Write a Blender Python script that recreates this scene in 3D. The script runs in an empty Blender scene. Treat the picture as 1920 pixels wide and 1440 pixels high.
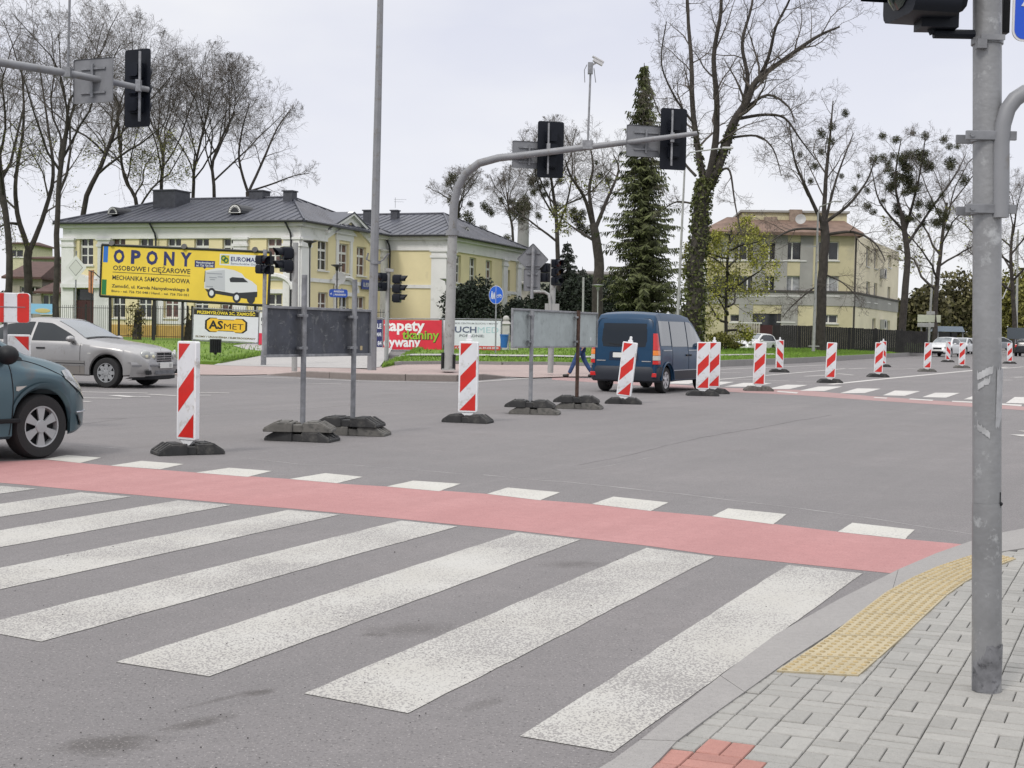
import bpy, bmesh, math, random
from math import sin, cos, pi, radians, sqrt, atan2, tan
from mathutils import Vector, Matrix, noise
random.seed(7)
C = bpy.context.scene.collection
SC = bpy.context.scene

# ---------------------------------------------------------------- camera, sky, sun, exposure
FPX, PITCH, ROLL, EYE = 2500.0, radians(2.336), radians(1.147), 1.38
_c, _s, _cp, _sp = cos(ROLL), sin(ROLL), cos(PITCH), sin(PITCH)
cam_data = bpy.data.cameras.new('camera')
cam_data.sensor_width = 36.0
cam_data.lens = FPX / 1920 * 36
cam_data.clip_start = 0.05
cam_data.clip_end = 3000
cam = bpy.data.objects.new('camera', cam_data)
C.objects.link(cam)
R_ = Vector((_c, _s * _sp, _s * _cp)); U_ = Vector((-_s, _c * _sp, _c * _cp)); F_ = Vector((0, _cp, -_sp))
cam.matrix_world = Matrix(((R_.x, U_.x, -F_.x, 0), (R_.y, U_.y, -F_.y, 0), (R_.z, U_.z, -F_.z, EYE), (0, 0, 0, 1)))
SC.camera = cam

SUN_EL, SUN_AZ = radians(48), radians(215)      # azimuth clockwise from +Y: behind the camera, to the left
w = bpy.data.worlds.new('World'); SC.world = w; w.use_nodes = True
nt = w.node_tree; nt.nodes.clear()
def wn(t, **k):
    n = nt.nodes.new(t)
    for a, b in k.items(): setattr(n, a, b)
    return n
sky = wn('ShaderNodeTexSky', sky_type='NISHITA', sun_disc=False, sun_elevation=SUN_EL, sun_rotation=SUN_AZ)
tc = wn('ShaderNodeTexCoord')
sep = wn('ShaderNodeSeparateXYZ'); nt.links.new(tc.outputs['Generated'], sep.inputs[0])
ramp = wn('ShaderNodeValToRGB')                  # overcast dome: brighter towards the zenith, paler at the horizon
cr = ramp.color_ramp; cr.elements[0].position = 0.0; cr.elements[0].color = (.925, .93, .975, 1)
cr.elements[1].position = 1.0; cr.elements[1].color = (1, 1, 1, 1)
e = cr.elements.new(.12); e.color = (.87, .88, .955, 1)
e = cr.elements.new(.27); e.color = (.74, .76, .88, 1)
e = cr.elements.new(.5); e.color = (.97, .975, 1, 1)
nt.links.new(sep.outputs['Z'], ramp.inputs[0])
nz = wn('ShaderNodeTexNoise'); nz.inputs['Scale'].default_value = 2.2; nz.inputs['Detail'].default_value = 5; nz.inputs['Roughness'].default_value = .5
mp = wn('ShaderNodeMapping'); mp.inputs['Scale'].default_value = (1, 1, 2.6); mp.inputs['Location'].default_value = (.35, .2, .1)
nt.links.new(tc.outputs['Generated'], mp.inputs[0]); nt.links.new(mp.outputs[0], nz.inputs['Vector'])
nr = wn('ShaderNodeMapRange'); nr.inputs['From Min'].default_value = .42; nr.inputs['From Max'].default_value = .64
nt.links.new(nz.outputs['Fac'], nr.inputs['Value'])
mixc = wn('ShaderNodeMixRGB'); mixc.inputs[2].default_value = (.96, .962, .985, 1)
nt.links.new(nr.outputs[0], mixc.inputs[0]); nt.links.new(ramp.outputs[0], mixc.inputs[1])
zb = wn('ShaderNodeMapRange'); zb.inputs['From Min'].default_value = .3; zb.inputs['From Max'].default_value = .95
zb.inputs['To Min'].default_value = 9.2; zb.inputs['To Max'].default_value = 19.0
nt.links.new(sep.outputs['Z'], zb.inputs['Value'])
scl = wn('ShaderNodeVectorMath', operation='SCALE'); nt.links.new(mixc.outputs[0], scl.inputs[0]); nt.links.new(zb.outputs[0], scl.inputs['Scale'])
mx = wn('ShaderNodeMixRGB'); mx.inputs[0].default_value = .94
nt.links.new(sky.outputs[0], mx.inputs[1]); nt.links.new(scl.outputs[0], mx.inputs[2])
bg = wn('ShaderNodeBackground'); bg.inputs['Strength'].default_value = .1
nt.links.new(mx.outputs[0], bg.inputs[0])
wo = wn('ShaderNodeOutputWorld'); nt.links.new(bg.outputs[0], wo.inputs[0])

sd = bpy.data.lights.new('sun', 'SUN'); sd.energy = 1.6; sd.angle = radians(11); sd.color = (1, .95, .88)
sun = bpy.data.objects.new('sun', sd); C.objects.link(sun)
sdir = Vector((sin(SUN_AZ) * cos(SUN_EL), cos(SUN_AZ) * cos(SUN_EL), sin(SUN_EL)))
sun.rotation_euler = sdir.to_track_quat('Z', 'Y').to_euler()
SC.view_settings.view_transform = 'Standard'; SC.view_settings.look = 'None'
SC.view_settings.exposure = 0.10; SC.view_settings.gamma = 1

# ---------------------------------------------------------------- measuring the place from the photograph's pixels
def ray(px, py):
    x, y = px - 960, 720 - py
    X, Y = _c * x - _s * y, _s * x + _c * y
    return Vector((X, FPX * _cp + Y * _sp, Y * _cp - FPX * _sp))
def G(px, py, z=0.0):                            # the point of the level z seen at that pixel
    r = ray(px, py); t = (z - EYE) / r.z
    return Vector((r.x * t, r.y * t, z))
def A(px, py, Y):                                # the point at distance Y seen at that pixel
    r = ray(px, py); t = Y / r.y
    return Vector((r.x * t, Y, EYE + r.z * t))
def hitv(px, py, P, d):                          # the point of the upright plane through P along d
    r = ray(px, py); n = Vector((-d[1], d[0], 0))
    t = n.dot(Vector((P[0], P[1], 0))) / n.dot(Vector((r.x, r.y, 0)))
    return Vector((r.x * t, r.y * t, EYE + r.z * t))

# ---------------------------------------------------------------- mesh helpers
class MB:
    def __init__(s): s.v = []; s.f = []; s.m = []
    def add(s, vs, fs, m=0):
        o = len(s.v); s.v += [tuple(p) for p in vs]
        for f in fs: s.f.append([i + o for i in f]); s.m.append(m)
        return s
    def box(s, c, d, M=None, m=0, taper=1.0):
        x, y, z = d[0] / 2, d[1] / 2, d[2] / 2
        vs = [Vector((a * x * (taper if k > 0 else 1), b * y * (taper if k > 0 else 1), k * z)) for k in (-1, 1) for a, b in ((-1, -1), (1, -1), (1, 1), (-1, 1))]
        if M is not None: vs = [M @ p for p in vs]
        c = Vector(c)
        return s.add([p + c for p in vs], [(3, 2, 1, 0), (4, 5, 6, 7), (0, 1, 5, 4), (1, 2, 6, 5), (2, 3, 7, 6), (3, 0, 4, 7)], m)
    def tube(s, pts, rs, n=8, m=0, cap=True):
        pts = [Vector(p) for p in pts]
        if not hasattr(rs, '__len__'): rs = [rs] * len(pts)
        o = len(s.v); N = None
        for i, p in enumerate(pts):
            d = (pts[min(i + 1, len(pts) - 1)] - pts[max(i - 1, 0)]).normalized()
            if N is None: N = d.orthogonal().normalized()
            N = (N - d * N.dot(d))
            N = N.normalized() if N.length > 1e-6 else d.orthogonal().normalized()
            B = d.cross(N)
            for k in range(n):
                a = 2 * pi * k / n
                s.v.append(tuple(p + (N * cos(a) + B * sin(a)) * rs[i]))
        for i in range(len(pts) - 1):
            for k in range(n):
                a, b = o + i * n + k, o + i * n + (k + 1) % n
                s.f.append([a, b, b + n, a + n]); s.m.append(m)
        if cap:
            s.f.append([o + k for k in range(n)][::-1]); s.m.append(m)
            e = o + (len(pts) - 1) * n
            s.f.append([e + k for k in range(n)]); s.m.append(m)
        return s
    def prism(s, poly, h0, h1, M=None, m=0):      # polygon in local x,y pushed from h0 to h1 along local z
        n = len(poly)
        vs = [Vector((p[0], p[1], h0)) for p in poly] + [Vector((p[0], p[1], h1)) for p in poly]
        if M is not None: vs = [M @ p for p in vs]
        return s.add(vs, [list(range(n))[::-1], list(range(n, 2 * n))] + [(i, (i + 1) % n, n + (i + 1) % n, n + i) for i in range(n)], m)
    def lathe(s, prof, n=24, M=None, m=0, a0=0, a1=2 * pi):
        full = abs(a1 - a0 - 2 * pi) < 1e-6; k = n if full else n + 1; vs = []; fs = []
        for i in range(k):
            a = a0 + (a1 - a0) * i / n
            for r, z in prof: vs.append(Vector((r * cos(a), r * sin(a), z)))
        q = len(prof)
        for i in range(n):
            j = (i + 1) % k
            for t in range(q - 1): fs.append((i * q + t, j * q + t, j * q + t + 1, i * q + t + 1))
        if M is not None: vs = [M @ p for p in vs]
        return s.add(vs, fs, m)
    def ball(s, c, r, n=8, k=6, m=0, sc=(1, 1, 1), M=None):
        pr = [(r * sin(pi * i / k), -r * cos(pi * i / k)) for i in range(k + 1)]
        pr[0] = (r * .01, -r); pr[-1] = (r * .01, r)
        T = Matrix.Translation(Vector(c)) @ (M.to_4x4() if M is not None else Matrix.Identity(4)) @ Matrix.Diagonal((sc[0], sc[1], sc[2], 1))
        return s.lathe(pr, n, T, m)
    def poly(s, pts, m=0): return s.add(pts, [list(range(len(pts)))], m)
    def build(s, name, mats, parent=None, smooth=False, bevel=0.0, loc=None, sharp=None):
        me = bpy.data.meshes.new(name)
        me.from_pydata(s.v, [], s.f)
        if not isinstance(mats, (list, tuple)): mats = [mats]
        for q in mats: me.materials.append(q)
        if len(mats) > 1: me.polygons.foreach_set('material_index', s.m)
        if smooth:
            me.polygons.foreach_set('use_smooth', [True] * len(me.polygons))
            if sharp is None: sharp = 40
            me.set_sharp_from_angle(angle=radians(sharp))
        me.update()
        o = bpy.data.objects.new(name, me); C.objects.link(o)
        if parent is not None: o.parent = parent
        if loc is not None: o.location = loc
        if bevel:
            b = o.modifiers.new('bevel', 'BEVEL'); b.width = bevel; b.segments = 2; b.limit_method = 'ANGLE'; b.angle_limit = radians(35)
        return o
def tag(o, label=None, cat=None, group=None, kind=None):
    if label: o['label'] = label
    if cat: o['category'] = cat
    if group: o['group'] = group
    if kind: o['kind'] = kind
    return o
def thing(name, label, cat, loc=(0, 0, 0), rz=0.0, group=None):
    o = bpy.data.objects.new(name, None); C.objects.link(o); o.empty_display_size = .2
    o.location = loc; o.rotation_euler = (0, 0, rz)
    return tag(o, label, cat, group)
def dup(root, loc, rz, label, group=None):
    r = root.copy(); C.objects.link(r); r.location = loc; r.rotation_euler = (0, 0, rz); r['label'] = label
    if group: r['group'] = group
    for ch in list(root.children):
        c = ch.copy(); C.objects.link(c); c.parent = r
        for g in ch.children:
            d = g.copy(); C.objects.link(d); d.parent = c
    return r
def rotz(a): return Matrix.Rotation(a, 4, 'Z')
def frame(o, ux, uz=(0, 0, 1)):                  # 4x4 whose x runs along ux, y along uz: for upright panels
    ux = Vector(ux).normalized(); uy = Vector(uz); uy = (uy - ux * uy.dot(ux)).normalized(); n = ux.cross(uy)
    o = Vector(o)
    return Matrix(((ux.x, uy.x, n.x, o.x), (ux.y, uy.y, n.y, o.y), (ux.z, uy.z, n.z, o.z), (0, 0, 0, 1)))
def rrect(x0, y0, x1, y1, r, n=4):
    out = []
    for cx, cy, a in ((x1 - r, y0 + r, -90), (x1 - r, y1 - r, 0), (x0 + r, y1 - r, 90), (x0 + r, y0 + r, 180)):
        for i in range(n + 1):
            t = radians(a + 90 * i / n); out.append((cx + r * cos(t), cy + r * sin(t)))
    return out
def text_mb(mb, s, M, h, x=0, y=0, align='LEFT', bold=0.0, depth=.004, m=0, width=None, shear=0.0, spacing=1.0):
    """letters of capital height h standing on panel frame M; width squeezes them to that length"""
    cu = bpy.data.curves.new('letters', 'FONT'); cu.body = s; cu.align_x = 'LEFT'; cu.size = 1; cu.offset = bold; cu.resolution_u = 2
    cu.shear = shear; cu.space_character = spacing
    ob = bpy.data.objects.new('letters', cu); C.objects.link(ob)
    dg = bpy.context.evaluated_depsgraph_get(); me = ob.evaluated_get(dg).to_mesh()
    vs = [q.co.copy() for q in me.vertices]; fs = [list(p.vertices) for p in me.polygons]
    ob.evaluated_get(dg).to_mesh_clear(); bpy.data.objects.remove(ob); bpy.data.curves.remove(cu)
    if not vs: return
    k = h / .70; xs = [q.x for q in vs]; x0, x1 = min(xs), max(xs)
    kx = k if width is None else width / (x1 - x0)
    L = (x1 - x0) * kx; off = x - {'LEFT': 0, 'CENTER': L / 2, 'RIGHT': L}[align]
    mb.add([M @ Vector(((q.x - x0) * kx + off, q.y * k + y, depth)) for q in vs], fs, m)

# ---------------------------------------------------------------- materials
def mat(name, col, rough=.6, metal=0.0, var=0.0, vscale=4.0, bump=0.0, bscale=60.0, col2=None, spec=.5, coat=0.0, detail=6, isl=0.0, dirt=None, vmin=.35, vmax=.65):
    m = bpy.data.materials.new(name); m.use_nodes = True; t = m.node_tree
    b = t.nodes['Principled BSDF']
    b.inputs['Base Color'].default_value = (*col, 1); b.inputs['Roughness'].default_value = rough
    b.inputs['Metallic'].default_value = metal; b.inputs['Specular IOR Level'].default_value = spec
    if coat: b.inputs['Coat Weight'].default_value = coat; b.inputs['Coat Roughness'].default_value = .08
    L = t.links.new; cur = None
    def new(k, **kw):
        n = t.nodes.new(k)
        for a, v in kw.items(): setattr(n, a, v)
        return n
    co = new('ShaderNodeTexCoord')
    if var or col2:
        n = new('ShaderNodeTexNoise'); n.inputs['Scale'].default_value = vscale; n.inputs['Detail'].default_value = detail; n.inputs['Roughness'].default_value = .6
        L(co.outputs['Object'], n.inputs['Vector'])
        r = new('ShaderNodeMapRange'); r.inputs['From Min'].default_value = vmin; r.inputs['From Max'].default_value = vmax
        L(n.outputs['Fac'], r.inputs['Value'])
        x = new('ShaderNodeMixRGB'); L(r.outputs[0], x.inputs[0])
        c2 = col2 or tuple(min(1, q * (1 + var)) for q in col); c1 = col if col2 else tuple(q * (1 - var) for q in col)
        x.inputs[1].default_value = (*c1, 1); x.inputs[2].default_value = (*c2, 1)
        cur = x.outputs[0]
    if isl:
        g = new('ShaderNodeNewGeometry'); r = new('ShaderNodeMapRange'); r.inputs['To Min'].default_value = 1 - isl; r.inputs['To Max'].default_value = 1 + isl
        L(g.outputs['Random Per Island'], r.inputs['Value'])
        s = new('ShaderNodeVectorMath', operation='SCALE'); L(r.outputs[0], s.inputs['Scale'])
        if cur: L(cur, s.inputs[0])
        else: s.inputs[0].default_value = col
        cur = s.outputs[0]
    if dirt:                                       # dirt = (colour, amount, scale): wear with a shape of its own
        n = new('ShaderNodeTexNoise'); n.inputs['Scale'].default_value = dirt[2]; n.inputs['Detail'].default_value = 9; n.inputs['Roughness'].default_value = .7
        L(co.outputs['Object'], n.inputs['Vector'])
        r = new('ShaderNodeMapRange'); r.inputs['From Min'].default_value = .62 - dirt[1] * .3; r.inputs['From Max'].default_value = .72 - dirt[1] * .2
        L(n.outputs['Fac'], r.inputs['Value'])
        x = new('ShaderNodeMixRGB'); L(r.outputs[0], x.inputs[0])
        if cur: L(cur, x.inputs[1])
        else: x.inputs[1].default_value = (*col, 1)
        x.inputs[2].default_value = (*dirt[0], 1); cur = x.outputs[0]
    if cur: L(cur, b.inputs['Base Color'])
    if bump:
        n = new('ShaderNodeTexNoise'); n.inputs['Scale'].default_value = bscale; n.inputs['Detail'].default_value = 5
        L(co.outputs['Object'], n.inputs['Vector'])
        u = new('ShaderNodeBump'); u.inputs['Strength'].default_value = bump; u.inputs['Distance'].default_value = .02
        L(n.outputs['Fac'], u.inputs['Height']); L(u.outputs[0], b.inputs['Normal'])
    return m
M = {}
M['black_plastic'] = mat('black_plastic', (.010, .011, .013), .55, var=.3, spec=.25)
M['signal_black'] = mat('signal_black', (.008, .010, .016), .5, spec=.22)
M['galv'] = mat('galvanised_steel', (.23, .235, .25), .5, .2, var=.25, vscale=9, bump=.05, bscale=80)
M['galv_dark'] = mat('dull_galvanised_steel', (.20, .205, .22), .5, .3, var=.25, vscale=9)
M['grey_paint'] = mat('grey_painted_steel', (.20, .205, .22), .5, var=.12, vscale=2, dirt=((.16, .15, .14), .25, 6))
M['pale_paint'] = mat('pale_painted_steel', (.30, .305, .30), .5, var=.1, vscale=2, dirt=((.2, .19, .18), .3, 5))
M['sign_back'] = mat('grey_sign_back', (.17, .175, .19), .55, var=.12, vscale=3)
M['white_plastic'] = mat('white_plastic', (.68, .69, .71), .4, var=.04, vscale=5, dirt=((.42, .4, .37), .28, 6))
M['white_refl'] = mat('white_reflective', (.60, .61, .64), .35, var=.05, vscale=4, dirt=((.40, .38, .35), .32, 7))
M['red_refl'] = mat('red_reflective', (.52, .02, .015), .35, var=.12, vscale=4, dirt=((.3, .05, .04), .1, 12))
M['rubber'] = mat('recycled_rubber', (.026, .026, .027), .8, var=.2, vscale=8, bump=.1, bscale=90, dirt=((.075, .072, .067), .3, 6))
M['rubber_dusty'] = mat('dusty_rubber', (.115, .11, .102), .9, var=.25, vscale=6, bump=.1, bscale=90, dirt=((.05, .05, .048), .3, 7))
M['rust'] = mat('rusty_steel', (.07, .04, .03), .8, .2, var=.4, vscale=12)
M['white_paint'] = mat('white_paint', (.6, .6, .58), .5, var=.05)
M['glass_dark'] = mat('dark_glass', (.014, .018, .022), .05, spec=.4)
M['tyre'] = mat('tyre_rubber', (.014, .014, .015), .8, bump=.15, bscale=40)
M['chrome'] = mat('chrome', (.6, .6, .62), .15, 1.0)
M['alloy'] = mat('painted_alloy', (.30, .31, .32), .35, .4, var=.15, vscale=6)
M['lamp_clear'] = mat('clear_lamp', (.45, .45, .42), .1, coat=.6)
M['lamp_red'] = mat('red_lamp', (.5, .012, .012), .15, coat=.6)
M['lamp_amber'] = mat('amber_lamp', (.7, .2, .02), .15, coat=.6)
M['blue_sign'] = mat('blue_sign', (.008, .07, .42), .4, var=.08, vscale=3)
M['black_iron'] = mat('black_iron', (.013, .013, .014), .5)
M['ink'] = mat('black_ink', (.012, .012, .014), .6)
# ---------------------------------------------------------------- ground materials
def ground_mat(name, base, tint, speck, fine=150.0, bump=.35, stain=None, rough=.85, lanes=None, spots=(), grain=(.55, .5)):
    m = bpy.data.materials.new(name); m.use_nodes = True; t = m.node_tree; b = t.nodes['Principled BSDF']; L = t.links.new
    b.inputs['Roughness'].default_value = rough; b.inputs['Specular IOR Level'].default_value = .35
    co = t.nodes.new('ShaderNodeTexCoord')
    def nz(s, d=4, r=.6, st=None):
        n = t.nodes.new('ShaderNodeTexNoise'); n.inputs['Scale'].default_value = s; n.inputs['Detail'].default_value = d; n.inputs['Roughness'].default_value = r
        if st:
            q = t.nodes.new('ShaderNodeMapping'); q.vector_type = 'TEXTURE'; q.inputs['Rotation'].default_value = (0, 0, st[0]); q.inputs['Scale'].default_value = (st[1], st[2], 1); L(co.outputs['Object'], q.inputs[0]); L(q.outputs[0], n.inputs['Vector'])
        else: L(co.outputs['Object'], n.inputs['Vector'])
        return n
    def mr(o, a, c, d=0.0, e=1.0):
        n = t.nodes.new('ShaderNodeMapRange'); n.inputs['From Min'].default_value = a; n.inputs['From Max'].default_value = c
        n.inputs['To Min'].default_value = d; n.inputs['To Max'].default_value = e; L(o, n.inputs['Value']); return n.outputs[0]
    def mix(f, a, c, bt='MIX'):
        n = t.nodes.new('ShaderNodeMixRGB'); n.blend_type = bt
        if hasattr(f, 'links'): L(f, n.inputs[0])
        else: n.inputs[0].default_value = f
        for i, q in ((1, a), (2, c)):
            if hasattr(q, 'links'): L(q, n.inputs[i])
            else: n.inputs[i].default_value = (*q, 1)
        return n.outputs[0]
    c = mix(mr(nz(.22, 5).outputs[0], .38, .62), base, tint)
    c = mix(mr(nz(1.7, 7, .7).outputs[0], .3, .75, 0, .55), c, tuple(q * .8 for q in base))
    c = mix(mr(nz(fine * .13, 5, .75).outputs[0], .35, .68, 0, .5), c, tuple(q * .74 for q in base))
    if lanes: c = mix(mr(nz(1.0, 6, .6, lanes).outputs[0], .42, .66, 0, .45), c, tuple(q * .78 for q in base))
    for sx, sy, ra, rb, an, am in spots:
        mp = t.nodes.new('ShaderNodeMapping'); mp.vector_type = 'TEXTURE'; mp.inputs['Location'].default_value = (sx, sy, 0); mp.inputs['Rotation'].default_value = (0, 0, an); mp.inputs['Scale'].default_value = (ra, rb, 1); L(co.outputs['Object'], mp.inputs[0])
        ln = t.nodes.new('ShaderNodeVectorMath'); ln.operation = 'LENGTH'; L(mp.outputs[0], ln.inputs[0])
        ad = t.nodes.new('ShaderNodeMath'); ad.operation = 'MULTIPLY_ADD'; ad.inputs[1].default_value = 2.2; L(nz(14, 6, .7).outputs[0], ad.inputs[0]); L(ln.outputs['Value'], ad.inputs[2])
        c = mix(mr(ad.outputs[0], 1.45, 2.35, am, 0), c, (.075, .068, .066))
    f = nz(fine, 3, .7)
    c = mix(mr(f.outputs[0], .58, .68, 0, grain[0]), c, speck)
    c = mix(mr(nz(fine * .8, 2, .7).outputs[0], .57, .68, 0, grain[1]), c, tuple(q * .35 for q in base))
    if stain:
        c = mix(mr(nz(.9, 9, .66).outputs[0], .60, .76, 0, .7), c, stain)
    L(c, b.inputs['Base Color'])
    u = t.nodes.new('ShaderNodeBump'); u.inputs['Strength'].default_value = bump; u.inputs['Distance'].default_value = .008
    L(f.outputs[0], u.inputs['Height']); L(u.outputs[0], b.inputs['Normal'])
    return m
def worn_paint(name, col, under, wear=.52, scale=55.0):
    m = bpy.data.materials.new(name); m.use_nodes = True; t = m.node_tree; b = t.nodes['Principled BSDF']; L = t.links.new
    b.inputs['Roughness'].default_value = .75
    co = t.nodes.new('ShaderNodeTexCoord'); mp = t.nodes.new('ShaderNodeMapping'); mp.inputs['Rotation'].default_value = (0, 0, radians(-35)); mp.inputs['Scale'].default_value = (1, .75, 1)
    L(co.outputs['Object'], mp.inputs[0])
    a = t.nodes.new('ShaderNodeTexNoise'); a.inputs['Scale'].default_value = scale; a.inputs['Detail'].default_value = 4; a.inputs['Roughness'].default_value = .65
    L(mp.outputs[0], a.inputs['Vector'])
    p = t.nodes.new('ShaderNodeTexNoise'); p.inputs['Scale'].default_value = 1.1; p.inputs['Detail'].default_value = 6; L(co.outputs['Object'], p.inputs['Vector'])
    s = t.nodes.new('ShaderNodeMath'); s.operation = 'MULTIPLY_ADD'; s.inputs[1].default_value = .40; L(p.outputs[0], s.inputs[0]); L(a.outputs[0], s.inputs[2])
    r = t.nodes.new('ShaderNodeMapRange'); r.inputs['From Min'].default_value = wear + .20; r.inputs['From Max'].default_value = wear + .27; L(s.outputs[0], r.inputs['Value'])
    g = t.nodes.new('ShaderNodeMixRGB'); g.inputs[1].default_value = (*col, 1); g.inputs[2].default_value = (*[q * .84 * k for q, k in zip(col, (1, .97, .92))], 1)
    q = t.nodes.new('ShaderNodeTexNoise'); q.inputs['Scale'].default_value = 2.5; q.inputs['Detail'].default_value = 8; L(co.outputs['Object'], q.inputs['Vector'])
    L(q.outputs[0], g.inputs[0])
    x = t.nodes.new('ShaderNodeMixRGB'); L(r.outputs[0], x.inputs[0]); L(g.outputs[0], x.inputs[1]); x.inputs[2].default_value = (*under, 1)
    L(x.outputs[0], b.inputs['Base Color'])
    u = t.nodes.new('ShaderNodeBump'); u.inputs['Strength'].default_value = .25; u.inputs['Distance'].default_value = .01; L(a.outputs[0], u.inputs['Height']); L(u.outputs[0], b.inputs['Normal'])
    return m
SPOT = lambda px, py, a, b, an, am: (G(px, py).x, G(px, py).y, a, b, an, am)
asph = ground_mat('asphalt', (.174, .165, .167), (.206, .192, .193), (.36, .34, .33), fine=85, stain=(.135, .123, .12), lanes=(radians(62), 9.0, .55), grain=(.75, .75), bump=.6,
                  spots=[SPOT(*q) for q in ((205, 1396, .16, .11, .3, .8), (370, 1356, .14, .05, .8, .75), (485, 1299, .07, .035, .8, .8), (410, 1312, .16, .02, .9, .55), (770, 1180, .22, .13, .4, .5), (1075, 1058, .2, .12, .3, .5), (700, 1190, .07, .03, .3, .6), (905, 1320, .12, .04, .9, .4))])
redp = ground_mat('red_asphalt', (.385, .19, .187), (.425, .235, .23), (.45, .29, .285), fine=85, bump=.4, stain=(.29, .145, .142), lanes=(radians(62), 3.0, .4), grain=(.4, .45))
conc = ground_mat('kerb_concrete', (.268, .258, .252), (.298, .285, .275), (.36, .35, .345), fine=220, bump=.15, stain=(.21, .20, .195))
conc_b = ground_mat('brown_kerb_stone', (.22, .19, .175), (.26, .225, .21), (.34, .3, .28), fine=90, bump=.2, stain=(.16, .14, .13))
pathm = ground_mat('pale_paving', (.355, .345, .338), (.385, .37, .36), (.44, .42, .41), fine=60, stain=(.29, .28, .27))
zebra = worn_paint('zebra_paint', (.43, .425, .408), (.215, .205, .20), .488, 105)
zebra2 = worn_paint('fresh_paint', (.47, .465, .44), (.3, .29, .28), .56)
farp = worn_paint('far_marking_paint', (.50, .49, .48), (.3, .29, .28), .56, 30)

def tess(P, m, mi=0):
    from mathutils.geometry import tessellate_polygon
    m.add(P, [t for t in tessellate_polygon([[Vector((p[0], p[1], 0)) for p in P]])], mi)
# ---------------------------------------------------------------- the ground, the carriageway and its markings
g = MB(); g.poly([(-1500, -300, -.02), (1500, -300, -.02), (1500, 2500, -.02), (-1500, 2500, -.02)])
tag(g.build('ground', mat('far_earth', (.09, .10, .05), .95, var=.3, vscale=.05)), kind='structure')
g = MB(); g.poly([(-160, -20, 0), (220, -20, 0), (220, 330, 0), (-160, 330, 0)])
tag(g.build('road', asph), kind='structure')
def strip(name, top, bot, z, m):
    mb = MB(); n = len(top)
    mb.add([G(*p, z) for p in top] + [G(*p, z) for p in bot], [(n + i, n + i + 1, i + 1, i) for i in range(n - 1)])
    return mb.build(name, m)
far = [(-120, 846), (0, 865), (83, 862), (207, 873), (367, 886), (543, 898), (640, 907), (723, 912), (913, 926), (1007, 937), (1110, 945), (1223, 958), (1335, 968), (1571, 997), (1702, 1011), (1822, 1022)]
near = [(-120, 893), (0, 905), (57, 910), (150, 919), (245, 927), (433, 944), (540, 953), (637, 962), (752, 973), (858, 984), (970, 995), (1088, 1009), (1212, 1023), (1340, 1041), (1477, 1055), (1692, 1077)]
tag(strip('cycle_path', far, near, .0015, redp), kind='structure')
TL = [(1477, 1059), (1212, 1027), (970, 998), (752, 976), (540, 956), (335, 938), (150, 923)]
TR = [(1618, 1075), (1340, 1044), (1088, 1012), (858, 987), (637, 965), (433, 947), (245, 931)]
BL = [(975, 1380), (570, 1300), (217, 1241)]; BR = [(1150, 1410), (765, 1337), (392, 1268)]
dirL = [G(*TL[i]) - G(*BL[i]) for i in range(3)]; dm = sum(dirL, Vector()) / 3
mb = MB(); rnd = random.Random(3)
def ragged(a, b, n=26, amp=.004):
    a, b = Vector(a), Vector(b); d = (b - a); s = Vector((-d.y, d.x, 0)).normalized()
    return [a + d * i / n + s * rnd.uniform(-amp, amp) * (0 if i in (0, n) else 1) for i in range(n + 1)]
for i in range(9):
    if i < 7: a, b = G(*TL[i], .003), G(*TR[i], .003)
    else:
        a, b = [G(*TL[6], .003) + (G(*TL[6], .003) - G(*TL[5], .003)) * (i - 6), G(*TR[6], .003) + (G(*TR[6], .003) - G(*TR[5], .003)) * (i - 6)]
    if i < 3: c, d = G(*BL[i], .003), G(*BR[i], .003)
    else: c, d = a - dm, b - dm
    l = ragged(c, a); r = ragged(d, b); n = len(l)
    mb.add(l + r, [(k, n + k, n + k + 1, k + 1) for k in range(n - 1)])
tag(mb.build('zebra_crossing_stripes', zebra), kind='structure')
mb = MB()
for q in ([(83, 861), (125, 853), (190, 858), (150, 868)], [(207, 873), (265, 864), (345, 870), (300, 880)], [(367, 886), (430, 877), (510, 883), (465, 894)],
          [(543, 898), (610, 887), (680, 894), (632, 906)], [(725, 912), (775, 901), (864, 907), (823, 921)], [(913, 926), (952, 914), (1050, 923), (1013, 938)],
          [(1110, 945), (1150, 931), (1253, 942), (1220, 958)], [(1335, 968), (1365, 953), (1475, 964), (1450, 983)], [(1571, 997), (1598, 980), (1715, 993), (1697, 1011)]):
    p = [G(*k, .003) for k in q]; p = p[::-1]
    o = []
    for i in range(4): o += ragged(p[i], p[(i + 1) % 4], 8, .003)[:-1]
    mb.poly(o)
tag(mb.build('cycle_crossing_blocks', zebra2), kind='structure')
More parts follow.
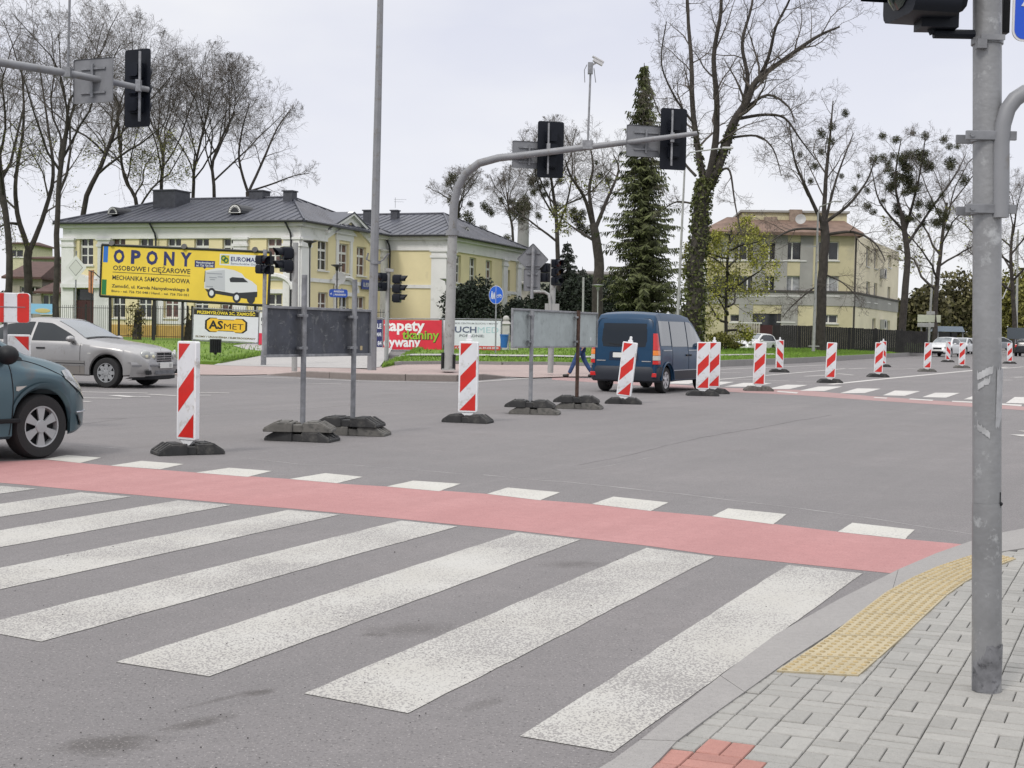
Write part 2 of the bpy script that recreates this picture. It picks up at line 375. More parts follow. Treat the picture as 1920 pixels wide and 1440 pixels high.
# the crossing and the lane lines of the far arm
up = [(1035, 707), (1100, 709), (1200, 716), (1351, 727), (1500, 731), (1638, 743), (1827, 756), (1960, 765)]; lo = [(1035, 712), (1100, 716), (1200, 723), (1351, 734), (1500, 741), (1638, 751), (1827, 763), (1960, 772)]
redf = ground_mat('faded_red_asphalt', (.33, .215, .21), (.36, .24, .232), (.42, .30, .29), fine=60, stain=(.27, .185, .18), lanes=(radians(62), 3.0, .4)); tag(strip('cycle_path.001', up, lo, .002, redf), kind='structure')
Z5 = lambda x, y: (1260 + x * .34375, 660 + y * .34375)
mb = MB()
for q in ([(285, 189), (390, 168), (545, 170), (440, 190)], [(520, 201), (625, 178), (740, 180), (640, 202)], [(695, 211), (800, 188), (930, 188), (830, 213)], [(915, 225), (1010, 198), (1140, 200), (1050, 224)],
          [(1150, 236), (1215, 210), (1355, 213), (1270, 239)], [(1365, 246), (1435, 222), (1570, 223), (1495, 249)], [(1590, 258), (1655, 235), (1790, 240), (1730, 262)], [(1820, 278), (1870, 245), (2000, 248), (1950, 282)],
          [(130, 181), (200, 160), (340, 163), (250, 182)], [(-30, 172), (40, 152), (170, 155), (90, 174)],
          [(1290, 258), (1300, 253), (1425, 261), (1420, 266)], [(1525, 271), (1530, 266), (1650, 271), (1640, 277)], [(1795, 288), (1800, 281), (1910, 287), (1905, 296)],
          [(570, 217), (580, 212), (690, 220), (680, 226)], [(1100, 250), (1105, 246), (1175, 249), (1170, 254)]):
    mb.poly([G(*Z5(*k), .005) for k in q][::-1])
tag(mb.build('far_crossing_stripes', farp), kind='structure')
mb = MB()
def line(a, b, wd=.12, z=.006, z0=lambda *k: k, m=mb):
    a, b = G(*z0(*a), z), G(*z0(*b), z); s = (b - a); s = Vector((-s.y, s.x, 0)).normalized() * wd / 2
    m.poly([a - s, b - s, b + s, a + s])
for a, b, wd in (((860, 177), (1110, 151), .24), ((1110, 151), (1830, 82), .24), ((250, 150), (945, 90), .14), ((265, 95), (840, 70), .14), ((265, 112), (380, 110), .12), ((680, 162), (800, 164), .12),
                 ((330, 147), (640, 158), .14), ((740, 82), (830, 83), .12), ((960, 64), (1010, 65), .12), ((1190, 75), (1240, 76), .12), ((1180, 93), (1270, 92), .12), ((1280, 70), (1330, 71), .12),
                 ((725, 132), (900, 124), .16), ((900, 124), (1000, 127), .16), ((900, 117), (1000, 127), .16), ((960, 92), (1060, 88), .16), ((1260, 88), (1380, 96), .14),
                 ((1800, 153), (1850, 153), .2), ((1860, 138), (1918, 136), .2), ((1640, 105), (1920, 80), .14), ((1895, 450), (1960, 460), .3), ((1905, 432), (1960, 432), .2)):
    line(a, b, wd, z0=Z5)
for a, b, wd in (((60, 733), (277, 737), .14), ((277, 739), (332, 742), .14), ((212, 741), (250, 744), .25), ((250, 744), (282, 744), .15), ((155, 746), (228, 747), .14), ((140, 752), (170, 753), .14),
                 ((365, 736), (430, 737), .14), ((365, 741), (395, 741), .14), ((340, 703), (570, 709.5), .14), ((570, 709.5), (667, 714), .14), ((667, 714), (857, 718), .14), ((857, 718), (962, 711), .14), ((962, 711), (1045, 706), .14),
                 ((1070, 704), (1125, 700), .2), ((560, 718), (640, 720), .1), ((20, 712), (120, 716), .2)):
    line(a, b, wd)
tag(mb.build('lane_markings', farp), kind='structure')
# seams and cracks in the asphalt
def seam(px, wd, z=.0012, amp=.02, sub=14, m=None):
    P = [G(*p, z) for p in px]; pts = []
    for i in range(len(P) - 1):
        for k in range(sub): pts.append(P[i].lerp(P[i + 1], k / sub))
    pts.append(P[-1]); vs = []; fs = []
    for i, p in enumerate(pts):
        d = (pts[min(i + 1, len(pts) - 1)] - pts[max(i - 1, 0)]).normalized(); s = Vector((-d.y, d.x, 0))
        o = noise.noise(p * 1.7) * amp * 2; k = wd * (.35 + .65 * abs(noise.noise(p * 3.1 + Vector((5, 0, 0))) * 2))
        vs += [p + s * (o - k), p + s * (o + k)]
        if i: fs.append((2 * i - 2, 2 * i - 1, 2 * i + 1, 2 * i))
    m.add(vs, fs)
mb = MB()
for px, wd in (([(140, 786), (240, 784), (380, 777), (562, 768), (660, 759), (830, 748)], .011), ([(1290, 826), (1345, 815), (1410, 805), (1500, 788), (1560, 778)], .012), ([(1080, 872), (1160, 858), (1290, 826)], .006),
               ([(0, 815), (120, 800), (240, 784)], .006), ([(1500, 756), (1650, 765), (1700, 772)], .006)):
    seam(px, wd, m=mb)
tag(mb.build('road_cracks', mat('crack_tar', (.055, .05, .05), .9)), kind='structure')
mb = MB()
for px, wd in (([(145, 834), (250, 842)], .010), ([(455, 858), (560, 870), (663, 872), (873, 889)], .008), ([(907, 890), (1017, 901), (1057, 903), (1273, 926), (1420, 943), (1564, 961), (1822, 1002), (1990, 1022)], .011),
               ([(1085, 882), (1150, 872), (1240, 853)], .004), ([(1330, 752), (1500, 762), (1700, 772), (1830, 786), (1960, 796)], .008), ([(440, 850), (520, 846), (640, 831)], .006)):
    seam(px, wd, z=.0012, m=mb)
tag(mb.build('road_seams', mat('pale_seam', (.33, .32, .315), .9)), kind='structure')
# loose grit on the asphalt
rnd = random.Random(11)
mb = MB()
for k in range(190):
    px, py = rnd.uniform(-40, 1560), 1010 + 430 * rnd.random() ** .8
    if px > 2560 - 1.12 * py and rnd.random() < .8: continue
    c = G(px, py, .0045); r = rnd.uniform(.0015, .004) * (1.6 if rnd.random() < .07 else 1); mb.ball(c, r, 5, 3, sc=(1, rnd.uniform(.5, 1), .6))
tag(mb.build('grit', mat('dark_grit', (.04, .036, .035), .9, isl=.6)), kind='stuff')

# ---------------------------------------------------------------- the near pavement: kerb, paving blocks, tactile strip
outer = [(1040, 1510), (1150, 1441), (1200, 1404), (1275, 1342), (1350, 1281), (1455, 1201), (1575, 1133), (1684, 1077), (1755, 1046), (1822, 1022), (1880, 1006), (1990, 985)]
inner = [(1120, 1560), (1235, 1442), (1268, 1406), (1330, 1359), (1395, 1312), (1477, 1252), (1585, 1180), (1672, 1118), (1762, 1073), (1830, 1050), (1920, 1036), (2020, 1022)]
mb = MB()
for i in range(len(outer) - 1):
    n = 2; j = i % 2
    o0, o1, i0, i1 = G(*outer[i]), G(*outer[i + 1]), G(*inner[i]), G(*inner[i + 1])
    if i in (2, 4, 7, 9): k = .007 / (o1 - o0).length; o0 = o0.lerp(o1, k); i0 = i0.lerp(i1, k)
    q = [o0, o1, i1, i0]
    mb.add([p + Vector((0, 0, -.02)) for p in q] + [p + Vector((0, 0, .030)) for p in q], [(4, 5, 6, 7), (0, 1, 5, 4), (1, 2, 6, 5), (2, 3, 7, 6), (3, 0, 4, 7)])
tag(mb.build('kerb', conc), kind='structure')
base = MB(); poly = [G(*p, .008) for p in inner] + [Vector((9, 14, .008)), Vector((9, -3, .008)), Vector((-.6, -3, .008))]
tess(poly, base); tag(base.build('pavement_bed', mat('joint_sand', (.15, .14, .125), .95, var=.3, vscale=30)), kind='structure')
def inside(p, P):
    c = False; j = len(P) - 1
    for i in range(len(P)):
        if (P[i].y > p.y) != (P[j].y > p.y) and p.x < (P[j].x - P[i].x) * (p.y - P[i].y) / (P[j].y - P[i].y) + P[i].x: c = not c
        j = i
    return c
tacL = [(1455, 1272), (1508, 1238), (1553, 1208), (1580, 1187), (1606, 1162), (1664, 1119), (1760, 1068), (1838, 1045)]
tacR = [(1608, 1281), (1645, 1241), (1679, 1218), (1702, 1193), (1727, 1166), (1783, 1125), (1835, 1078), (1880, 1060)]
def smoothpx(P, n):
    out = []; m = len(P) - 1
    for q in range(n + 1):
        t = q / n * m; i = min(m - 1, int(t)); f = t - i; a, b, c, d = P[max(0, i - 1)], P[i], P[i + 1], P[min(m, i + 2)]
        out.append(tuple(.5 * (2 * b[k] + (c[k] - a[k]) * f + (2 * a[k] - 5 * b[k] + 4 * c[k] - d[k]) * f * f + (3 * b[k] - a[k] - 3 * c[k] + d[k]) * f ** 3) for k in (0, 1)))
    return out
tacL = smoothpx([(1455, 1272), (1557, 1203), (1660, 1121), (1755, 1072), (1845, 1043)], 8); tacR = smoothpx([(1608, 1281), (1692, 1206), (1775, 1126), (1842, 1082), (1905, 1056)], 8)
tacP = [G(*p) for p in tacL] + [G(*p) for p in tacR][::-1]
polyI = [Vector((p.x, p.y, 0)) for p in poly]
vd = Vector((dm.x, dm.y, 0)).normalized(); vd = Matrix.Rotation(radians(-1), 3, 'Z') @ vd; ud = Matrix.Rotation(radians(4), 3, 'Z') @ Vector((vd.y, -vd.x, 0))
pav = {0: MB(), 1: MB()}; rnd = random.Random(5); org = G(1300, 1380); T = .158
def paver(c, a, b, m):                              # one block with worn edges: top smaller than its foot
    h = .024 + rnd.uniform(-.0015, .0015); e = .0035; tx, ty = rnd.uniform(-.001, .001), rnd.uniform(-.001, .001)
    vs = []
    for k, z in ((0, .004), (0, h - .004), (1, h)):
        for sa, sb in ((-1, -1), (1, -1), (1, 1), (-1, 1)):
            q = c + ud * sa * (a - k * e * .7) + vd * sb * (b - .0022 - k * e); vs.append((q.x, q.y, z + sa * tx + sb * ty))
    m.add(vs, [(8, 9, 10, 11)] + [(r * 4 + i, r * 4 + (i + 1) % 4, r * 4 + 4 + (i + 1) % 4, r * 4 + 4 + i) for r in (0, 1) for i in range(4)])
for i in range(-38, 56):
    for j in range(-22, 64):
        for k in (0, 1):
            gap = .0016; sft = T / 4 if k else -T / 4
            if (i + j) % 2: c = org + ud * (i * T) + vd * (j * T + sft); a, b = T / 2 - gap, T / 4 - gap
            else: c = org + ud * (i * T + sft) + vd * (j * T); a, b = T / 4 - gap, T / 2 - gap
            if not inside(c + Vector((.05, -.03, 0)), polyI) and not inside(c - ud * .0 + Vector((.10, 0, 0)), polyI): continue
            if inside(c, tacP) and inside(c + ud * .11, tacP) and inside(c - ud * .11, tacP) and inside(c - vd * .11, tacP): continue
            red = c.x < 1.05 and (c - G(1315, 1440)).length < .20 and c.y < G(1310, 1412).y
            paver(c, a, b, pav[1 if red else 0])
pm = ground_mat('paving_block', (.285, .28, .265), (.31, .30, .283), (.39, .38, .35), fine=260, bump=.12, stain=(.25, .242, .222))
pr_ = ground_mat('red_paving_block', (.34, .165, .14), (.37, .19, .16), (.42, .26, .22), fine=260, bump=.12, stain=(.29, .16, .135))
def islands(m, k):
    t = m.node_tree; b = t.nodes['Principled BSDF']; l = b.inputs['Base Color'].links[0].from_socket
    gm = t.nodes.new('ShaderNodeNewGeometry'); r = t.nodes.new('ShaderNodeMapRange'); r.inputs['To Min'].default_value = 1 - k; r.inputs['To Max'].default_value = 1 + k
    t.links.new(gm.outputs['Random Per Island'], r.inputs['Value']); s = t.nodes.new('ShaderNodeVectorMath'); s.operation = 'SCALE'
    t.links.new(l, s.inputs[0]); t.links.new(r.outputs[0], s.inputs['Scale']); t.links.new(s.outputs[0], b.inputs['Base Color'])
islands(pm, .09); islands(pr_, .1)
tag(pav[0].build('pavement', pm), kind='structure'); tag(pav[1].build('red_pavement_blocks', pr_), kind='structure')
tm = ground_mat('tactile_yellow', (.385, .33, .22), (.415, .355, .24), (.46, .40, .28), fine=160, bump=.15, stain=(.33, .27, .165))
islands(tm, .07)
mb = MB(); db = MB()
for s in range(len(tacL) - 1):
    a, b, c, d = G(*tacL[s]), G(*tacR[s]), G(*tacR[s + 1]), G(*tacL[s + 1])
    ln = (d - a).length; k = .0065 / ln; a, d = a.lerp(d, k), d.lerp(a, k); b, c = b.lerp(c, k), c.lerp(b, k)
    q = [a, b, c, d]
    mb.add([p + Vector((0, 0, .004)) for p in q] + [p + Vector((0, 0, .031)) for p in q], [(4, 5, 6, 7)] + [(i, (i + 1) % 4, 4 + (i + 1) % 4, 4 + i) for i in range(4)])
    nu = 7; nv = max(3, round(ln / .055))
    for i in range(nu):
        for j in range(nv):
            p = a.lerp(b, (i + .5) / nu).lerp(d.lerp(c, (i + .5) / nu), (j + .5) / nv)
            db.lathe([(.0125, 0), (.0115, .003), (.008, .0052), (.0005, .0056)], 8, Matrix.Translation(p + Vector((0, 0, .0308))))
tag(mb.build('tactile_paving', tm), kind='structure')
tag(db.build('tactile_paving_studs', mat('worn_stud', (.31, .24, .125), .8, var=.2, vscale=20), smooth=True), kind='structure')

# ---------------------------------------------------------------- the far side: island kerb, pavement, paths, lawns
bot = [(500, 703.5), (570, 707), (667, 712), (760, 714), (857, 715.5), (905, 712.5), (953, 708)]
kb = [G(*p, 0) for p in bot]; kh = [.02, .16, .17, .17, .17, .16, .02]
mb = MB(); back = [p + Vector((.05, .35, 0)) for p in kb]
for i in range(len(kb) - 1):
    n = max(1, round((kb[i + 1] - kb[i]).length / 1.0))
    for s in range(n):
        t0, t1 = (s + .006) / n, (s + .994) / n
        f = lambda t: (kb[i].lerp(kb[i + 1], t), back[i].lerp(back[i + 1], t), kh[i] + (kh[i + 1] - kh[i]) * t)
        a, A_, h0 = f(t0); b, B_, h1 = f(t1)
        u = Vector((0, 0, 1)); e = Vector((0, .02, 0))
        mb.add([a, b, b + u * (h1 - .015), a + u * (h0 - .015), a + u * h0 + e, b + u * h1 + e, B_ + u * h1, A_ + u * h0], [(0, 1, 2, 3), (3, 2, 5, 4), (4, 5, 6, 7)])
tag(mb.build('kerb.001', conc_b), kind='structure')
pinkm = ground_mat('pink_paving', (.345, .27, .255), (.375, .30, .28), (.43, .36, .335), fine=40, stain=(.29, .235, .22))
fp = [G(120, 700, .02), G(330, 702, .02), G(440, 703, .02)] + [back[i] + Vector((0, -.01, kh[i] - .004)) for i in range(len(kb))] + [G(1000, 708, .03), G(1060, 706, .03), G(1130, 706, .03), G(1185, 704, .03), G(1290, 697, .03)]
bp = [G(1290, 684, .1), G(1185, 687, .1), G(1110, 687, .16), G(1007, 683, .165), G(857, 682.5, .165), G(747, 683.5, .165), G(690, 690, .16), G(560, 688, .14), G(400, 684, .1), G(330, 681, .06), G(120, 679, .05)]
mb = MB(); tess(fp + bp, mb); tag(mb.build('pavement.001', pinkm), kind='structure')
mb = MB(); tess([G(400, 684.5, .104), G(560, 688.5, .144), G(690, 690.5, .164), G(712, 688, .17), Vector((-5.6, 62, .38)), Vector((-8.6, 84, .6)), Vector((-13.5, 79, .6)), Vector((-13, 62, .38)), G(497, 665, .22), G(412, 680, .12)], mb)
tag(mb.build('path', pathm), kind='structure')
def lawn_z(d): return min(.42, .17 + .0085 * d)
def lawn(name, front, rows=(0, .25, 1, 3, 6, 10, 16, 24, 34, 50, 90, 180), extra=.05):
    mb = MB(); n = len(front)
    vs = [];
    for r in rows:
        for p in front: vs.append(Vector((p.x * (1 + r / 140), p.y + r, lawn_z(r) + (.03 if r else 0) + (noise.noise(Vector((p.x * .4, (p.y + r) * .4, 0))) * .04 if r > .5 else 0))))
    mb.add([Vector((p.x, p.y - .02, .0)) for p in front] + vs, [(r * n + i, r * n + i + 1, r * n + n + i + 1, r * n + n + i) for r in range(len(rows)) for i in range(n - 1)])
    return tag(mb.build(name, grassm, smooth=True), kind='structure')
grassm = ground_mat('lawn_grass', (.10, .175, .018), (.145, .225, .025), (.20, .29, .045), fine=9, bump=.8, stain=(.065, .115, .015), rough=.9)
def dens(P, step=1.0):
    out = []
    for i in range(len(P) - 1):
        n = max(1, int((P[i + 1] - P[i]).length / step))
        out += [P[i].lerp(P[i + 1], k / n) for k in range(n)]
    return out + [P[-1]]
fL = dens([Vector((-60, 62, .17)), G(-200, 672, .1), G(200, 676, .1), G(330, 679, .12), G(413, 680.5, .13), G(498, 666, .2)], 1.5)
fM = dens([G(716, 689, .17), G(747, 683, .17), G(857, 682, .17), G(940, 683.5, .17), G(1040, 683.5, .17), G(1112, 686, .17), G(1180, 689, .1), G(1250, 686, .12), G(1345, 681, .15), G(1500, 675, .15), G(1620, 668.5, .15), G(1735, 662.5, .15), Vector((60, 170, .17))], 1.5)
lawn('lawn', fL); lawn('lawn.001', fM)
# kerb in front of the middle and right lawns
mb = MB(); kp = dens([G(735, 684.5, .17), G(747, 683, .17), G(857, 682, .17), G(940, 683.5, .17), G(1040, 683.5, .17), G(1112, 686, .17)], .99) + dens([G(1250, 686, .15), G(1345, 681, .15), G(1500, 675, .15), G(1620, 668.5, .15), G(1735, 662.5, .15), Vector((60, 170, .15))], .99)
for i in range(len(kp) - 1):
    a, b = kp[i], kp[i + 1]
    if (b - a).length > 3: continue
    d = (b - a).normalized(); s = Vector((d.y, -d.x, 0)) * .13; a = a + d * .006; b = b - d * .006
    q = [a + s, b + s, b + Vector((0, .05, 0)), a + Vector((0, .05, 0))]
    mb.add([Vector((p.x, p.y, .0)) for p in q] + [Vector((p.x, p.y, .27)) for p in q], [(4, 5, 6, 7), (0, 1, 5, 4), (1, 2, 6, 5), (3, 0, 4, 7)])
tag(mb.build('kerb.002', conc), kind='structure')
# the narrow path that splits the middle lawn, and grass blades along the lawn edges
mb = MB()
fpth = [Vector((p.x * 1.055, p.y + 7.6, lawn_z(7.6) + .08)) for p in fM if p.y < 66]; bpth = [Vector((p.x * 1.068, p.y + 9.4, lawn_z(9.4) + .09)) for p in fM if p.y < 66]
n = len(fpth); mb.add(fpth + bpth, [(i, i + 1, n + i + 1, n + i) for i in range(n - 1)])
tag(mb.build('path.001', pathm), kind='structure')
mb = MB(); rnd = random.Random(21)
def tuft(p, h):
    for k in range(3):
        a = rnd.uniform(0, 2 * pi); w = rnd.uniform(.012, .03); l = Vector((cos(a), sin(a), 0)); t = p + Vector((rnd.uniform(-.5, .5) * h, rnd.uniform(-.5, .5) * h, h * rnd.uniform(.7, 1.3)))
        mb.add([p - l * w, p + l * w, t], [(0, 1, 2)])
for F, cnt in ((fL, 9000), (fM, 26000)):
    cand = [p for p in F if p.y < 95]
    for k in range(cnt):
        i = rnd.randrange(len(cand) - 1); p = cand[i].lerp(cand[i + 1], rnd.random()); d = 24 * rnd.random() ** 1.6 + .1
        if F is fM and 7.4 < d < 9.6 and p.y < 66: continue
        tuft(Vector((p.x * (1 + d / 140), p.y + d, lawn_z(d) + .01)), rnd.uniform(.06, .15))
tag(mb.build('grass_blades', mat('grass_blade', (.135, .235, .025), .7, isl=.45)), kind='stuff')
# ---------------------------------------------------------------- buildings
yel = mat('yellow_render', (.66, .585, .365), .85, var=.05, vscale=.6, bump=.08, bscale=30, dirt=((.57, .50, .32), .1, .8))
wht = mat('white_render', (.64, .64, .64), .8, var=.05, vscale=.8, dirt=((.5, .5, .49), .15, 1.2))
och = mat('ochre_plinth', (.40, .26, .075), .85, var=.15, vscale=1.5)
M['frame_white'] = mat('white_window_frame', (.62, .62, .6), .5)
pane_d = mat('window_pane', (.022, .024, .028), .08, var=.4, vscale=1.3, spec=.6)
pane_c = mat('curtained_pane', (.16, .085, .075), .2, var=.4, vscale=3, col2=(.05, .035, .035))
pane_w = mat('net_curtain_pane', (.30, .31, .32), .2, var=.3, vscale=3)
roofm = mat('slate_grey_sheet_roof', (.060, .064, .082), .45, .2, var=.18, vscale=.7, dirt=((.10, .10, .115), .2, .6))
roof_dark = mat('dark_roof_trim', (.018, .019, .024), .5)
chim = mat('chimney_sheet', (.05, .053, .065), .6, var=.2)
def wall_panel(mb, F, W, z0, z1, ops, depth=.22):
    xs = sorted({0, W, *[q for o in ops for q in o[:2]]}); zs = sorted({z0, z1, *[q for o in ops for q in o[2:4]]})
    for i in range(len(xs) - 1):
        for j in range(len(zs) - 1):
            cx, cz = (xs[i] + xs[i + 1]) / 2, (zs[j] + zs[j + 1]) / 2
            if any(o[0] < cx < o[1] and o[2] < cz < o[3] for o in ops): continue
            mb.add([F @ Vector(p) for p in ((xs[i], zs[j], 0), (xs[i + 1], zs[j], 0), (xs[i + 1], zs[j + 1], 0), (xs[i], zs[j + 1], 0))], [(0, 1, 2, 3)])
    for x0, x1, a, b in [o[:4] for o in ops]:
        v = [F @ Vector(p) for p in ((x0, a, 0), (x1, a, 0), (x1, b, 0), (x0, b, 0), (x0, a, -depth), (x1, a, -depth), (x1, b, -depth), (x0, b, -depth))]
        mb.add(v, [(0, 4, 5, 1), (1, 5, 6, 2), (2, 6, 7, 3), (3, 7, 4, 0)])
def fbox(mb, F, x0, x1, z0, z1, d0, d1, m=0):
    mb.add([F @ Vector(p) for p in ((x0, z0, d0), (x1, z0, d0), (x1, z1, d0), (x0, z1, d0), (x0, z0, d1), (x1, z0, d1), (x1, z1, d1), (x0, z1, d1))],
           [(3, 2, 1, 0), (4, 5, 6, 7), (0, 1, 5, 4), (1, 2, 6, 5), (2, 3, 7, 6), (3, 0, 4, 7)], m)
rw = random.Random(9)
def window(root, F, x0, x1, z0, z1, depth=.20, transoms=(.36, .68), pm=None, mull=1, fm=None):
    mb = MB(); d0, d1 = -depth - .05, -depth + .03; f = .075
    fbox(mb, F, x0, x0 + f, z0, z1, d0, d1); fbox(mb, F, x1 - f, x1, z0, z1, d0, d1)
    fbox(mb, F, x0 + f, x1 - f, z0, z0 + f, d0, d1); fbox(mb, F, x0 + f, x1 - f, z1 - f, z1, d0, d1)
    for k in range(mull):
        c = x0 + (x1 - x0) * (k + 1) / (mull + 1); fbox(mb, F, c - .05, c + .05, z0 + f, z1 - f, d0, d1 - .005)
    for i, t in enumerate(transoms):
        c = z0 + (z1 - z0) * t; h = .07 if i else .035; fbox(mb, F, x0 + f, x1 - f, c - h, c + h, d0 + .004, d1 - .009)
    wd = mb.build('window', fm or M['frame_white'], root)
    p = MB(); p.add([F @ Vector(q) for q in ((x0 + .02, z0 + .02, -depth - .02), (x1 - .02, z0 + .02, -depth - .02), (x1 - .02, z1 - .02, -depth - .02), (x0 + .02, z1 - .02, -depth - .02))], [(0, 1, 2, 3)])
    p.build('pane', pm or rw.choice([pane_d, pane_d, pane_c]), wd)
    s = MB(); fbox(s, F, x0 - .08, x1 + .08, z0 - .09, z0 - .005, -depth + .03, .09); s.build('sill', M['frame_white'], wd)
    return wd
def hip(mb, o, u, v, u0, u1, v0, v1, z0, z1, ru0, ru1, rib=.55, ribw=.025):
    """hip roof over a rectangle, ridge along u, with standing seams"""
    vm = (v0 + v1) / 2
    P = lambda a, b, z: Vector((o.x + u.x * a + v.x * b, o.y + u.y * a + v.y * b, z))
    a, b, c, d = P(u0, v0, z0), P(u1, v0, z0), P(u1, v1, z0), P(u0, v1, z0); e, f = P(ru0, vm, z1), P(ru1, vm, z1)
    mb.add([a, b, c, d, e, f], [(0, 1, 5, 4), (1, 2, 5), (2, 3, 4, 5), (3, 0, 4)])
    mb.add([p + Vector((0, 0, -.12)) for p in (a, b, c, d)] + [a, b, c, d], [(0, 1, 5, 4), (1, 2, 6, 5), (2, 3, 7, 6), (3, 0, 4, 7), (3, 2, 1, 0)])
    def ribs(A0, B0, top):                       # seams run up the slope from the eaves A0-B0
        n = int((B0 - A0).length / rib)
        for i in range(1, n):
            t = i / n; p = A0.lerp(B0, t); q = top(t); dd = (q - p)
            if dd.length < .5: continue
            s = (B0 - A0).normalized() * ribw; up = Vector((0, 0, .05))
            mb.add([p - s, p + s, p + up, q - s, q + s, q + up], [(0, 2, 5, 3), (2, 1, 4, 5), (0, 1, 2)])
    def top_long(t):
        x = u0 + (u1 - u0) * t
        k = min(1, (x - u0) / max(.01, ru0 - u0)); k2 = min(1, (u1 - x) / max(.01, u1 - ru1)); k = min(k, k2)
        return k, x
    def tl(t, near=True):
        k, x = top_long(t); b_ = v0 + (vm - v0) * k if near else v1 + (vm - v1) * k
        return P(x, b_, z0 + (z1 - z0) * k)
    ribs(a, b, lambda t: tl(t)); ribs(d, c, lambda t: tl(t, False))
    def te(t, right=True):
        b_ = v0 + (v1 - v0) * t; k = 1 - abs(2 * t - 1)
        x = (u1 + (ru1 - u1) * k) if right else (u0 + (ru0 - u0) * k); return P(x, b_, z0 + (z1 - z0) * k)
    ribs(b, c, lambda t: te(t)); ribs(a, d, lambda t: te(t, False))
    for q in ((a, e), (b, f), (c, f), (d, e), (e, f)): mb.tube([q[0] + Vector((0, 0, .03)), q[1] + Vector((0, 0, .05))], .07, 5)
E1 = lambda *k: None
# --- the yellow house on the corner
ang = radians(-20); u = Vector((cos(ang), sin(ang), 0)); v = Vector((-sin(ang), cos(ang), 0))
C1 = Vector((-12.85, 80, 0)); W0, V1, W2, V3 = 17.0, 12.0, 4.5, 14.6; ZE, ZB = 7.65, .25
C0 = C1 - u * W0; C2 = C1 + v * V1; C3 = C2 + u * W2; C5 = C3 + v * V3
yb = thing('yellow_house', 'two storey pale yellow house with white pilasters and grey sheet roof behind the billboards', 'building', (0, 0, 0))
FA = frame(C0, u); FB = frame(C1, v); FC = frame(C2, u); FD = frame(C3, v); FL = frame(C0 + v * V1, -v)
def loc(px, py, P, d): h = hitv(px, py, P, d); return (h - P).dot(d), h.z
ops = {'A': [], 'B': [], 'C': [], 'D': []}; WN = []
def addw(k, P, d, px, yt, yb_, w=1.05, **kw):
    x, zt = loc(px, yt, P, d); _, zb = loc(px, yb_, P, d)
    ops[k].append((x - w / 2, x + w / 2, zb, zt)); WN.append((k, x - w / 2, x + w / 2, zb, zt, kw))
for px in (162, 222, 274, 326, 378, 431, 514): addw('A', C0, u, px, 446, 497)
for px in (222, 271, 321, 377, 427, 514): addw('A', C0, u, px, 550, 596, transoms=(.55,))
for px, a, b in ((606, 451, 507), (645, 457, 512), (678, 463, 517)): addw('B', C1, v, px, a, b, w=1.35)
for px, a, b in ((606, 548, 590), (645, 552, 600), (677, 556, 600)): addw('B', C1, v, px, a, b, w=1.3, transoms=(.5,))
for px, a, b in ((858, 478, 530), (887, 483, 536), (917, 488, 540), (951, 506, 552)): addw('D', C3, v, px, a, b, w=1.25)
dx, dz = loc(158, 541, C0, u); ops['A'].append((dx - .75, dx + .75, .3, dz))
mb = MB()
wall_panel(mb, FA, W0, ZB, ZE, ops['A']); wall_panel(mb, FB, V1, ZB, ZE, ops['B']); wall_panel(mb, FC, W2, ZB, ZE, []); wall_panel(mb, FD, V3, ZB, ZE, ops['D'])
wall_panel(mb, FL, V1, ZB, ZE, [])
gx, gz = loc(656, 400, C1, v); g0, g1 = gx - 3.1, gx + 3.1
mb.add([FB @ Vector(p) for p in ((g0, ZE, .0), (g1, ZE, .0), (gx, gz - .15, .0))], [(0, 1, 2)])
mb.build('wall', yel, yb)
for k, x0, x1, z0, z1, kw in WN: window(yb, {'A': FA, 'B': FB, 'D': FD}[k], x0, x1, z0, z1, **kw)
# plinth, pilasters, frieze, cornice, string course
mb = MB()
for F, Wd in ((FA, W0), (FB, V1), (FC, W2), (FD, V3)): fbox(mb, F, -.0, Wd + .0, ZB - .2, 1.2, -.1, .06)
mb.build('plinth', och, yb)
mb = MB()
for F, Wd, skip in ((FA, W0, ()), (FB, V1, (g0, g1)), (FC, W2, ()), (FD, V3, ())):
    segs = [(-.12, Wd + .12)] if not skip else [(-.12, skip[0]), (skip[1], Wd - .1)]
    if F is FC: segs = [(.0, Wd + .12)]
    for a, b in segs:
        fbox(mb, F, a, b, ZE - 1.05, ZE - .35, -.1, .10 if F is not FC else .097); fbox(mb, F, a - (.2 if a < 0 else 0), b + .2 * (b > Wd), ZE - .35, ZE - .02, -.1, .32 if F is not FC else .315)
    fbox(mb, F, 0, Wd, 4.05, 4.28, -.1, .07)
F = FB                                             # raking cornice of the small gable
for sx in (-1, 1):
    for lo_, hi_, dd in ((.0, .42, .12), (.42, .66, .32)):
        p0, p1 = (gx + sx * 3.5, ZE - 1.0 + lo_), (gx, gz - .55 + lo_); h = hi_ - lo_
        vs = [F @ Vector((x, y + k, z)) for z in (-.05, dd) for (x, y) in (p0, p1) for k in (0, h)]
        mb.add(vs, [(0, 2, 3, 1), (4, 5, 7, 6), (0, 4, 6, 2), (1, 3, 7, 5), (0, 1, 5, 4)] if True else [])
mb.build('cornice', wht, yb)
def pil(F, x, w, z0=.3, z1=ZE - 1.0):
    mb = MB(); fbox(mb, F, x - w / 2, x + w / 2, z0, z1 - .55, -.05, .14); fbox(mb, F, x - w / 2 - .08, x + w / 2 + .08, z1 - .55, z1 - .38, -.05, .2)
    fbox(mb, F, x - w / 2, x + w / 2, z1 - .38, z1 - .14, -.05, .16); fbox(mb, F, x - w / 2 - .1, x + w / 2 + .1, z1 - .14, z1, -.05, .24)
    mb.build('pilaster', wht, yb)
for px in (129, 197, 452): pil(FA, loc(px, 480, C0, u)[0], .95)
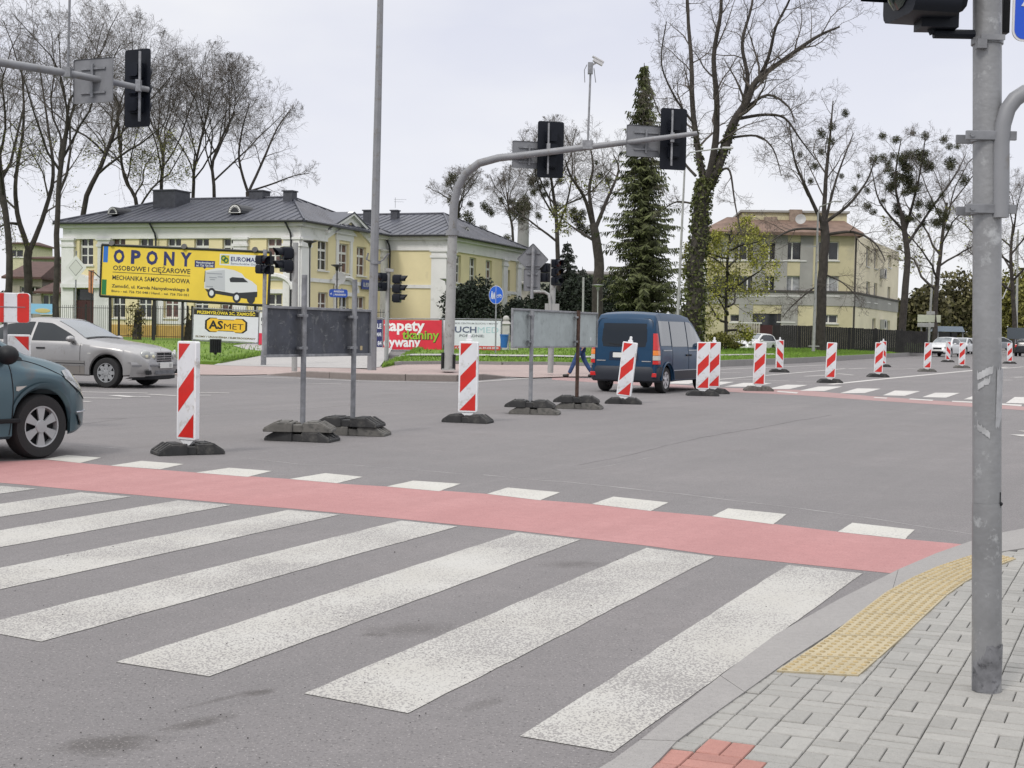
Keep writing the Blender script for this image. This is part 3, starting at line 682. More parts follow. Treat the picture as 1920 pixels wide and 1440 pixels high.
pil(FA, W0 - .5, 1.1); pil(FB, .55, 1.15); pil(FB, V1 - .45, .9); pil(FC, W2 - .55, 1.1); pil(FD, .6, 1.2); pil(FD, V3 - 3.6, .9); pil(FD, V3 - .5, .9)
# window surrounds and heads
mb = MB()
x, z = loc(645, 455, C1, v); zt = z
for sx in (-1, 1): fbox(mb, FB, x + sx * .95 - .16, x + sx * .95 + .16, 4.3, zt + .12, -.02, .08)
fbox(mb, FB, x - 1.2, x + 1.2, zt + .12, zt + .5, -.02, .09)
mb.add([FB @ Vector(p) for p in ((x - 1.5, zt + .5, .0), (x + 1.5, zt + .5, .0), (x, zt + 1.2, .0), (x - 1.5, zt + .5, .2), (x + 1.5, zt + .5, .2), (x, zt + 1.2, .2))], [(3, 4, 5), (0, 3, 5, 2), (1, 2, 5, 4), (0, 1, 4, 3)])
mb.build('window_pediment', wht, yb)
def arch(F, x, z, r, d=.14):
    mb = MB(); pts = [F @ Vector((x + cos(t) * r, z + sin(t) * r * .62, d)) for t in [pi * i / 12 for i in range(13)]]
    mb.tube(pts, .16, 6)
    fbox(mb, F, x - r, x + r, z - .25, z, -.02, .12)
    for sx in (-1, 1): fbox(mb, F, x + sx * (r - .12) - .14, x + sx * (r - .12) + .14, z - 2.6, z - .25, -.02, .1)
    mb.build('arched_surround', wht, yb)
xa, za = loc(646, 548, C1, v); arch(FB, xa, za - .0, 1.5)
xb_, zb_ = loc(514, 536, C0, u); arch(FA, xb_, zb_ - .2, 1.35)
mb = MB(); xc, zc = loc(321, 560, C0, u); fbox(mb, FA, xc - 1.15, xc - .55, 1.3, 4.0, -.02, .06); fbox(mb, FA, xc + .55, xc + 1.15, 1.3, 4.0, -.02, .06); fbox(mb, FA, xc - .55, xc + .55, 1.3, 1.5, -.02, .06)
mb.build('window_surround', wht, yb); mb = MB()
for sx in (-1, 1): fbox(mb, FA, dx + sx * 1.0 - .2, dx + sx * 1.0 + .2, .3, 3.5, -.02, .09)
fbox(mb, FA, dx - 1.6, dx + 1.6, 3.5, 3.75, -.02, .35)
mb.add([FA @ Vector(p) for p in ((dx - 1.5, 3.75, .0), (dx + 1.5, 3.75, .0), (dx, 4.35, .0), (dx - 1.5, 3.75, .3), (dx + 1.5, 3.75, .3), (dx, 4.35, .3))], [(3, 4, 5), (0, 3, 5, 2), (1, 2, 5, 4)])
mb.build('portal', wht, yb)
mb = MB(); fbox(mb, FA, dx - .72, dx + .72, .3, dz - .75, -.24, -.16); fbox(mb, FA, dx - .04, dx + .04, .4, dz - .85, -.16, -.13); d_ = mb.build('door', mat('maroon_door', (.045, .012, .012), .5, var=.2), yb)
mb = MB(); fbox(mb, FA, dx - .7, dx + .7, dz - .72, dz - .05, -.22, -.19); mb.build('fanlight', pane_d, d_)
mb = MB()
hip(mb, C1, u, v, -W0 - .55, .55, -.55, V1 + .4, ZE - .0, 9.65, -W0 + 4.0, -3.9)
mb.build('roof', roofm, yb)
mb = MB(); hip(mb, C2, u, v, -11, W2 + .55, -.55, V3 + .5, ZE - .004, 9.72, -7, W2 - 3.4); mb.build('roof', roofm, yb)
mb = MB()                                          # little roof behind the gable
pk = FB @ Vector((gx, gz + .1, .35)); l0 = FB @ Vector((g0 - .45, ZE - .25, .35)); r0 = FB @ Vector((g1 + .45, ZE - .25, .35)); bk = FB @ Vector((gx, gz + .1, -3.6)); lb = FB @ Vector((g0 - .45, ZE - .25, -1)); rb = FB @ Vector((g1 + .45, ZE - .25, -1))
mb.add([pk, l0, r0, bk, lb, rb], [(1, 0, 3, 4), (0, 2, 5, 3)]); mb.add([p + Vector((0, 0, -.1)) for p in (pk, l0, r0)] + [pk, l0, r0], [(1, 0, 3, 4), (0, 2, 5, 3)])
mb.build('gable_roof', roofm, yb)
mb = MB()
def gut(F, a, b, d=.6): mb.tube([F @ Vector((a, ZE - .08, d)), F @ Vector((b, ZE - .08, d))], .075, 6)
gut(FA, -.5, W0 + .5); gut(FB, -.3, g0 - .4); gut(FB, g1 + .4, V1 - .6); gut(FC, .6, W2 + .5); gut(FD, -.5, V3)
mb.build('gutter', roof_dark, yb)
def dpipe(F, x, d=.2):
    mb = MB(); mb.tube([F @ Vector(p) for p in ((x - .15, ZE - .1, .55), (x - .05, ZE - .3, .5), (x + .1, ZE - .75, .3), (x + .1, ZE - 1.1, d), (x + .1, .6, d))], .065, 6); mb.build('downpipe', roof_dark, yb)
dpipe(FA, loc(293, 460, C0, u)[0]); dpipe(FA, loc(546, 460, C0, u)[0]); dpipe(FC, .25)
def roof_z(uu): return 0
def chimney(px, py, Y, w, h, slope=0, l=None):
    p = A(px, py, Y); mb = MB(); mb.box((p.x, p.y, p.z - h / 2), (w, l or w, h), rotz(ang)); mb.box((p.x, p.y, p.z + .04), (w + .12, (l or w) + .12, .08), rotz(ang))
    mb.build('chimney', chim, yb)
chimney(322, 360, 88, 1.7, 1.2); chimney(487, 360, 88, 1.0, 1.2); chimney(544, 360, 86, .65, 1.0); chimney(691, 396, 92, .55, 1.6); chimney(741, 396, 97, .5, 1.4)
def dormer(px, py, F, P, d, r=.42):               # half-round vents that sit on the roof slope
    h = hitv(px, py, P + F.col[2].to_3d() * -.9, d); n = F.col[2].to_3d()
    mb = MB(); T = frame(h, F.col[0].to_3d())
    prof = [(cos(t) * r, sin(t) * r * 1.15) for t in [pi * i / 10 for i in range(11)]]
    mb.prism(prof, -1.5, .1, T); o = mb.build('dormer', roof_dark, yb)
    mb = MB(); q = [(a * .86, b * .86 + .02) for a, b in prof]; s = [(a * .5, b * .5 + .05) for a, b in prof]
    mb.add([T @ Vector((a, b, .13)) for a, b in q] + [T @ Vector((a, b, .13)) for a, b in s], [(i, i + 1, 12 + i - 1 + 0, 11 + i) for i in range(10)] + [(0, 11, 21, 10)])
    mb.build('frame', M['frame_white'], o)
dormer(213, 402, FA, C0, u); dormer(442, 400, FA, C0, u, .5); dormer(874, 440, FD, C3, v, .5)
mb = MB(); q = A(741, 390, 97); mb.tube([q, q + Vector((0, 0, .75))], .02, 4); mb.tube([q + Vector((-.1, 0, .62)), q + Vector((.8, 0, .62))], .012, 4); mb.tube([q + Vector((-.1, 0, .45)), q + Vector((.6, 0, .45))], .012, 4)
mb.build('aerial', M['galv'], yb)
mb = MB(); x, z = loc(617, 522, C1, v); Q = FB @ Vector((x, z, .7)); nn = (Vector((-.1, -1, .35))).normalized()
T = Matrix.Translation(Q) @ nn.to_track_quat('Z', 'Y').to_matrix().to_4x4(); mb.lathe([(.01, -.1), (.25, -.07), (.42, 0), (.42, .01), (.25, -.05), (.01, -.08)], 20, T); mb.tube([Q, FB @ Vector((x, z - .1, .0))], .04, 5)
mb.build('satellite_dish', mat('dish_grey', (.5, .5, .5), .5), yb, smooth=True)
mb = MB(); h = hitv(691, 534, C1 + u * .12, v); T = frame(h, v); mb.prism([(-.05, -.32), (2.0, -.32), (2.0, .32), (-.05, .32)], 0, .05, T @ Matrix.Translation((-1.0, 0, 0)))
sg = mb.build('street_name_plate', mat('blue_enamel', (.012, .04, .22), .4), yb)
mb = MB(); text_mb(mb, 'UL. PEOWIAKOW', T @ Matrix.Translation((-.88, -.14, .052)), .26, width=1.75, bold=.02); mb.build('lettering', M['white_paint'], sg)
# --- the apartment house on the right, seen through the trees
apt = thing('apartment_house', 'three storey yellow and grey apartment house with mansard roof behind bare trees on the right', 'building')
awall = mat('faded_yellow_render', (.50, .455, .30), .9, var=.12, vscale=.4, dirt=((.40, .37, .28), .25, .5)); agrey = mat('grey_render', (.31, .305, .29), .9, var=.12, vscale=.5)
awall2 = mat('lit_cream_render', (.72, .66, .50), .9, var=.06, vscale=.5, dirt=((.58, .53, .40), .15, .6))  # paler than the front: the side's stronger light is put into the colour
tile = mat('faded_terracotta_tiles', (.15, .098, .075), .85, var=.25, vscale=1.5, bump=.3, bscale=12)
P0 = Vector((A(1322, 600, 106).x, 106, 0)); du = Vector((cos(radians(-4)), sin(radians(-4)), 0)); dv = Vector((sin(radians(24)), cos(radians(24)), 0))
x1, _ = loc(1598, 600, P0, du); P1 = P0 + du * x1; x2, _ = loc(1682, 600, P1, dv); FE = frame(P0, du); FF = frame(P1, dv)
ze = loc(1480, 436, P0, du)[1]; zf = loc(1660, 462, P1, dv)[1]
oe = []; of = []
for px in (1362, 1402, 1443, 1486, 1554): oe.append((px, 453, 488, 2.1 if px < 1500 else 1.6))
for px in (1362, 1402, 1443, 1486, 1554): oe.append((px, 517, 554, 2.1 if px < 1500 else 1.6))
for px, a, b, wd in ((1398, 590, 604, 2.4), (1474, 588, 603, 1.3), (1554, 590, 606, 1.4)): oe.append((px, a, b, wd))
for px, a, b, wd in ((1628, 528, 566, 1.8), (1642, 531, 568, 1.8), (1667, 538, 569, 1.6), (1628, 462, 500, 1.7), (1643, 466, 504, 1.7), (1669, 478, 502, 1.6), (1639, 597, 622, 1.8), (1666, 601, 622, 1.8)): of.append((px, a, b, wd))
def mk(lst, P, d):
    r = []
    for px, a, b, wd in lst:
        x, zt = loc(px, a, P, d); _, zb = loc(px, b, P, d); r.append((x - wd / 2, x + wd / 2, zb, zt))
    return r
oe = mk(oe, P0, du); of = mk(of, P1, dv); ddx, ddz = loc(1438, 588, P0, du); dop = (ddx - 1.1, ddx + 1.1, .4, ddz)
mb = MB(); wall_panel(mb, FE, x1, .3, ze, oe + [dop]); mb.build('wall', awall, apt)
mb = MB(); wall_panel(mb, FF, x2, .3, zf, of); mb.build('wall', awall2, apt)['label'] = 'cream side wall with its brighter light put into the colour'
mb = MB()
for o in oe[2:4] + oe[7:9]: pass
for px in (1423, 1464, 1512): c, _ = loc(px, 500, P0, du); fbox(mb, FE, c - .5, c + .5, 4.8, ze - .02, -.05, .035)
fbox(mb, FE, -.1, x1 + .1, 3.75, 4.75, -.05, .06); fbox(mb, FF, -.1, x2 + .1, 3.75, 4.75, -.05, .06); fbox(mb, FE, ddx - 2.2, ddx - 1.12, .3, 3.74, -.05, .05); fbox(mb, FE, ddx + 1.12, ddx + 2.4, .3, 3.74, -.05, .05)
mb.build('render_band', agrey, apt)
mb = MB(); fbox(mb, FE, -.1, x1 + .12, 4.76, 4.92, -.05, .14); fbox(mb, FF, -.1, x2 + .1, 4.76, 4.92, -.05, .14); fbox(mb, FF, .3, .45, .3, zf, -.05, .12); mb.build('string_course', mat('dark_trim', (.06, .055, .05), .8), apt)
for o in oe: window(apt, FE, *o, transoms=(), pm=rw.choice([pane_d, pane_d, pane_w]))
for o in of: window(apt, FF, *o, transoms=(), pm=rw.choice([pane_d, pane_c]))
mb = MB(); fbox(mb, FE, dop[0], dop[1], .4, ddz - .9, -.2, -.1); d_ = mb.build('door', mat('dark_red_door', (.05, .012, .014), .5), apt)
mb = MB(); fbox(mb, FE, dop[0], dop[1], ddz - .9, ddz, -.2, -.1); mb.build('fanlight', pane_d, d_)
mb = MB(); zr = loc(1480, 402, P0, du)[1]; B = lambda a, b, z: P0 + du * a + Vector((-du.y, du.x, 0)) * b + Vector((0, 0, z))
mb.add([B(-.6, -.6, ze), B(x1 + .6, -.6, ze), B(x1 + .6, 14, ze), B(-.6, 14, ze), B(1.8, 3.2, zr), B(x1 - .6, 3.2, zr), B(x1 - .6, 12, zr), B(1.8, 12, zr)], [(0, 1, 5, 4), (1, 2, 6, 5), (2, 3, 7, 6), (3, 0, 4, 7), (4, 5, 6, 7)])
mb.add([B(-.6, -.6, ze - .25), B(x1 + .6, -.6, ze - .25), B(x1 + .6, 14, ze - .25), B(-.6, 14, ze - .25), B(-.6, -.6, ze), B(x1 + .6, -.6, ze), B(x1 + .6, 14, ze), B(-.6, 14, ze)], [(0, 1, 5, 4), (1, 2, 6, 5), (3, 0, 4, 7)])
mb.build('roof', tile, apt)
mb = MB(); fbox(mb, FE, 3.0, x1 - .2, ze + .3, loc(1540, 394, P0, du)[1], -9, -2.6); mb.build('attic_wall', awall, apt)
mb = MB(); fbox(mb, FE, 2.8, x1 + .0, loc(1540, 394, P0, du)[1], loc(1540, 390, P0, du)[1], -9.2, -2.4); mb.build('attic_cornice', agrey, apt)
mb = MB()
for px, py in ((1452, 402), (1500, 388)):
    q = loc(px, py, P0, du); fbox(mb, FE, q[0] - .5, q[0] + .5, q[1] - 2.0, q[1], -3.3, -2.2)
mb.build('chimney', mat('old_chimney_brick', (.26, .2, .16), .9, var=.2), apt)
mb = MB(); T = Matrix.Translation(FE @ Vector((loc(1504, 409, P0, du)[0], loc(1504, 409, P0, du)[1], -.8))) @ Vector((-.25, -1, .3)).to_track_quat('Z', 'Y').to_matrix().to_4x4(); mb.lathe([(.01, -.12), (.22, -.08), (.42, 0), (.22, -.06), (.01, -.1)], 18, T); mb.build('satellite_dish', mat('dish_white', (.33, .33, .33), .5), apt)
acm = mat('ac_white', (.5, .5, .5), .5)
for px, py in ((1652, 513), (1652, 608)):
    q = loc(px, py, P1, dv); mb = MB(); fbox(mb, FF, q[0] - .6, q[0] + .6, q[1] - .42, q[1] + .42, .02, .4); ac = mb.build('air_conditioner', acm, apt)
    F2 = FF @ Matrix.Translation((q[0] - .15, q[1], .405)); mb = MB(); mb.prism([(cos(t) * .32, sin(t) * .32) for t in [2 * pi * i / 14 for i in range(14)]], 0, .01, F2); mb.build('fan_grille', M['black_plastic'], ac)
# --- houses far left, a low white hall and a chimney far behind
def house(name, label, px0, px1, pyb, pye, pyr, Y, wm, rm, dep=9, wins=(), hipd=.0):
    a, b = A(px0, pyb, Y), A(px1, pyb, Y); ze_ = A(px0, pye, Y).z; zr_ = A((px0 + px1) / 2, pyr, Y).z; W = b.x - a.x
    r = thing(name, label, 'building'); F = frame(Vector((a.x, Y, 0)), (1, 0, 0)); op = []
    for q in wins:
        c = A(q[0], q[1], Y); d = A(q[0], q[2], Y); op.append((c.x - a.x - q[3] / 2, c.x - a.x + q[3] / 2, d.z, c.z))
    mb = MB(); wall_panel(mb, F, W, 0, ze_, op); wall_panel(mb, frame(Vector((b.x, Y, 0)), (0, 1, 0)), dep, 0, ze_, []); wall_panel(mb, frame(Vector((a.x, Y + dep, 0)), (0, -1, 0)), dep, 0, ze_, [])
    if not hipd and zr_ > ze_ + .3:
        for X in (0, W): mb.add([F @ Vector((X, ze_, 0)), F @ Vector((X, ze_, -dep)), F @ Vector((X, zr_, -dep / 2))], [(0, 1, 2)])
    mb.build('wall', wm, r)
    for o in op: window(r, F, *o, transoms=(), pm=pane_d)
    mb = MB(); e = .4; q = [F @ Vector(p) for p in ((-e, ze_ - .1, e), (W + e, ze_ - .1, e), (W + e, ze_ - .1, -dep - e), (-e, ze_ - .1, -dep - e), (hipd, zr_, -dep / 2), (W - hipd, zr_, -dep / 2))]
    mb.add(q + [p + Vector((0, 0, .16)) for p in q], [(6, 7, 11, 10), (7, 8, 11), (8, 9, 10, 11), (9, 6, 10), (0, 1, 7, 6), (1, 2, 8, 7), (3, 0, 6, 9), (1, 0, 4, 5), (0, 3, 4), (2, 1, 5)])
    mb.build('roof', rm, r); return r
beige = mat('beige_render', (.36, .33, .28), .9, var=.12, vscale=.5, dirt=((.27, .25, .22), .25, .6)); brown = mat('brown_tiles', (.085, .045, .038), .8, var=.2, vscale=2)
house('beige_house', 'old beige house with brown roof between the tree trunks at the left edge', 16, 70, 600, 520, 489, 100, beige, brown, wins=((52, 537, 549, 1.2), (64, 537, 549, 1.2)))
house('beige_house.001', 'small beige annex with lean-to brown roof right of the old beige house', 76, 112, 600, 548, 530, 98, beige, brown, wins=((91, 552, 588, 1.0),), dep=6)
house('grey_house', 'tall pale grey gabled house high behind the brown roofed house', 60, 100, 600, 484, 480, 125, mat('pale_grey_render', (.4, .39, .36), .9, var=.1), brown, dep=8)
house('cream_house', 'far cream block behind the leftmost trees', 18, 46, 600, 456, 452, 150, mat('cream_plaster', (.5, .47, .34), .9, var=.1), brown, wins=((30, 468, 482, 1.6),))
house('white_hall', 'low white hall half hidden by evergreens behind the diamond sign', 1000, 1170, 640, 512, 506, 135, mat('hall_white', (.38, .37, .33), .9, var=.1), mat('hall_roof', (.14, .13, .125), .8), dep=12, wins=((1150, 520, 536, 2.2), (1120, 520, 536, 2.2)))
house('stone_outbuilding', 'rough grey stone outbuilding with tiled courses at the end of the yellow house', 968, 1002, 640, 531, 529, 112, mat('grey_stone', (.36, .34, .31), .9, var=.25, vscale=1.2, bump=.4, bscale=4), mat('stone_roof', (.25, .24, .22), .9), dep=6)
st = thing('smokestack', 'tall grey concrete smokestack rising behind the end of the yellow house', 'chimney', A(977, 640, 190) * 1.0)
st.location.z = 0; mb = MB(); zt = A(982, 372, 190).z; mb.lathe([(1.05, 0), (.85, zt * .6), (.72, zt), (.55, zt), (.55, zt - 2)], 18); mb.build('shaft', mat('smokestack_concrete', (.22, .215, .22), .9, var=.12, vscale=.3), st, smooth=True)
mb = MB(); mb.lathe([(.74, zt - 1.6), (.92, zt - 1.4), (.92, zt - .6), (.74, zt - .4)], 18); mb.build('rim', mat('rim_concrete', (.22, .21, .21), .9), st, smooth=True)
# ---------------------------------------------------------------- trees, shrubs and hedges
bark = mat('dark_bark', (.042, .036, .032), .95, var=.35, vscale=3, bump=.4, bscale=10)
twig = mat('twig_bark', (.085, .072, .062), .95)
ivy_m = mat('ivy_leaves', (.065, .075, .018), .7, isl=.55); mist_m = mat('mistletoe_leaves', (.045, .047, .018), .8, isl=.6)
bud_m = mat('spring_leaves', (.30, .30, .05), .7, isl=.45); bud2_m = mat('sparse_buds', (.15, .16, .03), .7, isl=.5)
yew_m = mat('yew_needles', (.012, .020, .011), .8, isl=.6); spr_m = mat('spruce_needles', (.072, .084, .028), .8, isl=.55); dspr_m = mat('dark_spruce_needles', (.014, .021, .013), .8, isl=.5)
olive_m = mat('olive_foliage', (.15, .145, .03), .8, isl=.5); brownf_m = mat('brown_green_foliage', (.075, .068, .026), .8, isl=.5)
def leaf(mb, p, s, rnd, flat=1.0):
    a = Vector((rnd.gauss(0, 1), rnd.gauss(0, 1), rnd.gauss(0, flat))).normalized(); b = a.orthogonal().normalized(); c = a.cross(b); t = rnd.uniform(0, pi); b, c = b * cos(t) + c * sin(t), c * cos(t) - b * sin(t)
    mb.add([p - b * s, p + c * s * .55, p + b * s, p - c * s * .55], [(0, 1, 2, 3)])
class Tree:
    def __init__(s, seed, env=None, wig=(.05, .16, .2, .24, .28), trop=(.02, .05, .05, .04, .03), cnt=(0, 9, 8, 9, 0), ratio=(.5, .5, .5, .56), ang=(40, 46, 46, 42), rmin=.0075, last=4, droop=0):
        s.r = random.Random(seed); s.env = env; s.wig = wig; s.trop = trop; s.cnt = cnt; s.ratio = ratio; s.ang = ang; s.rmin = rmin; s.last = last
        s.big = MB(); s.fine = MB(); s.tips = []; s.nodes = []
    def out(s, p):
        if not s.env: return False
        c, rx, rz = s.env; q = p - c
        return (q.x / rx) ** 2 + (q.y / rx) ** 2 + (q.z / rz) ** 2 > 1
    def kids(s, pts, rs, L, lvl, start=.25):
        k = s.cnt[lvl]; az = s.r.uniform(0, 6.28); n = len(pts) - 1
        for j in range(k):
            t = start + (1 - start) * (j + s.r.uniform(.1, .9)) / k; f = t * n; i = min(n - 1, int(f)); p = pts[i].lerp(pts[i + 1], f - i); d = (pts[i + 1] - pts[i]).normalized(); r = rs[i] + (rs[i + 1] - rs[i]) * (f - i)
            az += 2.4 + s.r.uniform(-.5, .5); o = d.orthogonal().normalized(); o = Matrix.Rotation(az, 3, d) @ o; a = radians(s.ang[lvl] + s.r.uniform(-14, 14))
            s.branch(p, d * cos(a) + o * sin(a), L * s.ratio[lvl] * (1.25 - .65 * t) * s.r.uniform(.75, 1.2), max(s.rmin, r * s.r.uniform(.36, .54)), lvl + 1)
    def branch(s, p, d, L, r, lvl):
        n = (6, 7, 5, 4, 3)[lvl]; pts = [p]; rs = [r]
        for i in range(n):
            d = (d + Vector((s.r.gauss(0, 1), s.r.gauss(0, 1), s.r.gauss(0, 1))) * s.wig[lvl] + Vector((0, 0, s.trop[lvl]))).normalized(); p = p + d * (L / n)
            if lvl >= 1 and s.out(p): break
            pts.append(p); rs.append(max(s.rmin * .7, r * (1 - .72 * (i + 1) / n)))
        if len(pts) < 2: return
        (s.big if lvl < 2 else s.fine).tube(pts, rs, (8, 6, 4, 3, 3)[lvl], cap=False)
        if lvl >= 2: s.tips.append(pts[-1]); s.nodes += pts[1:]
        if lvl < s.last: s.kids(pts, rs, (pts[-1] - pts[0]).length, lvl, .2)
    def limb(s, pts, r0, r1, lvl=1, L=None, n=None, start=.2, sides=8, steps=4):
        r0 *= .58; r1 *= .62
        P = []
        for i in range(len(pts) - 1):                # Catmull-Rom through the given points
            a, b, c, d = pts[max(0, i - 1)], pts[i], pts[i + 1], pts[min(len(pts) - 1, i + 2)]
            for k in range(steps):
                t = k / steps; P.append(.5 * ((2 * b) + (c - a) * t + (2 * a - 5 * b + 4 * c - d) * t * t + (3 * b - a - 3 * c + d) * t ** 3))
        P.append(pts[-1]); R = [r0 + (r1 - r0) * i / (len(P) - 1) for i in range(len(P))]
        P = [q + Vector((noise.noise(q * .7), noise.noise(q * .7 + Vector((9, 0, 0))), 0)) * min(.25, R[i] * .35) for i, q in enumerate(P)]
        s.big.tube(P, R, sides, cap=False)
        if n:
            o = s.cnt; s.cnt = (*o[:lvl], n, *o[lvl + 1:]); s.kids(P, R, L, lvl, start); s.cnt = o
        return P
    def make(s, name, label, base, bk=None, group='bare trees around the crossroads', buds=None, mistle=(), ivy=None):
        r = thing(name, label, 'tree', base, 0, group); inv = -Vector(base)
        for mb, nm in ((s.big, 'trunk'), (s.fine, 'crown')):
            if not mb.v: continue
            mb.v = [(a + inv.x, b + inv.y, c + inv.z) for a, b, c in mb.v]; mb.build(nm, bk or (bark if nm == 'trunk' else twig), r, smooth=(nm == 'trunk'), sharp=80)
        if buds:
            cnt, size, m, lo, hi = buds; mb = MB(); nd = [q for q in s.nodes if lo <= q.z <= hi]
            if nd:
                for k in range(cnt): leaf(mb, s.r.choice(nd) + inv + Vector((s.r.gauss(0, .12), s.r.gauss(0, .12), s.r.gauss(0, .12))), size * s.r.uniform(.6, 1.4), s.r)
                mb.build('leaves', m, r)
        if ivy:
            mb = MB()
            for P, R, cnt in ivy:
                for k in range(cnt):
                    f = s.r.random() ** 1.1 * (len(P) - 1); i = min(len(P) - 2, int(f)); q = P[i].lerp(P[i + 1], f - i); a = s.r.uniform(0, 6.28)
                    leaf(mb, q + Vector((cos(a), sin(a), 0)) * (R[0] + (R[1] - R[0]) * f / len(P)) * s.r.uniform(.9, 1.35) + inv, s.r.uniform(.06, .14), s.r)
            mb.build('ivy', ivy_m, r)
        for px, py, Y, rad in mistle:
            o = bpy.data.objects.new('mistletoe', mist_mesh); C.objects.link(o); o.parent = r; o.location = A(px, py, Y) + inv; o.scale = tuple(rad * s.r.uniform(.85, 1.4) for _ in range(3)); o.rotation_euler = (s.r.uniform(0, 6), s.r.uniform(0, 6), 0)
        return r
mb = MB(); rr = random.Random(2)
for k in range(560):
    q = Vector((rr.gauss(0, 1), rr.gauss(0, 1), rr.gauss(0, 1))).normalized() * (rr.random() ** .55) * (1 + .45 * noise.noise(Vector((k * .37, 0, 0)))); leaf(mb, q, rr.uniform(.08, .15), rr)
for k in range(26):
    q = Vector((rr.gauss(0, 1), rr.gauss(0, 1), rr.gauss(0, 1))).normalized(); mb.tube([q * .05, q * .95], .018, 3, cap=False)
_t = mb.build('mistletoe', mist_m); mist_mesh = _t.data; bpy.data.objects.remove(_t)
def pix(path, Y, dy=0.0): n = len(path) - 1; return [A(x, y, Y + dy * i / max(1, n)) for i, (x, y) in enumerate(path)]
def auto(seed, path, Y, r0, r1, nl, L, spread=34, bottom=.45, env=None, dy=0.0, tree_kw=None, base_z=.3):
    """trunk along a pixel path, limbs leaving its upper part"""
    t = Tree(seed, env, **(tree_kw or {})); P = pix(path, Y, dy); base = Vector((P[0].x, P[0].y, base_z)); P[0] = base - Vector((0, 0, .2))
    Q = t.limb(P, r0, r1); az = t.r.uniform(0, 6); n = len(Q) - 1
    for k in range(nl):
        f = (bottom + (1 - bottom) * (k + .5) / nl) * n; i = min(n - 1, int(f)); p = Q[i].lerp(Q[i + 1], f - i); az += 2.4; a = radians(spread * (1.25 - .6 * k / nl) + t.r.uniform(-7, 7))
        d = Vector((cos(az) * sin(a), sin(az) * sin(a), cos(a))); t.branch(p, d, L * t.r.uniform(.75, 1.1) * (1.1 - .25 * k / nl), (r0 + (r1 - r0) * f / n) * .36, 1)
    return t, base
def ht(y, Y, x=300): return A(x, y, Y).z
LG = 'bare trees at the left behind the yellow house'
# left group: dark forked trunks in front, ascending crowns
t, b = auto(31, [(14, 612), (18, 480), (2, 330), (-5, 270)], 88, .45, .25, 7, 8.5, 30, env=(A(10, 260, 88), 7.5, 9.5)); t.make('bare_tree', 'thick dark bare tree leaning at the left edge of the photo', b, group=LG, buds=(700, .07, bud2_m, 3, 14))
t = Tree(32, (A(70, 270, 92), 8.5, 10.6)); P = t.limb(pix([(53, 610), (52, 500), (54, 470)], 92), .52, .45); b = Vector((P[0].x, 92, .2))
t.limb(pix([(54, 472), (32, 400), (30, 330), (45, 230), (40, 120)], 92, -2), .36, .08, 1, 8.5, 9, .25); t.limb(pix([(54, 472), (78, 415), (100, 330), (92, 250), (75, 130)], 92, 2), .36, .08, 1, 8.5, 9, .25); t.limb(pix([(34, 420), (10, 420), (-20, 440)], 92, -3), .2, .06, 1, 5, 5)
t.make('bare_tree', 'bare tree with a low V fork behind the striped barrier board', b, group=LG, buds=(900, .07, bud2_m, 3, 13))
t, b = auto(33, [(105, 615), (106, 480), (112, 330), (128, 230)], 82, .36, .2, 8, 8.6, 26, .55, env=(A(128, 200, 82), 6.8, 8.2)); t.make('bare_tree', 'straight dark bare trunk touching the left corner of the yellow house', b, group=LG)
t, b = auto(34, [(140, 560), (155, 400), (190, 310), (216, 240), (226, 190)], 99, .42, .14, 9, 8.0, 36, .4, env=(A(200, 210, 99), 7.5, 8.4)); t.make('bare_tree', 'bare tree leaning right behind the left hip of the grey roof', b, group=LG, buds=(500, .07, bud2_m, 6, 15))
t, b = auto(35, [(252, 560), (258, 400), (232, 330), (222, 230)], 102, .34, .12, 8, 7.5, 34, .3, env=(A(245, 290, 102), 6.2, 7.2)); t.make('bare_tree', 'slim budding bare tree behind the left end of the grey roof', b, group=LG, buds=(1500, .08, bud2_m, 8, 15))
for sd, pa, pth, Y, lab, env in ((36, 'x', [(300, 560), (302, 370), (306, 290), (292, 240)], 104, 'first bare crown behind the big roof chimney', (345, 240, 7.4, 7.6)), (37, 'x', [(352, 560), (362, 370), (366, 310), (392, 200)], 108, 'slender bare tree with twin stems behind the middle of the grey roof', (395, 250, 6.4, 7.4)),
                             (38, 'x', [(405, 560), (402, 380), (400, 300), (440, 210)], 104, 'bare tree with a curved stem above the right dormer of the grey roof', (438, 260, 6.0, 6.6))):
    t, b = auto(sd, pth, Y, .30, .12, 9, 8.2, 26, .42, env=(A(env[0], env[1], Y), env[2], env[3])); t.make('bare_tree', lab, b, group=LG)
t = Tree(39, (A(490, 285, 102), 5.2, 5.2)); P = t.limb(pix([(468, 560), (467, 400), (466, 360)], 102), .36, .3); b = Vector((P[0].x, 102, .3))
t.limb(pix([(466, 362), (448, 300), (455, 240), (470, 190)], 102, -2), .2, .05, 1, 6, 9, .2); t.limb(pix([(466, 362), (498, 290), (520, 240), (545, 205)], 102, 2), .2, .05, 1, 6, 10, .2); t.limb(pix([(470, 358), (510, 345), (550, 330), (580, 325)], 102, 1), .14, .04, 1, 4, 8, .2)
t.make('bare_tree', 'rounded bare tree above the small roof chimney, right end of the left group', b, group=LG)
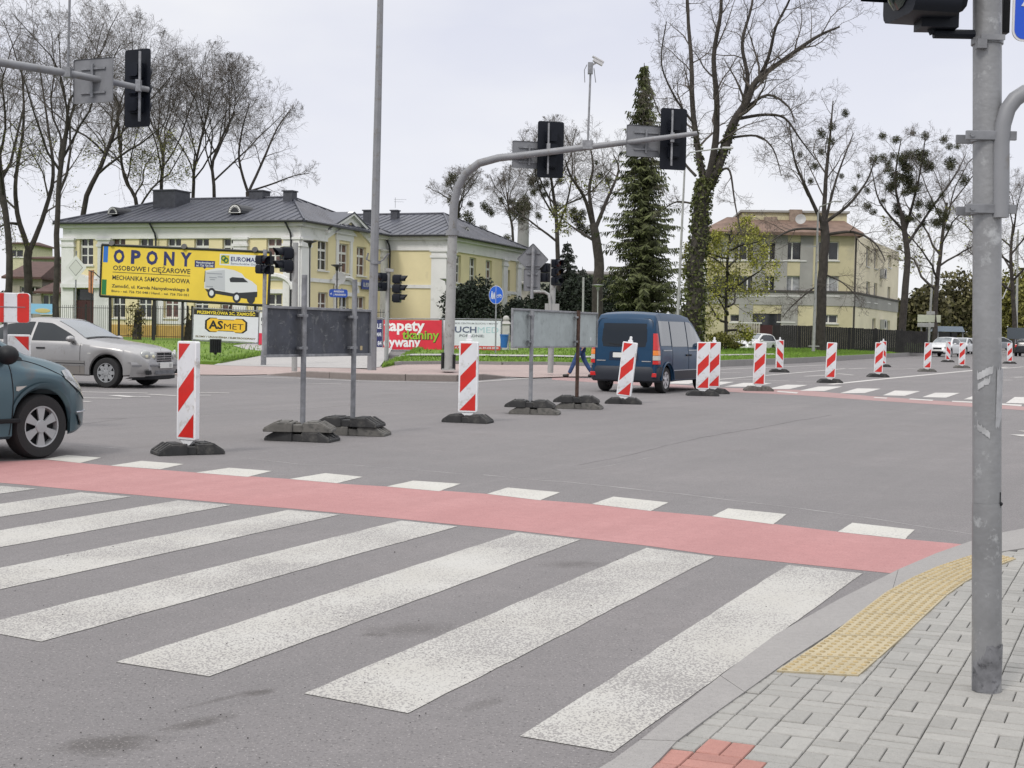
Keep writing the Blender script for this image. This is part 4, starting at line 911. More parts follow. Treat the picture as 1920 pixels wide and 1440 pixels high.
# middle group with mistletoe
MG = 'mistletoe trees between the two houses'
def mist(lst, Y, rnd=random.Random(4)): return [(x, y, Y + rnd.uniform(-1.5, 1.5), r * Y / 2500) for x, y, r in lst]
t, b = auto(41, [(858, 600), (858, 430), (862, 380)], 135, .3, .16, 8, 6.8, 34, .6, env=(A(868, 385, 135), 4.4, 4.2)); t.make('mistletoe_tree', 'small bare mistletoe tree behind the curved gantry post', b, group=MG, mistle=mist([(848, 334, 9), (841, 344, 7), (848, 377, 11), (880, 420, 12), (877, 405, 9), (908, 386, 8), (915, 393, 7), (882, 383, 6), (922, 400, 7), (905, 430, 8), (860, 405, 7)], 135))
t, b = auto(42, [(965, 600), (962, 450), (955, 400), (950, 360)], 128, .26, .12, 7, 6, 32, .45, env=(A(962, 390, 128), 4.2, 4.2)); t.make('mistletoe_tree', 'thin bare tree crowded with mistletoe in front of the smokestack', b, group=MG, mistle=mist([(940, 375, 7), (970, 385, 14), (982, 392, 12), (965, 400, 11), (978, 412, 9), (990, 385, 9), (956, 396, 8), (950, 448, 9), (984, 372, 8), (960, 378, 7)], 128))
t, b = auto(43, [(1050, 620), (1046, 470), (1042, 400), (1034, 340)], 100, .34, .16, 9, 7.5, 38, .35, env=(A(1035, 350, 100), 4.7, 5.4)); t.make('mistletoe_tree', 'tall thin bare tree under the left gantry signal with clumps of mistletoe', b, group=MG, mistle=mist([(1000, 335, 12), (1012, 350, 10), (996, 345, 8), (1025, 345, 8), (1050, 340, 8), (1020, 365, 7), (1012, 325, 9), (1045, 385, 7), (1000, 360, 7), (1030, 320, 8), (1010, 405, 7)], 100))
t = Tree(44, (A(1115, 390, 92), 5.2, 6.4)); P = t.limb(pix([(1118, 625), (1122, 540), (1120, 470), (1112, 420)], 92), .72, .45); b = Vector((P[0].x, 92, .3))
t.limb(pix([(1112, 425), (1095, 370), (1070, 330), (1060, 300)], 92, -2), .26, .06, 1, 6, 9); t.limb(pix([(1114, 425), (1105, 360), (1112, 310), (1105, 270)], 92, 1), .26, .06, 1, 6, 8); t.limb(pix([(1116, 430), (1140, 370), (1160, 320), (1150, 290)], 92, 2), .26, .06, 1, 6, 9); t.limb(pix([(1112, 450), (1080, 430), (1060, 415)], 92, 1), .18, .05, 1, 4, 6)
t.make('mistletoe_tree', 'stout trunked bare tree left of the tall spruce', b, group=MG, buds=(900, .09, bud2_m, 6, 12), mistle=mist([(1082, 410, 12), (1090, 425, 10), (1125, 330, 6), (1142, 338, 7), (1092, 400, 8), (1075, 395, 7), (1100, 435, 9), (1130, 390, 6), (1118, 305, 5)], 92))
# the big ivy-clad tree
Y = 76; t = Tree(51, (A(1405, 130, Y), 8.6, 11.5), wig=(.05, .14, .2, .26, .3), ratio=(.5, .5, .5, .52), cnt=(0, 9, 8, 8, 0))
tr = t.limb(pix([(1298, 668), (1300, 600), (1304, 520), (1312, 430), (1318, 370), (1324, 335)], Y), .92, .62, sides=12); b = Vector((tr[0].x, Y, .2))
l1 = t.limb(pix([(1322, 345), (1312, 300), (1300, 220), (1296, 120), (1290, 20), (1286, -60)], Y, 3), .38, .10, 1, 7, 12, .15); l2 = t.limb(pix([(1326, 340), (1338, 285), (1345, 200), (1338, 110), (1352, 20), (1350, -70)], Y, -2), .40, .10, 1, 7, 12, .2)
l3 = t.limb(pix([(1328, 350), (1350, 300), (1375, 235), (1400, 190), (1420, 150), (1470, 112), (1530, 70), (1575, 50)], Y, -1), .55, .08, 1, 7, 15, .3)
t.limb(pix([(1392, 205), (1402, 150), (1392, 80), (1410, 10), (1415, -50)], Y, 2), .26, .07, 1, 6, 10, .2); t.limb(pix([(1412, 165), (1440, 110), (1455, 50), (1480, 0), (1490, -40)], Y, -3), .2, .06, 1, 5.5, 9, .15)
t.limb(pix([(1395, 205), (1440, 178), (1478, 200), (1490, 230)], Y, -3), .17, .05, 1, 4, 8, .2); t.limb(pix([(1388, 222), (1435, 215), (1472, 222), (1500, 260), (1530, 300)], Y, 1), .17, .05, 1, 4, 8, .2); t.limb(pix([(1372, 258), (1420, 255), (1450, 280), (1465, 330)], Y, -2), .13, .04, 1, 3.5, 7, .2)
t.limb(pix([(1350, 320), (1368, 320), (1378, 380), (1390, 440)], Y, -2), .14, .04, 1, 3, 6, .2); t.limb(pix([(1305, 330), (1280, 300), (1262, 250), (1235, 210), (1215, 150)], Y, 2), .15, .04, 1, 5, 9, .2); t.limb(pix([(1300, 230), (1270, 190), (1240, 120), (1250, 40)], Y, -2), .14, .04, 1, 5, 9, .2); t.limb(pix([(1310, 385), (1270, 378), (1240, 395)], Y, 2), .12, .04, 1, 3, 5)
t.make('ivy_clad_tree', 'towering bare tree with ivy covered trunk and forked limbs reaching out of the picture', b, ivy=((tr, (.56, .42), 3400), (l1[:8], (.25, .18), 260), (l3[:9], (.34, .24), 380)))
# right-hand trees
Y = 92; t = Tree(52, (A(1535, 380, Y), 7.4, 9.0), cnt=(0, 9, 8, 7, 0), trop=(.02, .02, .0, -.02, -.03)); tr = t.limb(pix([(1540, 668), (1540, 560), (1547, 460), (1545, 415)], Y), .62, .48); b = Vector((tr[0].x, Y, .3))
t.limb(pix([(1545, 420), (1548, 340), (1556, 260), (1562, 190)], Y, 1), .32, .06, 1, 6, 10); t.limb(pix([(1543, 420), (1515, 360), (1490, 300), (1480, 230)], Y, -2), .26, .05, 1, 6, 9); t.limb(pix([(1550, 415), (1590, 385), (1625, 340), (1640, 300)], Y, -1), .22, .05, 1, 5, 8)
t.limb(pix([(1548, 440), (1600, 435), (1640, 455), (1660, 490)], Y, -3), .2, .05, 1, 5, 9); t.limb(pix([(1540, 430), (1490, 430), (1450, 450), (1430, 480)], Y, -3), .17, .05, 1, 5, 9); t.limb(pix([(1548, 515), (1580, 530), (1610, 560)], Y, -2), .12, .04, 1, 4, 8); t.limb(pix([(1540, 530), (1500, 560), (1470, 590)], Y, -2), .12, .04, 1, 4, 8); t.limb(pix([(1545, 425), (1570, 330), (1600, 250)], Y, 3), .2, .05, 1, 5, 9)
t.make('bare_tree', 'spreading bare tree with low drooping branches in front of the apartment house', b, mistle=mist([(1585, 212, 9), (1560, 238, 7), (1540, 250, 9), (1558, 265, 8), (1528, 312, 8), (1578, 330, 6), (1540, 285, 6), (1610, 330, 5), (1500, 290, 6), (1520, 340, 6)], Y))
Y = 100; t = Tree(53, (A(1700, 370, Y), 5.6, 6.4)); tr = t.limb(pix([(1688, 665), (1695, 560), (1702, 480), (1690, 400)], Y), .55, .3); b = Vector((tr[0].x, Y, .3))
t.limb(pix([(1692, 410), (1678, 340), (1690, 260)], Y, 1), .22, .05, 1, 5, 9); t.limb(pix([(1698, 430), (1722, 340), (1735, 260)], Y, -2), .22, .05, 1, 5, 9); t.limb(pix([(1700, 460), (1740, 400), (1790, 330), (1810, 290)], Y, 2), .2, .05, 1, 5, 9); t.limb(pix([(1692, 430), (1650, 380), (1635, 320)], Y, -1), .18, .05, 1, 5, 8)
rm = random.Random(77); ml = [(1735, 255, 10), (1770, 262, 8), (1780, 275, 7), (1712, 250, 6), (1655, 255, 8), (1680, 262, 9), (1795, 275, 6), (1740, 310, 11)]
for k in range(40): ml.append((rm.gauss(1688, 38), rm.uniform(280, 420), rm.uniform(6, 11.5)))
for k in range(14): ml.append((rm.gauss(1760, 24), rm.uniform(290, 440), rm.uniform(5, 10)))
t.make('mistletoe_tree', 'tree choked with dark mistletoe clumps right of the apartment house', b, mistle=mist(ml, Y))
for sd, pth, Y, lab, env, bd in ((54, [(1752, 660), (1755, 560), (1765, 460), (1775, 380)], 112, 'bare tree with heavy side branches behind the direction sign', (1780, 400, 6.5, 7.0), (800, .1, bud2_m, 3, 12)), (55, [(1905, 650), (1900, 560), (1895, 480), (1900, 420)], 125, 'bare tree partly hidden by the near traffic light pole', (1895, 450, 6.5, 7.0), None)):
    t, b = auto(sd, pth, Y, .45, .16, 9, 7.5, 46, .35, env=(A(env[0], env[1], Y), env[2], env[3])); t.make('bare_tree', lab, b, buds=bd)
# the yellow-green budding tree hanging in front of the apartment house
Y = 84; t = Tree(56, (A(1374, 515, Y), 3.5, 4.3), trop=(.02, -.02, -.07, -.1, -.1), cnt=(0, 7, 6, 6, 0)); tr = t.limb(pix([(1360, 660), (1362, 560), (1365, 470), (1372, 430)], Y), .2, .1); b = Vector((tr[0].x, Y, .3))
for k in range(13):
    a = k * 2.4; z = ht(620 - 15 * k, Y, 1370); t.branch(Vector((tr[0].x + .1, Y, z)), Vector((cos(a), sin(a), .35)), 3.6, .08, 1)
t.make('budding_tree', 'yellow green budding tree hanging over the left end of the apartment house', b, buds=(10500, .07, bud_m, 0, 12))
# conifers
def spruce(name, label, px, pyb, pyt, Y, R, m, seed, dens=1.0, gap=.30, group=None):
    rnd = random.Random(seed); top = A(px, pyt, Y); base = Vector((A(px, pyb, Y).x, Y, .3)); H = top.z - base.z; lean = Vector((top.x - base.x, 0, 0)); r = thing(name, label, 'tree', base, 0, group)
    tb = MB(); tb.tube([(0, 0, -.2), lean * .5 + Vector((0, 0, H * .5)), lean + Vector((0, 0, H))], [.3, .17, .02], 8); mb = MB(); br = tb; z = .6; k = 0
    while z < H - .1:
        f = 1 - z / H; L = R * (f ** .8) * (.85 + .45 * noise.noise(Vector((z * 1.3, seed, 0)))) + .10; nb = max(4, int((4 + 4 * f) * dens))
        for j in range(nb):
            a = k * .9 + j * 2 * pi / nb + rnd.uniform(-.45, .45); l = L * rnd.choice((.5, .75, .9, 1.0, 1.0, 1.3)) * rnd.uniform(.8, 1.15); d = Vector((cos(a), sin(a), 0)); s = Vector((-d.y, d.x, 0)); o = lean * (z / H) + Vector((0, 0, z + rnd.uniform(-.15, .15))); n = max(3, int(l / .13)); dr = rnd.uniform(.30, .62)
            tb2 = [o + d * l * t_ + Vector((0, 0, -dr * l * t_ + .30 * l * t_ * t_)) for t_ in (0, .33, .66, 1)]; br.tube(tb2, [.03, .022, .014, .006], 3, cap=False)
            for q in range(1, n + 1):
                t_ = q / n; p = o + d * l * t_ + Vector((0, 0, -dr * l * t_ + .30 * l * t_ * t_)); wdt = (.10 + .26 * min(1, l / 1.5)) * (1 - .5 * t_)
                for sd in (-1, 1, 0):
                    e = p + s * sd * wdt * rnd.uniform(.5, 1.5) + d * rnd.uniform(0, .2) + Vector((0, 0, -rnd.uniform(.05, .34))); w_ = rnd.uniform(.03, .065); ax_ = (e - p).orthogonal().normalized()
                    mb.add([p - ax_ * w_, p + ax_ * w_, e + ax_ * w_ * .5, e - ax_ * w_ * .5], [(0, 1, 2, 3)])
        z += gap * rnd.uniform(.7, 1.4) * (.55 + .6 * f); k += 1
    br.build('trunk', bark, r)
    mb.build('foliage', m, r); return r
spruce('spruce_tree', 'tall pointed spruce with drooping branches under the right gantry signal', 1208, 655, 118, 82, 3.0, spr_m, 61, 1.9, .27)
spruce('spruce_tree.001', 'small dark spruce behind the traffic light with the side arm', 1064, 640, 452, 104, 2.9, dspr_m, 62, 1.3)
spruce('spruce_tree.002', 'second smaller dark spruce, just right of the small dark spruce', 1092, 640, 500, 108, 2.5, dspr_m, 63, 1.2)
def bush(name, label, px, pyb, pyt, Y, wpx, n, m, seed, size=.12, cat='shrub', trunk=None, depth=.8, group=None, dens=.33, base_z=.35):
    rnd = random.Random(seed); c0 = A(px, pyb, Y); zt = A(px, pyt, Y).z; rx = wpx / 2 * Y / 2500; zb = max(base_z, c0.z); base = Vector((c0.x, Y, base_z)); r = thing(name, label, cat, base, 0, group)
    rz = (zt - zb) / 2; cz = zb + rz - base_z; mb = MB()
    for k in range(n):
        d = Vector((rnd.gauss(0, 1), rnd.gauss(0, 1), rnd.gauss(0, 1))).normalized(); f = 1 + .30 * noise.noise(d * 1.9 + Vector((seed, 0, 0))) + .18 * noise.noise(d * 4.5 + Vector((0, seed, 0))); q = f * rnd.random() ** dens
        p = Vector((d.x * rx * q, d.y * rx * depth * q, cz + d.z * rz * q))
        if p.z < .0: p.z = abs(p.z) * .4
        leaf(mb, p, size * rnd.uniform(.6, 1.5), rnd)
    mb.build('foliage', m, r)
    t = MB(); h = trunk or (cz * .8)
    for k in range(4 if not trunk else 1): a = k * 1.57; t.tube([(.05 * cos(a), .05 * sin(a), -.1), (.3 * cos(a) * rx * .5, .3 * sin(a) * rx * .5, h)] if not trunk else [(0, 0, -.2), (.1, 0, h), (.0, .1, cz + rz * .5)], [.05, .02] if not trunk else [.3, .22, .05], 6)
    t.build('stem' if not trunk else 'trunk', bark, r); return r
bush('yew_bush', 'big dark round yew bush behind the white banner beside the blue round sign', 884, 640, 522, 72, 112, 9000, yew_m, 71, .085)
bush('yew_bush.001', 'low dark yew at the foot of the yellow wall left of the big round yew', 838, 640, 588, 72, 34, 1500, yew_m, 72, .08)
bush('yew_bush.002', 'dark yew right of the blue round sign and the house end', 968, 640, 556, 76, 54, 3000, yew_m, 73, .085)
for i, (px, pt, wd, lab) in enumerate(((1020, 535, 84, 'dark evergreen below the diamond sign at the left end of the hedge'), (1085, 515, 100, 'dark evergreen in the middle of the hedge behind the pale board'), (1150, 522, 100, 'dark evergreen at the right end of the hedge, next to the tall spruce'))):
    bush('evergreen_shrub', lab, px, 645, pt, 98 + i, wd, 5200, yew_m, 80 + i, .12, group='evergreens of the dark hedge')
bush('sapling', 'young tree with yellowing leaves in front of the yellow house fence', 256, 640, 562, 73, 44, 260, mat('sapling_leaves', (.12, .10, .03), .8, isl=.5), 74, .075, 'tree', 1.6)
bush('sapling.001', 'slim leafy sapling beside the left end of the white banner with the yellow logo', 352, 640, 588, 73, 18, 110, brownf_m, 75, .07, 'tree', 1.2)
bush('green_shrub', 'small green shrub at the foot of the ivy covered trunk', 1350, 652, 622, 80, 50, 900, olive_m, 76, .08)
bush('green_shrub.001', 'low clipped green shrub left of the white parked hatchback', 1376, 655, 640, 84, 30, 500, olive_m, 77, .08)
BT = 'leafing trees closing the far street'
for i, (px, pb, pt, Y, wd, m_, lab) in enumerate(((1735, 650, 535, 150, 90, brownf_m, 'brown green leafing tree left behind the direction sign'), (1795, 648, 505, 165, 110, brownf_m, 'broad brown green leafing tree behind the white car'), (1850, 645, 515, 180, 100, olive_m, 'olive leafing tree behind the near pole'),
                                                  (1905, 645, 500, 170, 90, olive_m, 'yellow olive leafing tree at the right edge of the photo'), (1960, 645, 490, 160, 100, olive_m, 'leafing tree beyond the right edge'), (1690, 652, 560, 150, 60, brownf_m, 'low brown green tree right of the apartment house'))):
    bush('leafing_tree', lab, px, pb, pt, Y, wd, 3600, m_, 90 + i, .26, 'tree', 4.0, group=BT, dens=.45)
rnd = random.Random(8); mb = MB()                 # the far woods close the view behind the houses
for k in range(9000):
    x = rnd.uniform(-190, 190); y = 255 + rnd.uniform(-12, 12); h = 6.5 + 3.5 * noise.noise(Vector((x * .06, 0, 0))) + 2 * noise.noise(Vector((x * .25, 3, 0)))
    leaf(mb, Vector((x, y, h * rnd.random() ** .7)), rnd.uniform(.5, 1.1), rnd)
tag(mb.build('far_woods', mat('far_woods_foliage', (.06, .062, .035), .9, isl=.5)), kind='stuff')
# ---------------------------------------------------------------- traffic lights, gantries, lamp posts
def face(yaw): return rotz(yaw)
lens_m = [mat('dark_red_lens', (.05, .008, .007), .15, coat=.5), mat('dark_amber_lens', (.06, .03, .005), .15, coat=.5), mat('dark_green_lens', (.004, .018, .012), .15, coat=.5)]
def signal(root, p, yaw, n=3, s=1.0, board=None, name='signal_head', bracket=True):
    """signal head hanging at p (middle of its back); its lenses look along local -y turned by yaw"""
    Mx = Matrix.Translation(Vector(p)) @ rotz(yaw); h = .32 * s; mb = MB(); w_, d_ = .32 * s, .22 * s
    for k in range(n):
        z = (n / 2 - k - .5) * h
        mb.prism(rrect(-w_ / 2, -h / 2 + .006, w_ / 2, h / 2 - .006, .05 * s, 3), 0, d_, Mx @ Matrix.Translation((0, 0, z)) @ Matrix.Rotation(radians(90), 4, 'X'))
        mb.prism(rrect(-w_ * .38, -h * .38, w_ * .38, h * .38, .05 * s, 2), -.05 * s, .0, Mx @ Matrix.Translation((0, 0, z)) @ Matrix.Rotation(radians(90), 4, 'X'))
    o = mb.build(name, M['signal_black'], root, smooth=True, sharp=30)
    if board:
        bw, bh = board; mb = MB(); mb.prism(rrect(-bw / 2, -bh / 2, bw / 2, bh / 2, .06, 3), d_ * .45, d_ * .45 + .025, Mx @ Matrix.Rotation(radians(90), 4, 'X')); mb.build('backboard', M['signal_black'], o)
    for k in range(n):
        z = (n / 2 - k - .5) * h; r = .125 * s; V = Mx @ Matrix.Translation((0, -d_, z)) @ Matrix.Rotation(radians(90), 4, 'X')
        mb = MB(); a0, a1 = radians(-28), radians(208); N = 14
        for i in range(N):
            t0, t1 = a0 + (a1 - a0) * i / N, a0 + (a1 - a0) * (i + 1) / N
            def P(t, R, f): return V @ Vector((R * cos(t), R * sin(t), .24 * s * f * (.55 + .45 * max(0, sin(t)))))
            q = [P(t0, r, 0), P(t1, r, 0), P(t1, r * 1.02, 1), P(t0, r * 1.02, 1), P(t0, r * .95, 0), P(t1, r * .95, 0), P(t1, r * .97, 1), P(t0, r * .97, 1)]
            mb.add(q, [(0, 1, 2, 3), (5, 4, 7, 6), (3, 2, 6, 7)])
        mb.build('visor', M['signal_black'], o)
        mb = MB(); mb.lathe([(r * .94, .004), (r * .6, .03), (.001, .042)], 16, V); mb.build('lens', lens_m[k % 3] if n == 3 else lens_m[0 if k == 0 else 2], o, smooth=True)
    return o
def panel_back(root, p, w_, h_, yaw, dia=False, name='sign_panel', facem=None):
    """flat sign seen from behind: folded rim, two rails, clamp"""
    Mx = Matrix.Translation(Vector(p)) @ rotz(yaw) @ Matrix.Rotation(radians(90), 4, 'X')
    if dia: Mx = Mx @ Matrix.Rotation(radians(45), 4, 'Z')
    mb = MB(); mb.prism(rrect(-w_ / 2, -h_ / 2, w_ / 2, h_ / 2, .04, 3), -.004, .0, Mx)
    q = rrect(-w_ / 2, -h_ / 2, w_ / 2, h_ / 2, .04, 3); n = len(q)
    for i in range(n):
        a, b = q[i], q[(i + 1) % n]; c = lambda s, z: Mx @ Vector((s[0], s[1], z))
        mb.add([c(a, .0), c(b, .0), c(b, .022), c(a, .022)], [(0, 1, 2, 3)])
    o = mb.build(name, M['sign_back'], root)
    if facem: f = MB(); f.prism(rrect(-w_ / 2 + .01, -h_ / 2 + .01, w_ / 2 - .01, h_ / 2 - .01, .04, 3), -.008, -.0045, Mx); f.build('sign_face', facem, o)
    mb = MB(); T = Matrix.Translation(Vector(p)) @ rotz(yaw)
    for k in (-.27, .27): mb.box(T @ Vector((0, -.02, k * h_)), (w_ * .62, .035, .04), rotz(yaw))
    if not dia: mb.box(T @ Vector((0, -.045, 0)), (.055, .03, h_ * .75), rotz(yaw))
    mb.build('bracket', M['galv_dark'], o); return o
M['sign_front'] = mat('blue_arrow_sign_face', (.01, .08, .42), .4)
# --- the curved gantry in the middle
gb = G(841, 693, .17); YG = gb.y
ga = thing('signal_gantry', 'tall grey curved gantry reaching right, two black signal boards seen from behind', 'traffic light', gb)
L_ = lambda p: Vector(p) - gb
mb = MB(); c = L_(A(848.5, 437, YG)); mb.tube([(0, 0, 0), c], [.15, .138], 16); mb.tube([(0, 0, -.02), (0, 0, .03)], [.26, .26], 4)
mb.build('pole', M['pale_paint'], ga, smooth=True)
mb = MB(); mb.tube([c + Vector((0, 0, -.07)), c + Vector((0, 0, .07))], [.2, .2], 16); mb.build('collar', M['grey_paint'], ga, smooth=True)
tp = lambda x, y, f: L_(A(x, y, YG - 1.8 * f)); ap = [c + Vector((0, 0, .07)), tp(851, 385, 0), tp(858, 352, .02), tp(873, 325, .05), tp(898, 306, .1), tp(935, 296, .18), tp(990, 290, .3), tp(1100, 276, .55), tp(1200, 264, .78), tp(1307, 250, 1)]
mb = MB(); mb.tube(ap, [.125, .124, .122, .12, .116, .112, .10, .09, .078, .064], 14); mb.build('arm', M['grey_paint'], ga, smooth=True)
yw = radians(14) + pi
for px, py, f, h in ((1035, 277, .4, 1.62), (1268, 257, .92, 1.72)):
    q = tp(px, py, f) + Vector((0, .30, 0)); s = signal(ga, q, yw, 3, 1.15, (.78, h)); mb = MB(); mb.box(q + Vector((-.10, -.13, 0)), (.05, .05, h * .9)); mb.box(q + Vector((-.10, -.2, 0)), (.1, .16, .26)); mb.build('hanger', M['galv'], s)
for px, py, f, w_, h_ in ((992, 289, .3, 1.0, .78), (1212, 263, .8, 1.15, .88)): panel_back(ga, tp(px, py, f) + Vector((0, .2, 0)), w_, h_, radians(14), facem=M['sign_front'])
mb = MB(); q0 = tp(1102, 272, .55); q1 = tp(1107, 140, .55); mb.tube([q0, q1], .03, 8); mb.box(q0, (.3, .26, .24)); mb.build('detector_mast', M['galv'], ga)
mb = MB(); q = tp(1107, 128, .55); mb.box(q, (.14, .14, .32)); mb.tube([q + Vector((-.1, 0, .1)), q + Vector((-.17, 0, -.05)), q + Vector((-.15, 0, -.4))], .012, 5); mb.tube([q + Vector((.1, 0, .0)), q + Vector((.16, 0, -.4))], .012, 5); mb.build('junction_box', M['galv_dark'], ga)
mb = MB(); q = tp(1122, 115, .55); mb.box(q, (.30, .15, .13), Matrix.Rotation(radians(28), 4, 'Y')); mb.box(q + Vector((-.01, 0, .05)), (.36, .18, .03), Matrix.Rotation(radians(28), 4, 'Y')); mb.tube([tp(1110, 122, .55), q], .03, 6); mb.build('traffic_camera', mat('camera_white', (.5, .5, .51), .4), ga)
mb = MB()
for a, h in ((2.2, .75), (3.4, .5), (-.4, .45)): mb.box((cos(a) * .185, sin(a) * .185, h / 2), (.05, .10, h), rotz(a + .2))
mb.build('torn_tape', M['black_plastic'], ga)
# --- the left gantry: its arm, sign and signal are in the picture, its pole just outside it
YL = 28.0; lp = A(-230, 600, 24.5); lb_ = Vector((lp.x, 24.5, 0))
gl = thing('signal_gantry', 'gantry arm entering from the left edge with one black signal board', 'traffic light', lb_)
L2 = lambda x, y, Y: A(x, y, Y) - lb_; c = L2(-215, 200, 24.6)
mb = MB(); mb.tube([(0, 0, 0), (c.x, c.y, 5.4)], [.18, .16], 14); mb.build('pole', M['pale_paint'], gl, smooth=True)
mb = MB(); mb.tube([Vector((c.x, c.y, 5.4)), Vector((c.x + .05, c.y + .05, 5.9)), L2(-165, 102, 24.9), L2(-110, 101, 25.3), L2(0, 117, 26.1), L2(125, 137, 27.0), L2(200, 152, 27.5), L2(278, 168, 28.1)], [.15, .14, .13, .12, .085, .075, .068, .06], 14); mb.build('arm', M['grey_paint'], gl, smooth=True)
q = L2(245, 160, 27.9) + Vector((0, .22, 0)); yw2 = radians(-24) + pi
s = signal(gl, q, yw2, 3, 1.12, (.66, 1.62)); mb = MB(); mb.box(q + Vector((.16, -.12, 0)), (.045, .05, 1.45)); mb.box(q + Vector((.16, -.2, 0)), (.1, .14, .24)); mb.build('hanger', M['galv'], s)
panel_back(gl, L2(171, 149, 27.3) + Vector((0, .15, 0)), 1.02, .90, radians(-24), facem=M['sign_front'])
mb = MB(); q0 = L2(127, 136, 27); q1 = L2(133, -90, 27); mb.tube([q0, q1], .026, 8); mb.box(q0, (.16, .2, .2)); mb.build('detector_mast', M['galv_dark'], gl)
mb = MB(); mb.box(q1 + Vector((.1, 0, .1)), (.42, .2, .18), Matrix.Rotation(radians(20), 4, 'Y')); mb.build('traffic_camera', M['galv_dark'], gl)
# --- the near pole on the pavement
nb = G(1850, 1294, .024); YN = nb.y; tpn = A(1851.5, -420, YN)
npl = thing('traffic_light_pole', 'close grey steel traffic light pole on the near pavement beside the yellow tactile strip', 'traffic light', nb)
ax = (tpn - nb).normalized(); at = lambda py: ax * ((A(1850, py, YN).z - nb.z) / ax.z)
npm = mat('scuffed_pole_paint', (.235, .238, .246), .42, .3, var=.18, vscale=2.5, dirt=((.42, .43, .44), .16, 9), bump=.12, bscale=40)
mb = MB(); R0 = .0535; mb.tube([(0, 0, -.02), at(1200), at(942)], [R0 * 1.03, R0 * 1.03, R0 * 1.02], 32); mb.tube([at(942) + ax * .0005, at(0), tpn - nb], [R0 * .99, R0 * .98, R0 * .98], 32); mb.build('pole', npm, npl, smooth=True)
def band(y0, y1, a0, a1, m, r=1.035, skew=0, nm='worn_sticker'):
    mb = MB(); n = 14; T = Matrix.Translation(at((y0 + y1) / 2)); h = abs(at(y0).z - at(y1).z)
    vs = []
    for i in range(n + 1):
        a = a0 + (a1 - a0) * i / n; jz = noise.noise(Vector((a * 9, y0, 0))) * .02
        for z in (-h / 2, h / 2): vs.append(T @ Vector((R0 * r * cos(a), R0 * r * sin(a), z + skew * (i / n - .5) + jz * (1 if z > 0 else .6))))
    mb.add(vs, [(2 * i, 2 * i + 2, 2 * i + 3, 2 * i + 1) for i in range(n)]); mb.build(nm, m, npl, smooth=True)
stk = mat('torn_tape_grey', (.36, .365, .375), .6, var=.25, vscale=14); band(692, 706, -2.6, -1.5, stk, 1.026, .03); band(712, 724, -2.55, -1.7, stk, 1.024, .03); band(800, 812, -2.6, -1.7, stk, 1.045, -.035); band(690, 800, -1.25, -.35, mat('pale_patch', (.33, .335, .35), .5, var=.25, vscale=8), 1.028, 0.0, 'paint_patch')
band(1205, 1292, -3.05, -.1, mat('dark_foot_paint', (.17, .172, .185), .55, .2, var=.35, vscale=12, dirt=((.03, .03, .035), .3, 18)), 1.05, 0, 'foot_sleeve')
mb = MB(); mb.ball(at(942) + Vector((R0 * .75, -R0 * .72, 0)), .008, 6, 5); mb.box(at(935) + Vector((R0 * .70, -R0 * .72, 0)), (.003, .003, .06)); mb.build('bolt', M['black_plastic'], npl)
tb = MB(); off = Vector((.068, -.050, 0)); q = lambda x, y: A(x, y, YN - .05) - nb
tb.tube([q(1876, 408), q(1877, 330), q(1877, 270), q(1880, 235), q(1889, 205), q(1903, 186), q(1921, 174), q(1960, 166), q(2060, 160)], .0335 / 1.1, 16); tb.build('side_tube', M['grey_paint'], npl, smooth=True)
for py in (258, 394):
    mb = MB(); P = at(py); T = Matrix.Translation(P); mb.lathe([(R0 * 1.0, -.018), (R0 * 1.12, -.018), (R0 * 1.12, .018), (R0 * 1.0, .018)], 24, T); mb.box(P + Vector((-.005, -.056, 0)), (.19, .014, .034)); mb.box(P + Vector((-.005, .056, 0)), (.19, .012, .034)); mb.build('clamp', M['galv_dark'], npl, bevel=.002)
    mb = MB(); T = Matrix.Translation(P + Vector((-.078, -.064, 0))) @ Matrix.Rotation(radians(90), 4, 'X'); mb.lathe([(.009, -.004), (.009, .004), (.001, .004)], 6, T); mb.build('bolt', M['galv_dark'], npl)
P = at(78); mb = MB(); mb.lathe([(R0 * 1.0, -.012), (R0 * 1.1, -.012), (R0 * 1.1, .012), (R0 * 1.0, .012)], 24, Matrix.Translation(P)); mb.box(P + Vector((.0, -.06, .004)), (.09, .008, .02)); mb.box(P + Vector((-.04, -.05, -.02)), (.035, .03, .035)); mb.build('clamp', M['galv'], npl)
# near signal: its underside hangs into the picture, visors to the left
sq = A(1752, -160, YN) - nb; s = signal(npl, sq + Vector((.05, 0, 0)), radians(-80), 3, .84); mb = MB(); q1 = A(1790, 64, YN) - nb; mb.tube([q1 + Vector((-.08, 0, -.0)), q1 + Vector((.12, 0, .0))], .018, 10); mb.tube([q1 + Vector((-.08, 0, 0)), sq + Vector((.0, .0, -.42))], .016, 8); mb.box(sq + Vector((.02, 0, -.40)), (.14, .1, .06)); mb.build('hanger', M['signal_black'], s)
mb = MB(); q0 = A(1884, 20, YN + .07) - nb; mb.box(q0 + Vector((-.004, .0, .17)), (.028, .06, .52)); mb.build('sign_bracket', M['black_plastic'], npl)
Fp = Matrix.Translation(A(1896, 77, YN - .02) - nb) @ rotz(radians(6)) @ Matrix.Rotation(radians(90), 4, 'X')
mb = MB(); mb.prism(rrect(0, 0, .60, .60, .04, 5), 0, .006, Fp); sp = mb.build('crossing_sign', mat('sign_edge_white', (.6, .6, .6), .4), npl)
mb = MB(); mb.prism(rrect(.008, .008, .592, .592, .034, 5), .0062, .008, Fp); mb.build('sign_face', mat('bright_blue_sign', (.006, .07, .52), .4), sp)
mb = MB(); mb.prism([(.03, .13), (.57, .13), (.30, .56)], .0085, .010, Fp); mb.build('triangle', M['white_refl'], sp)
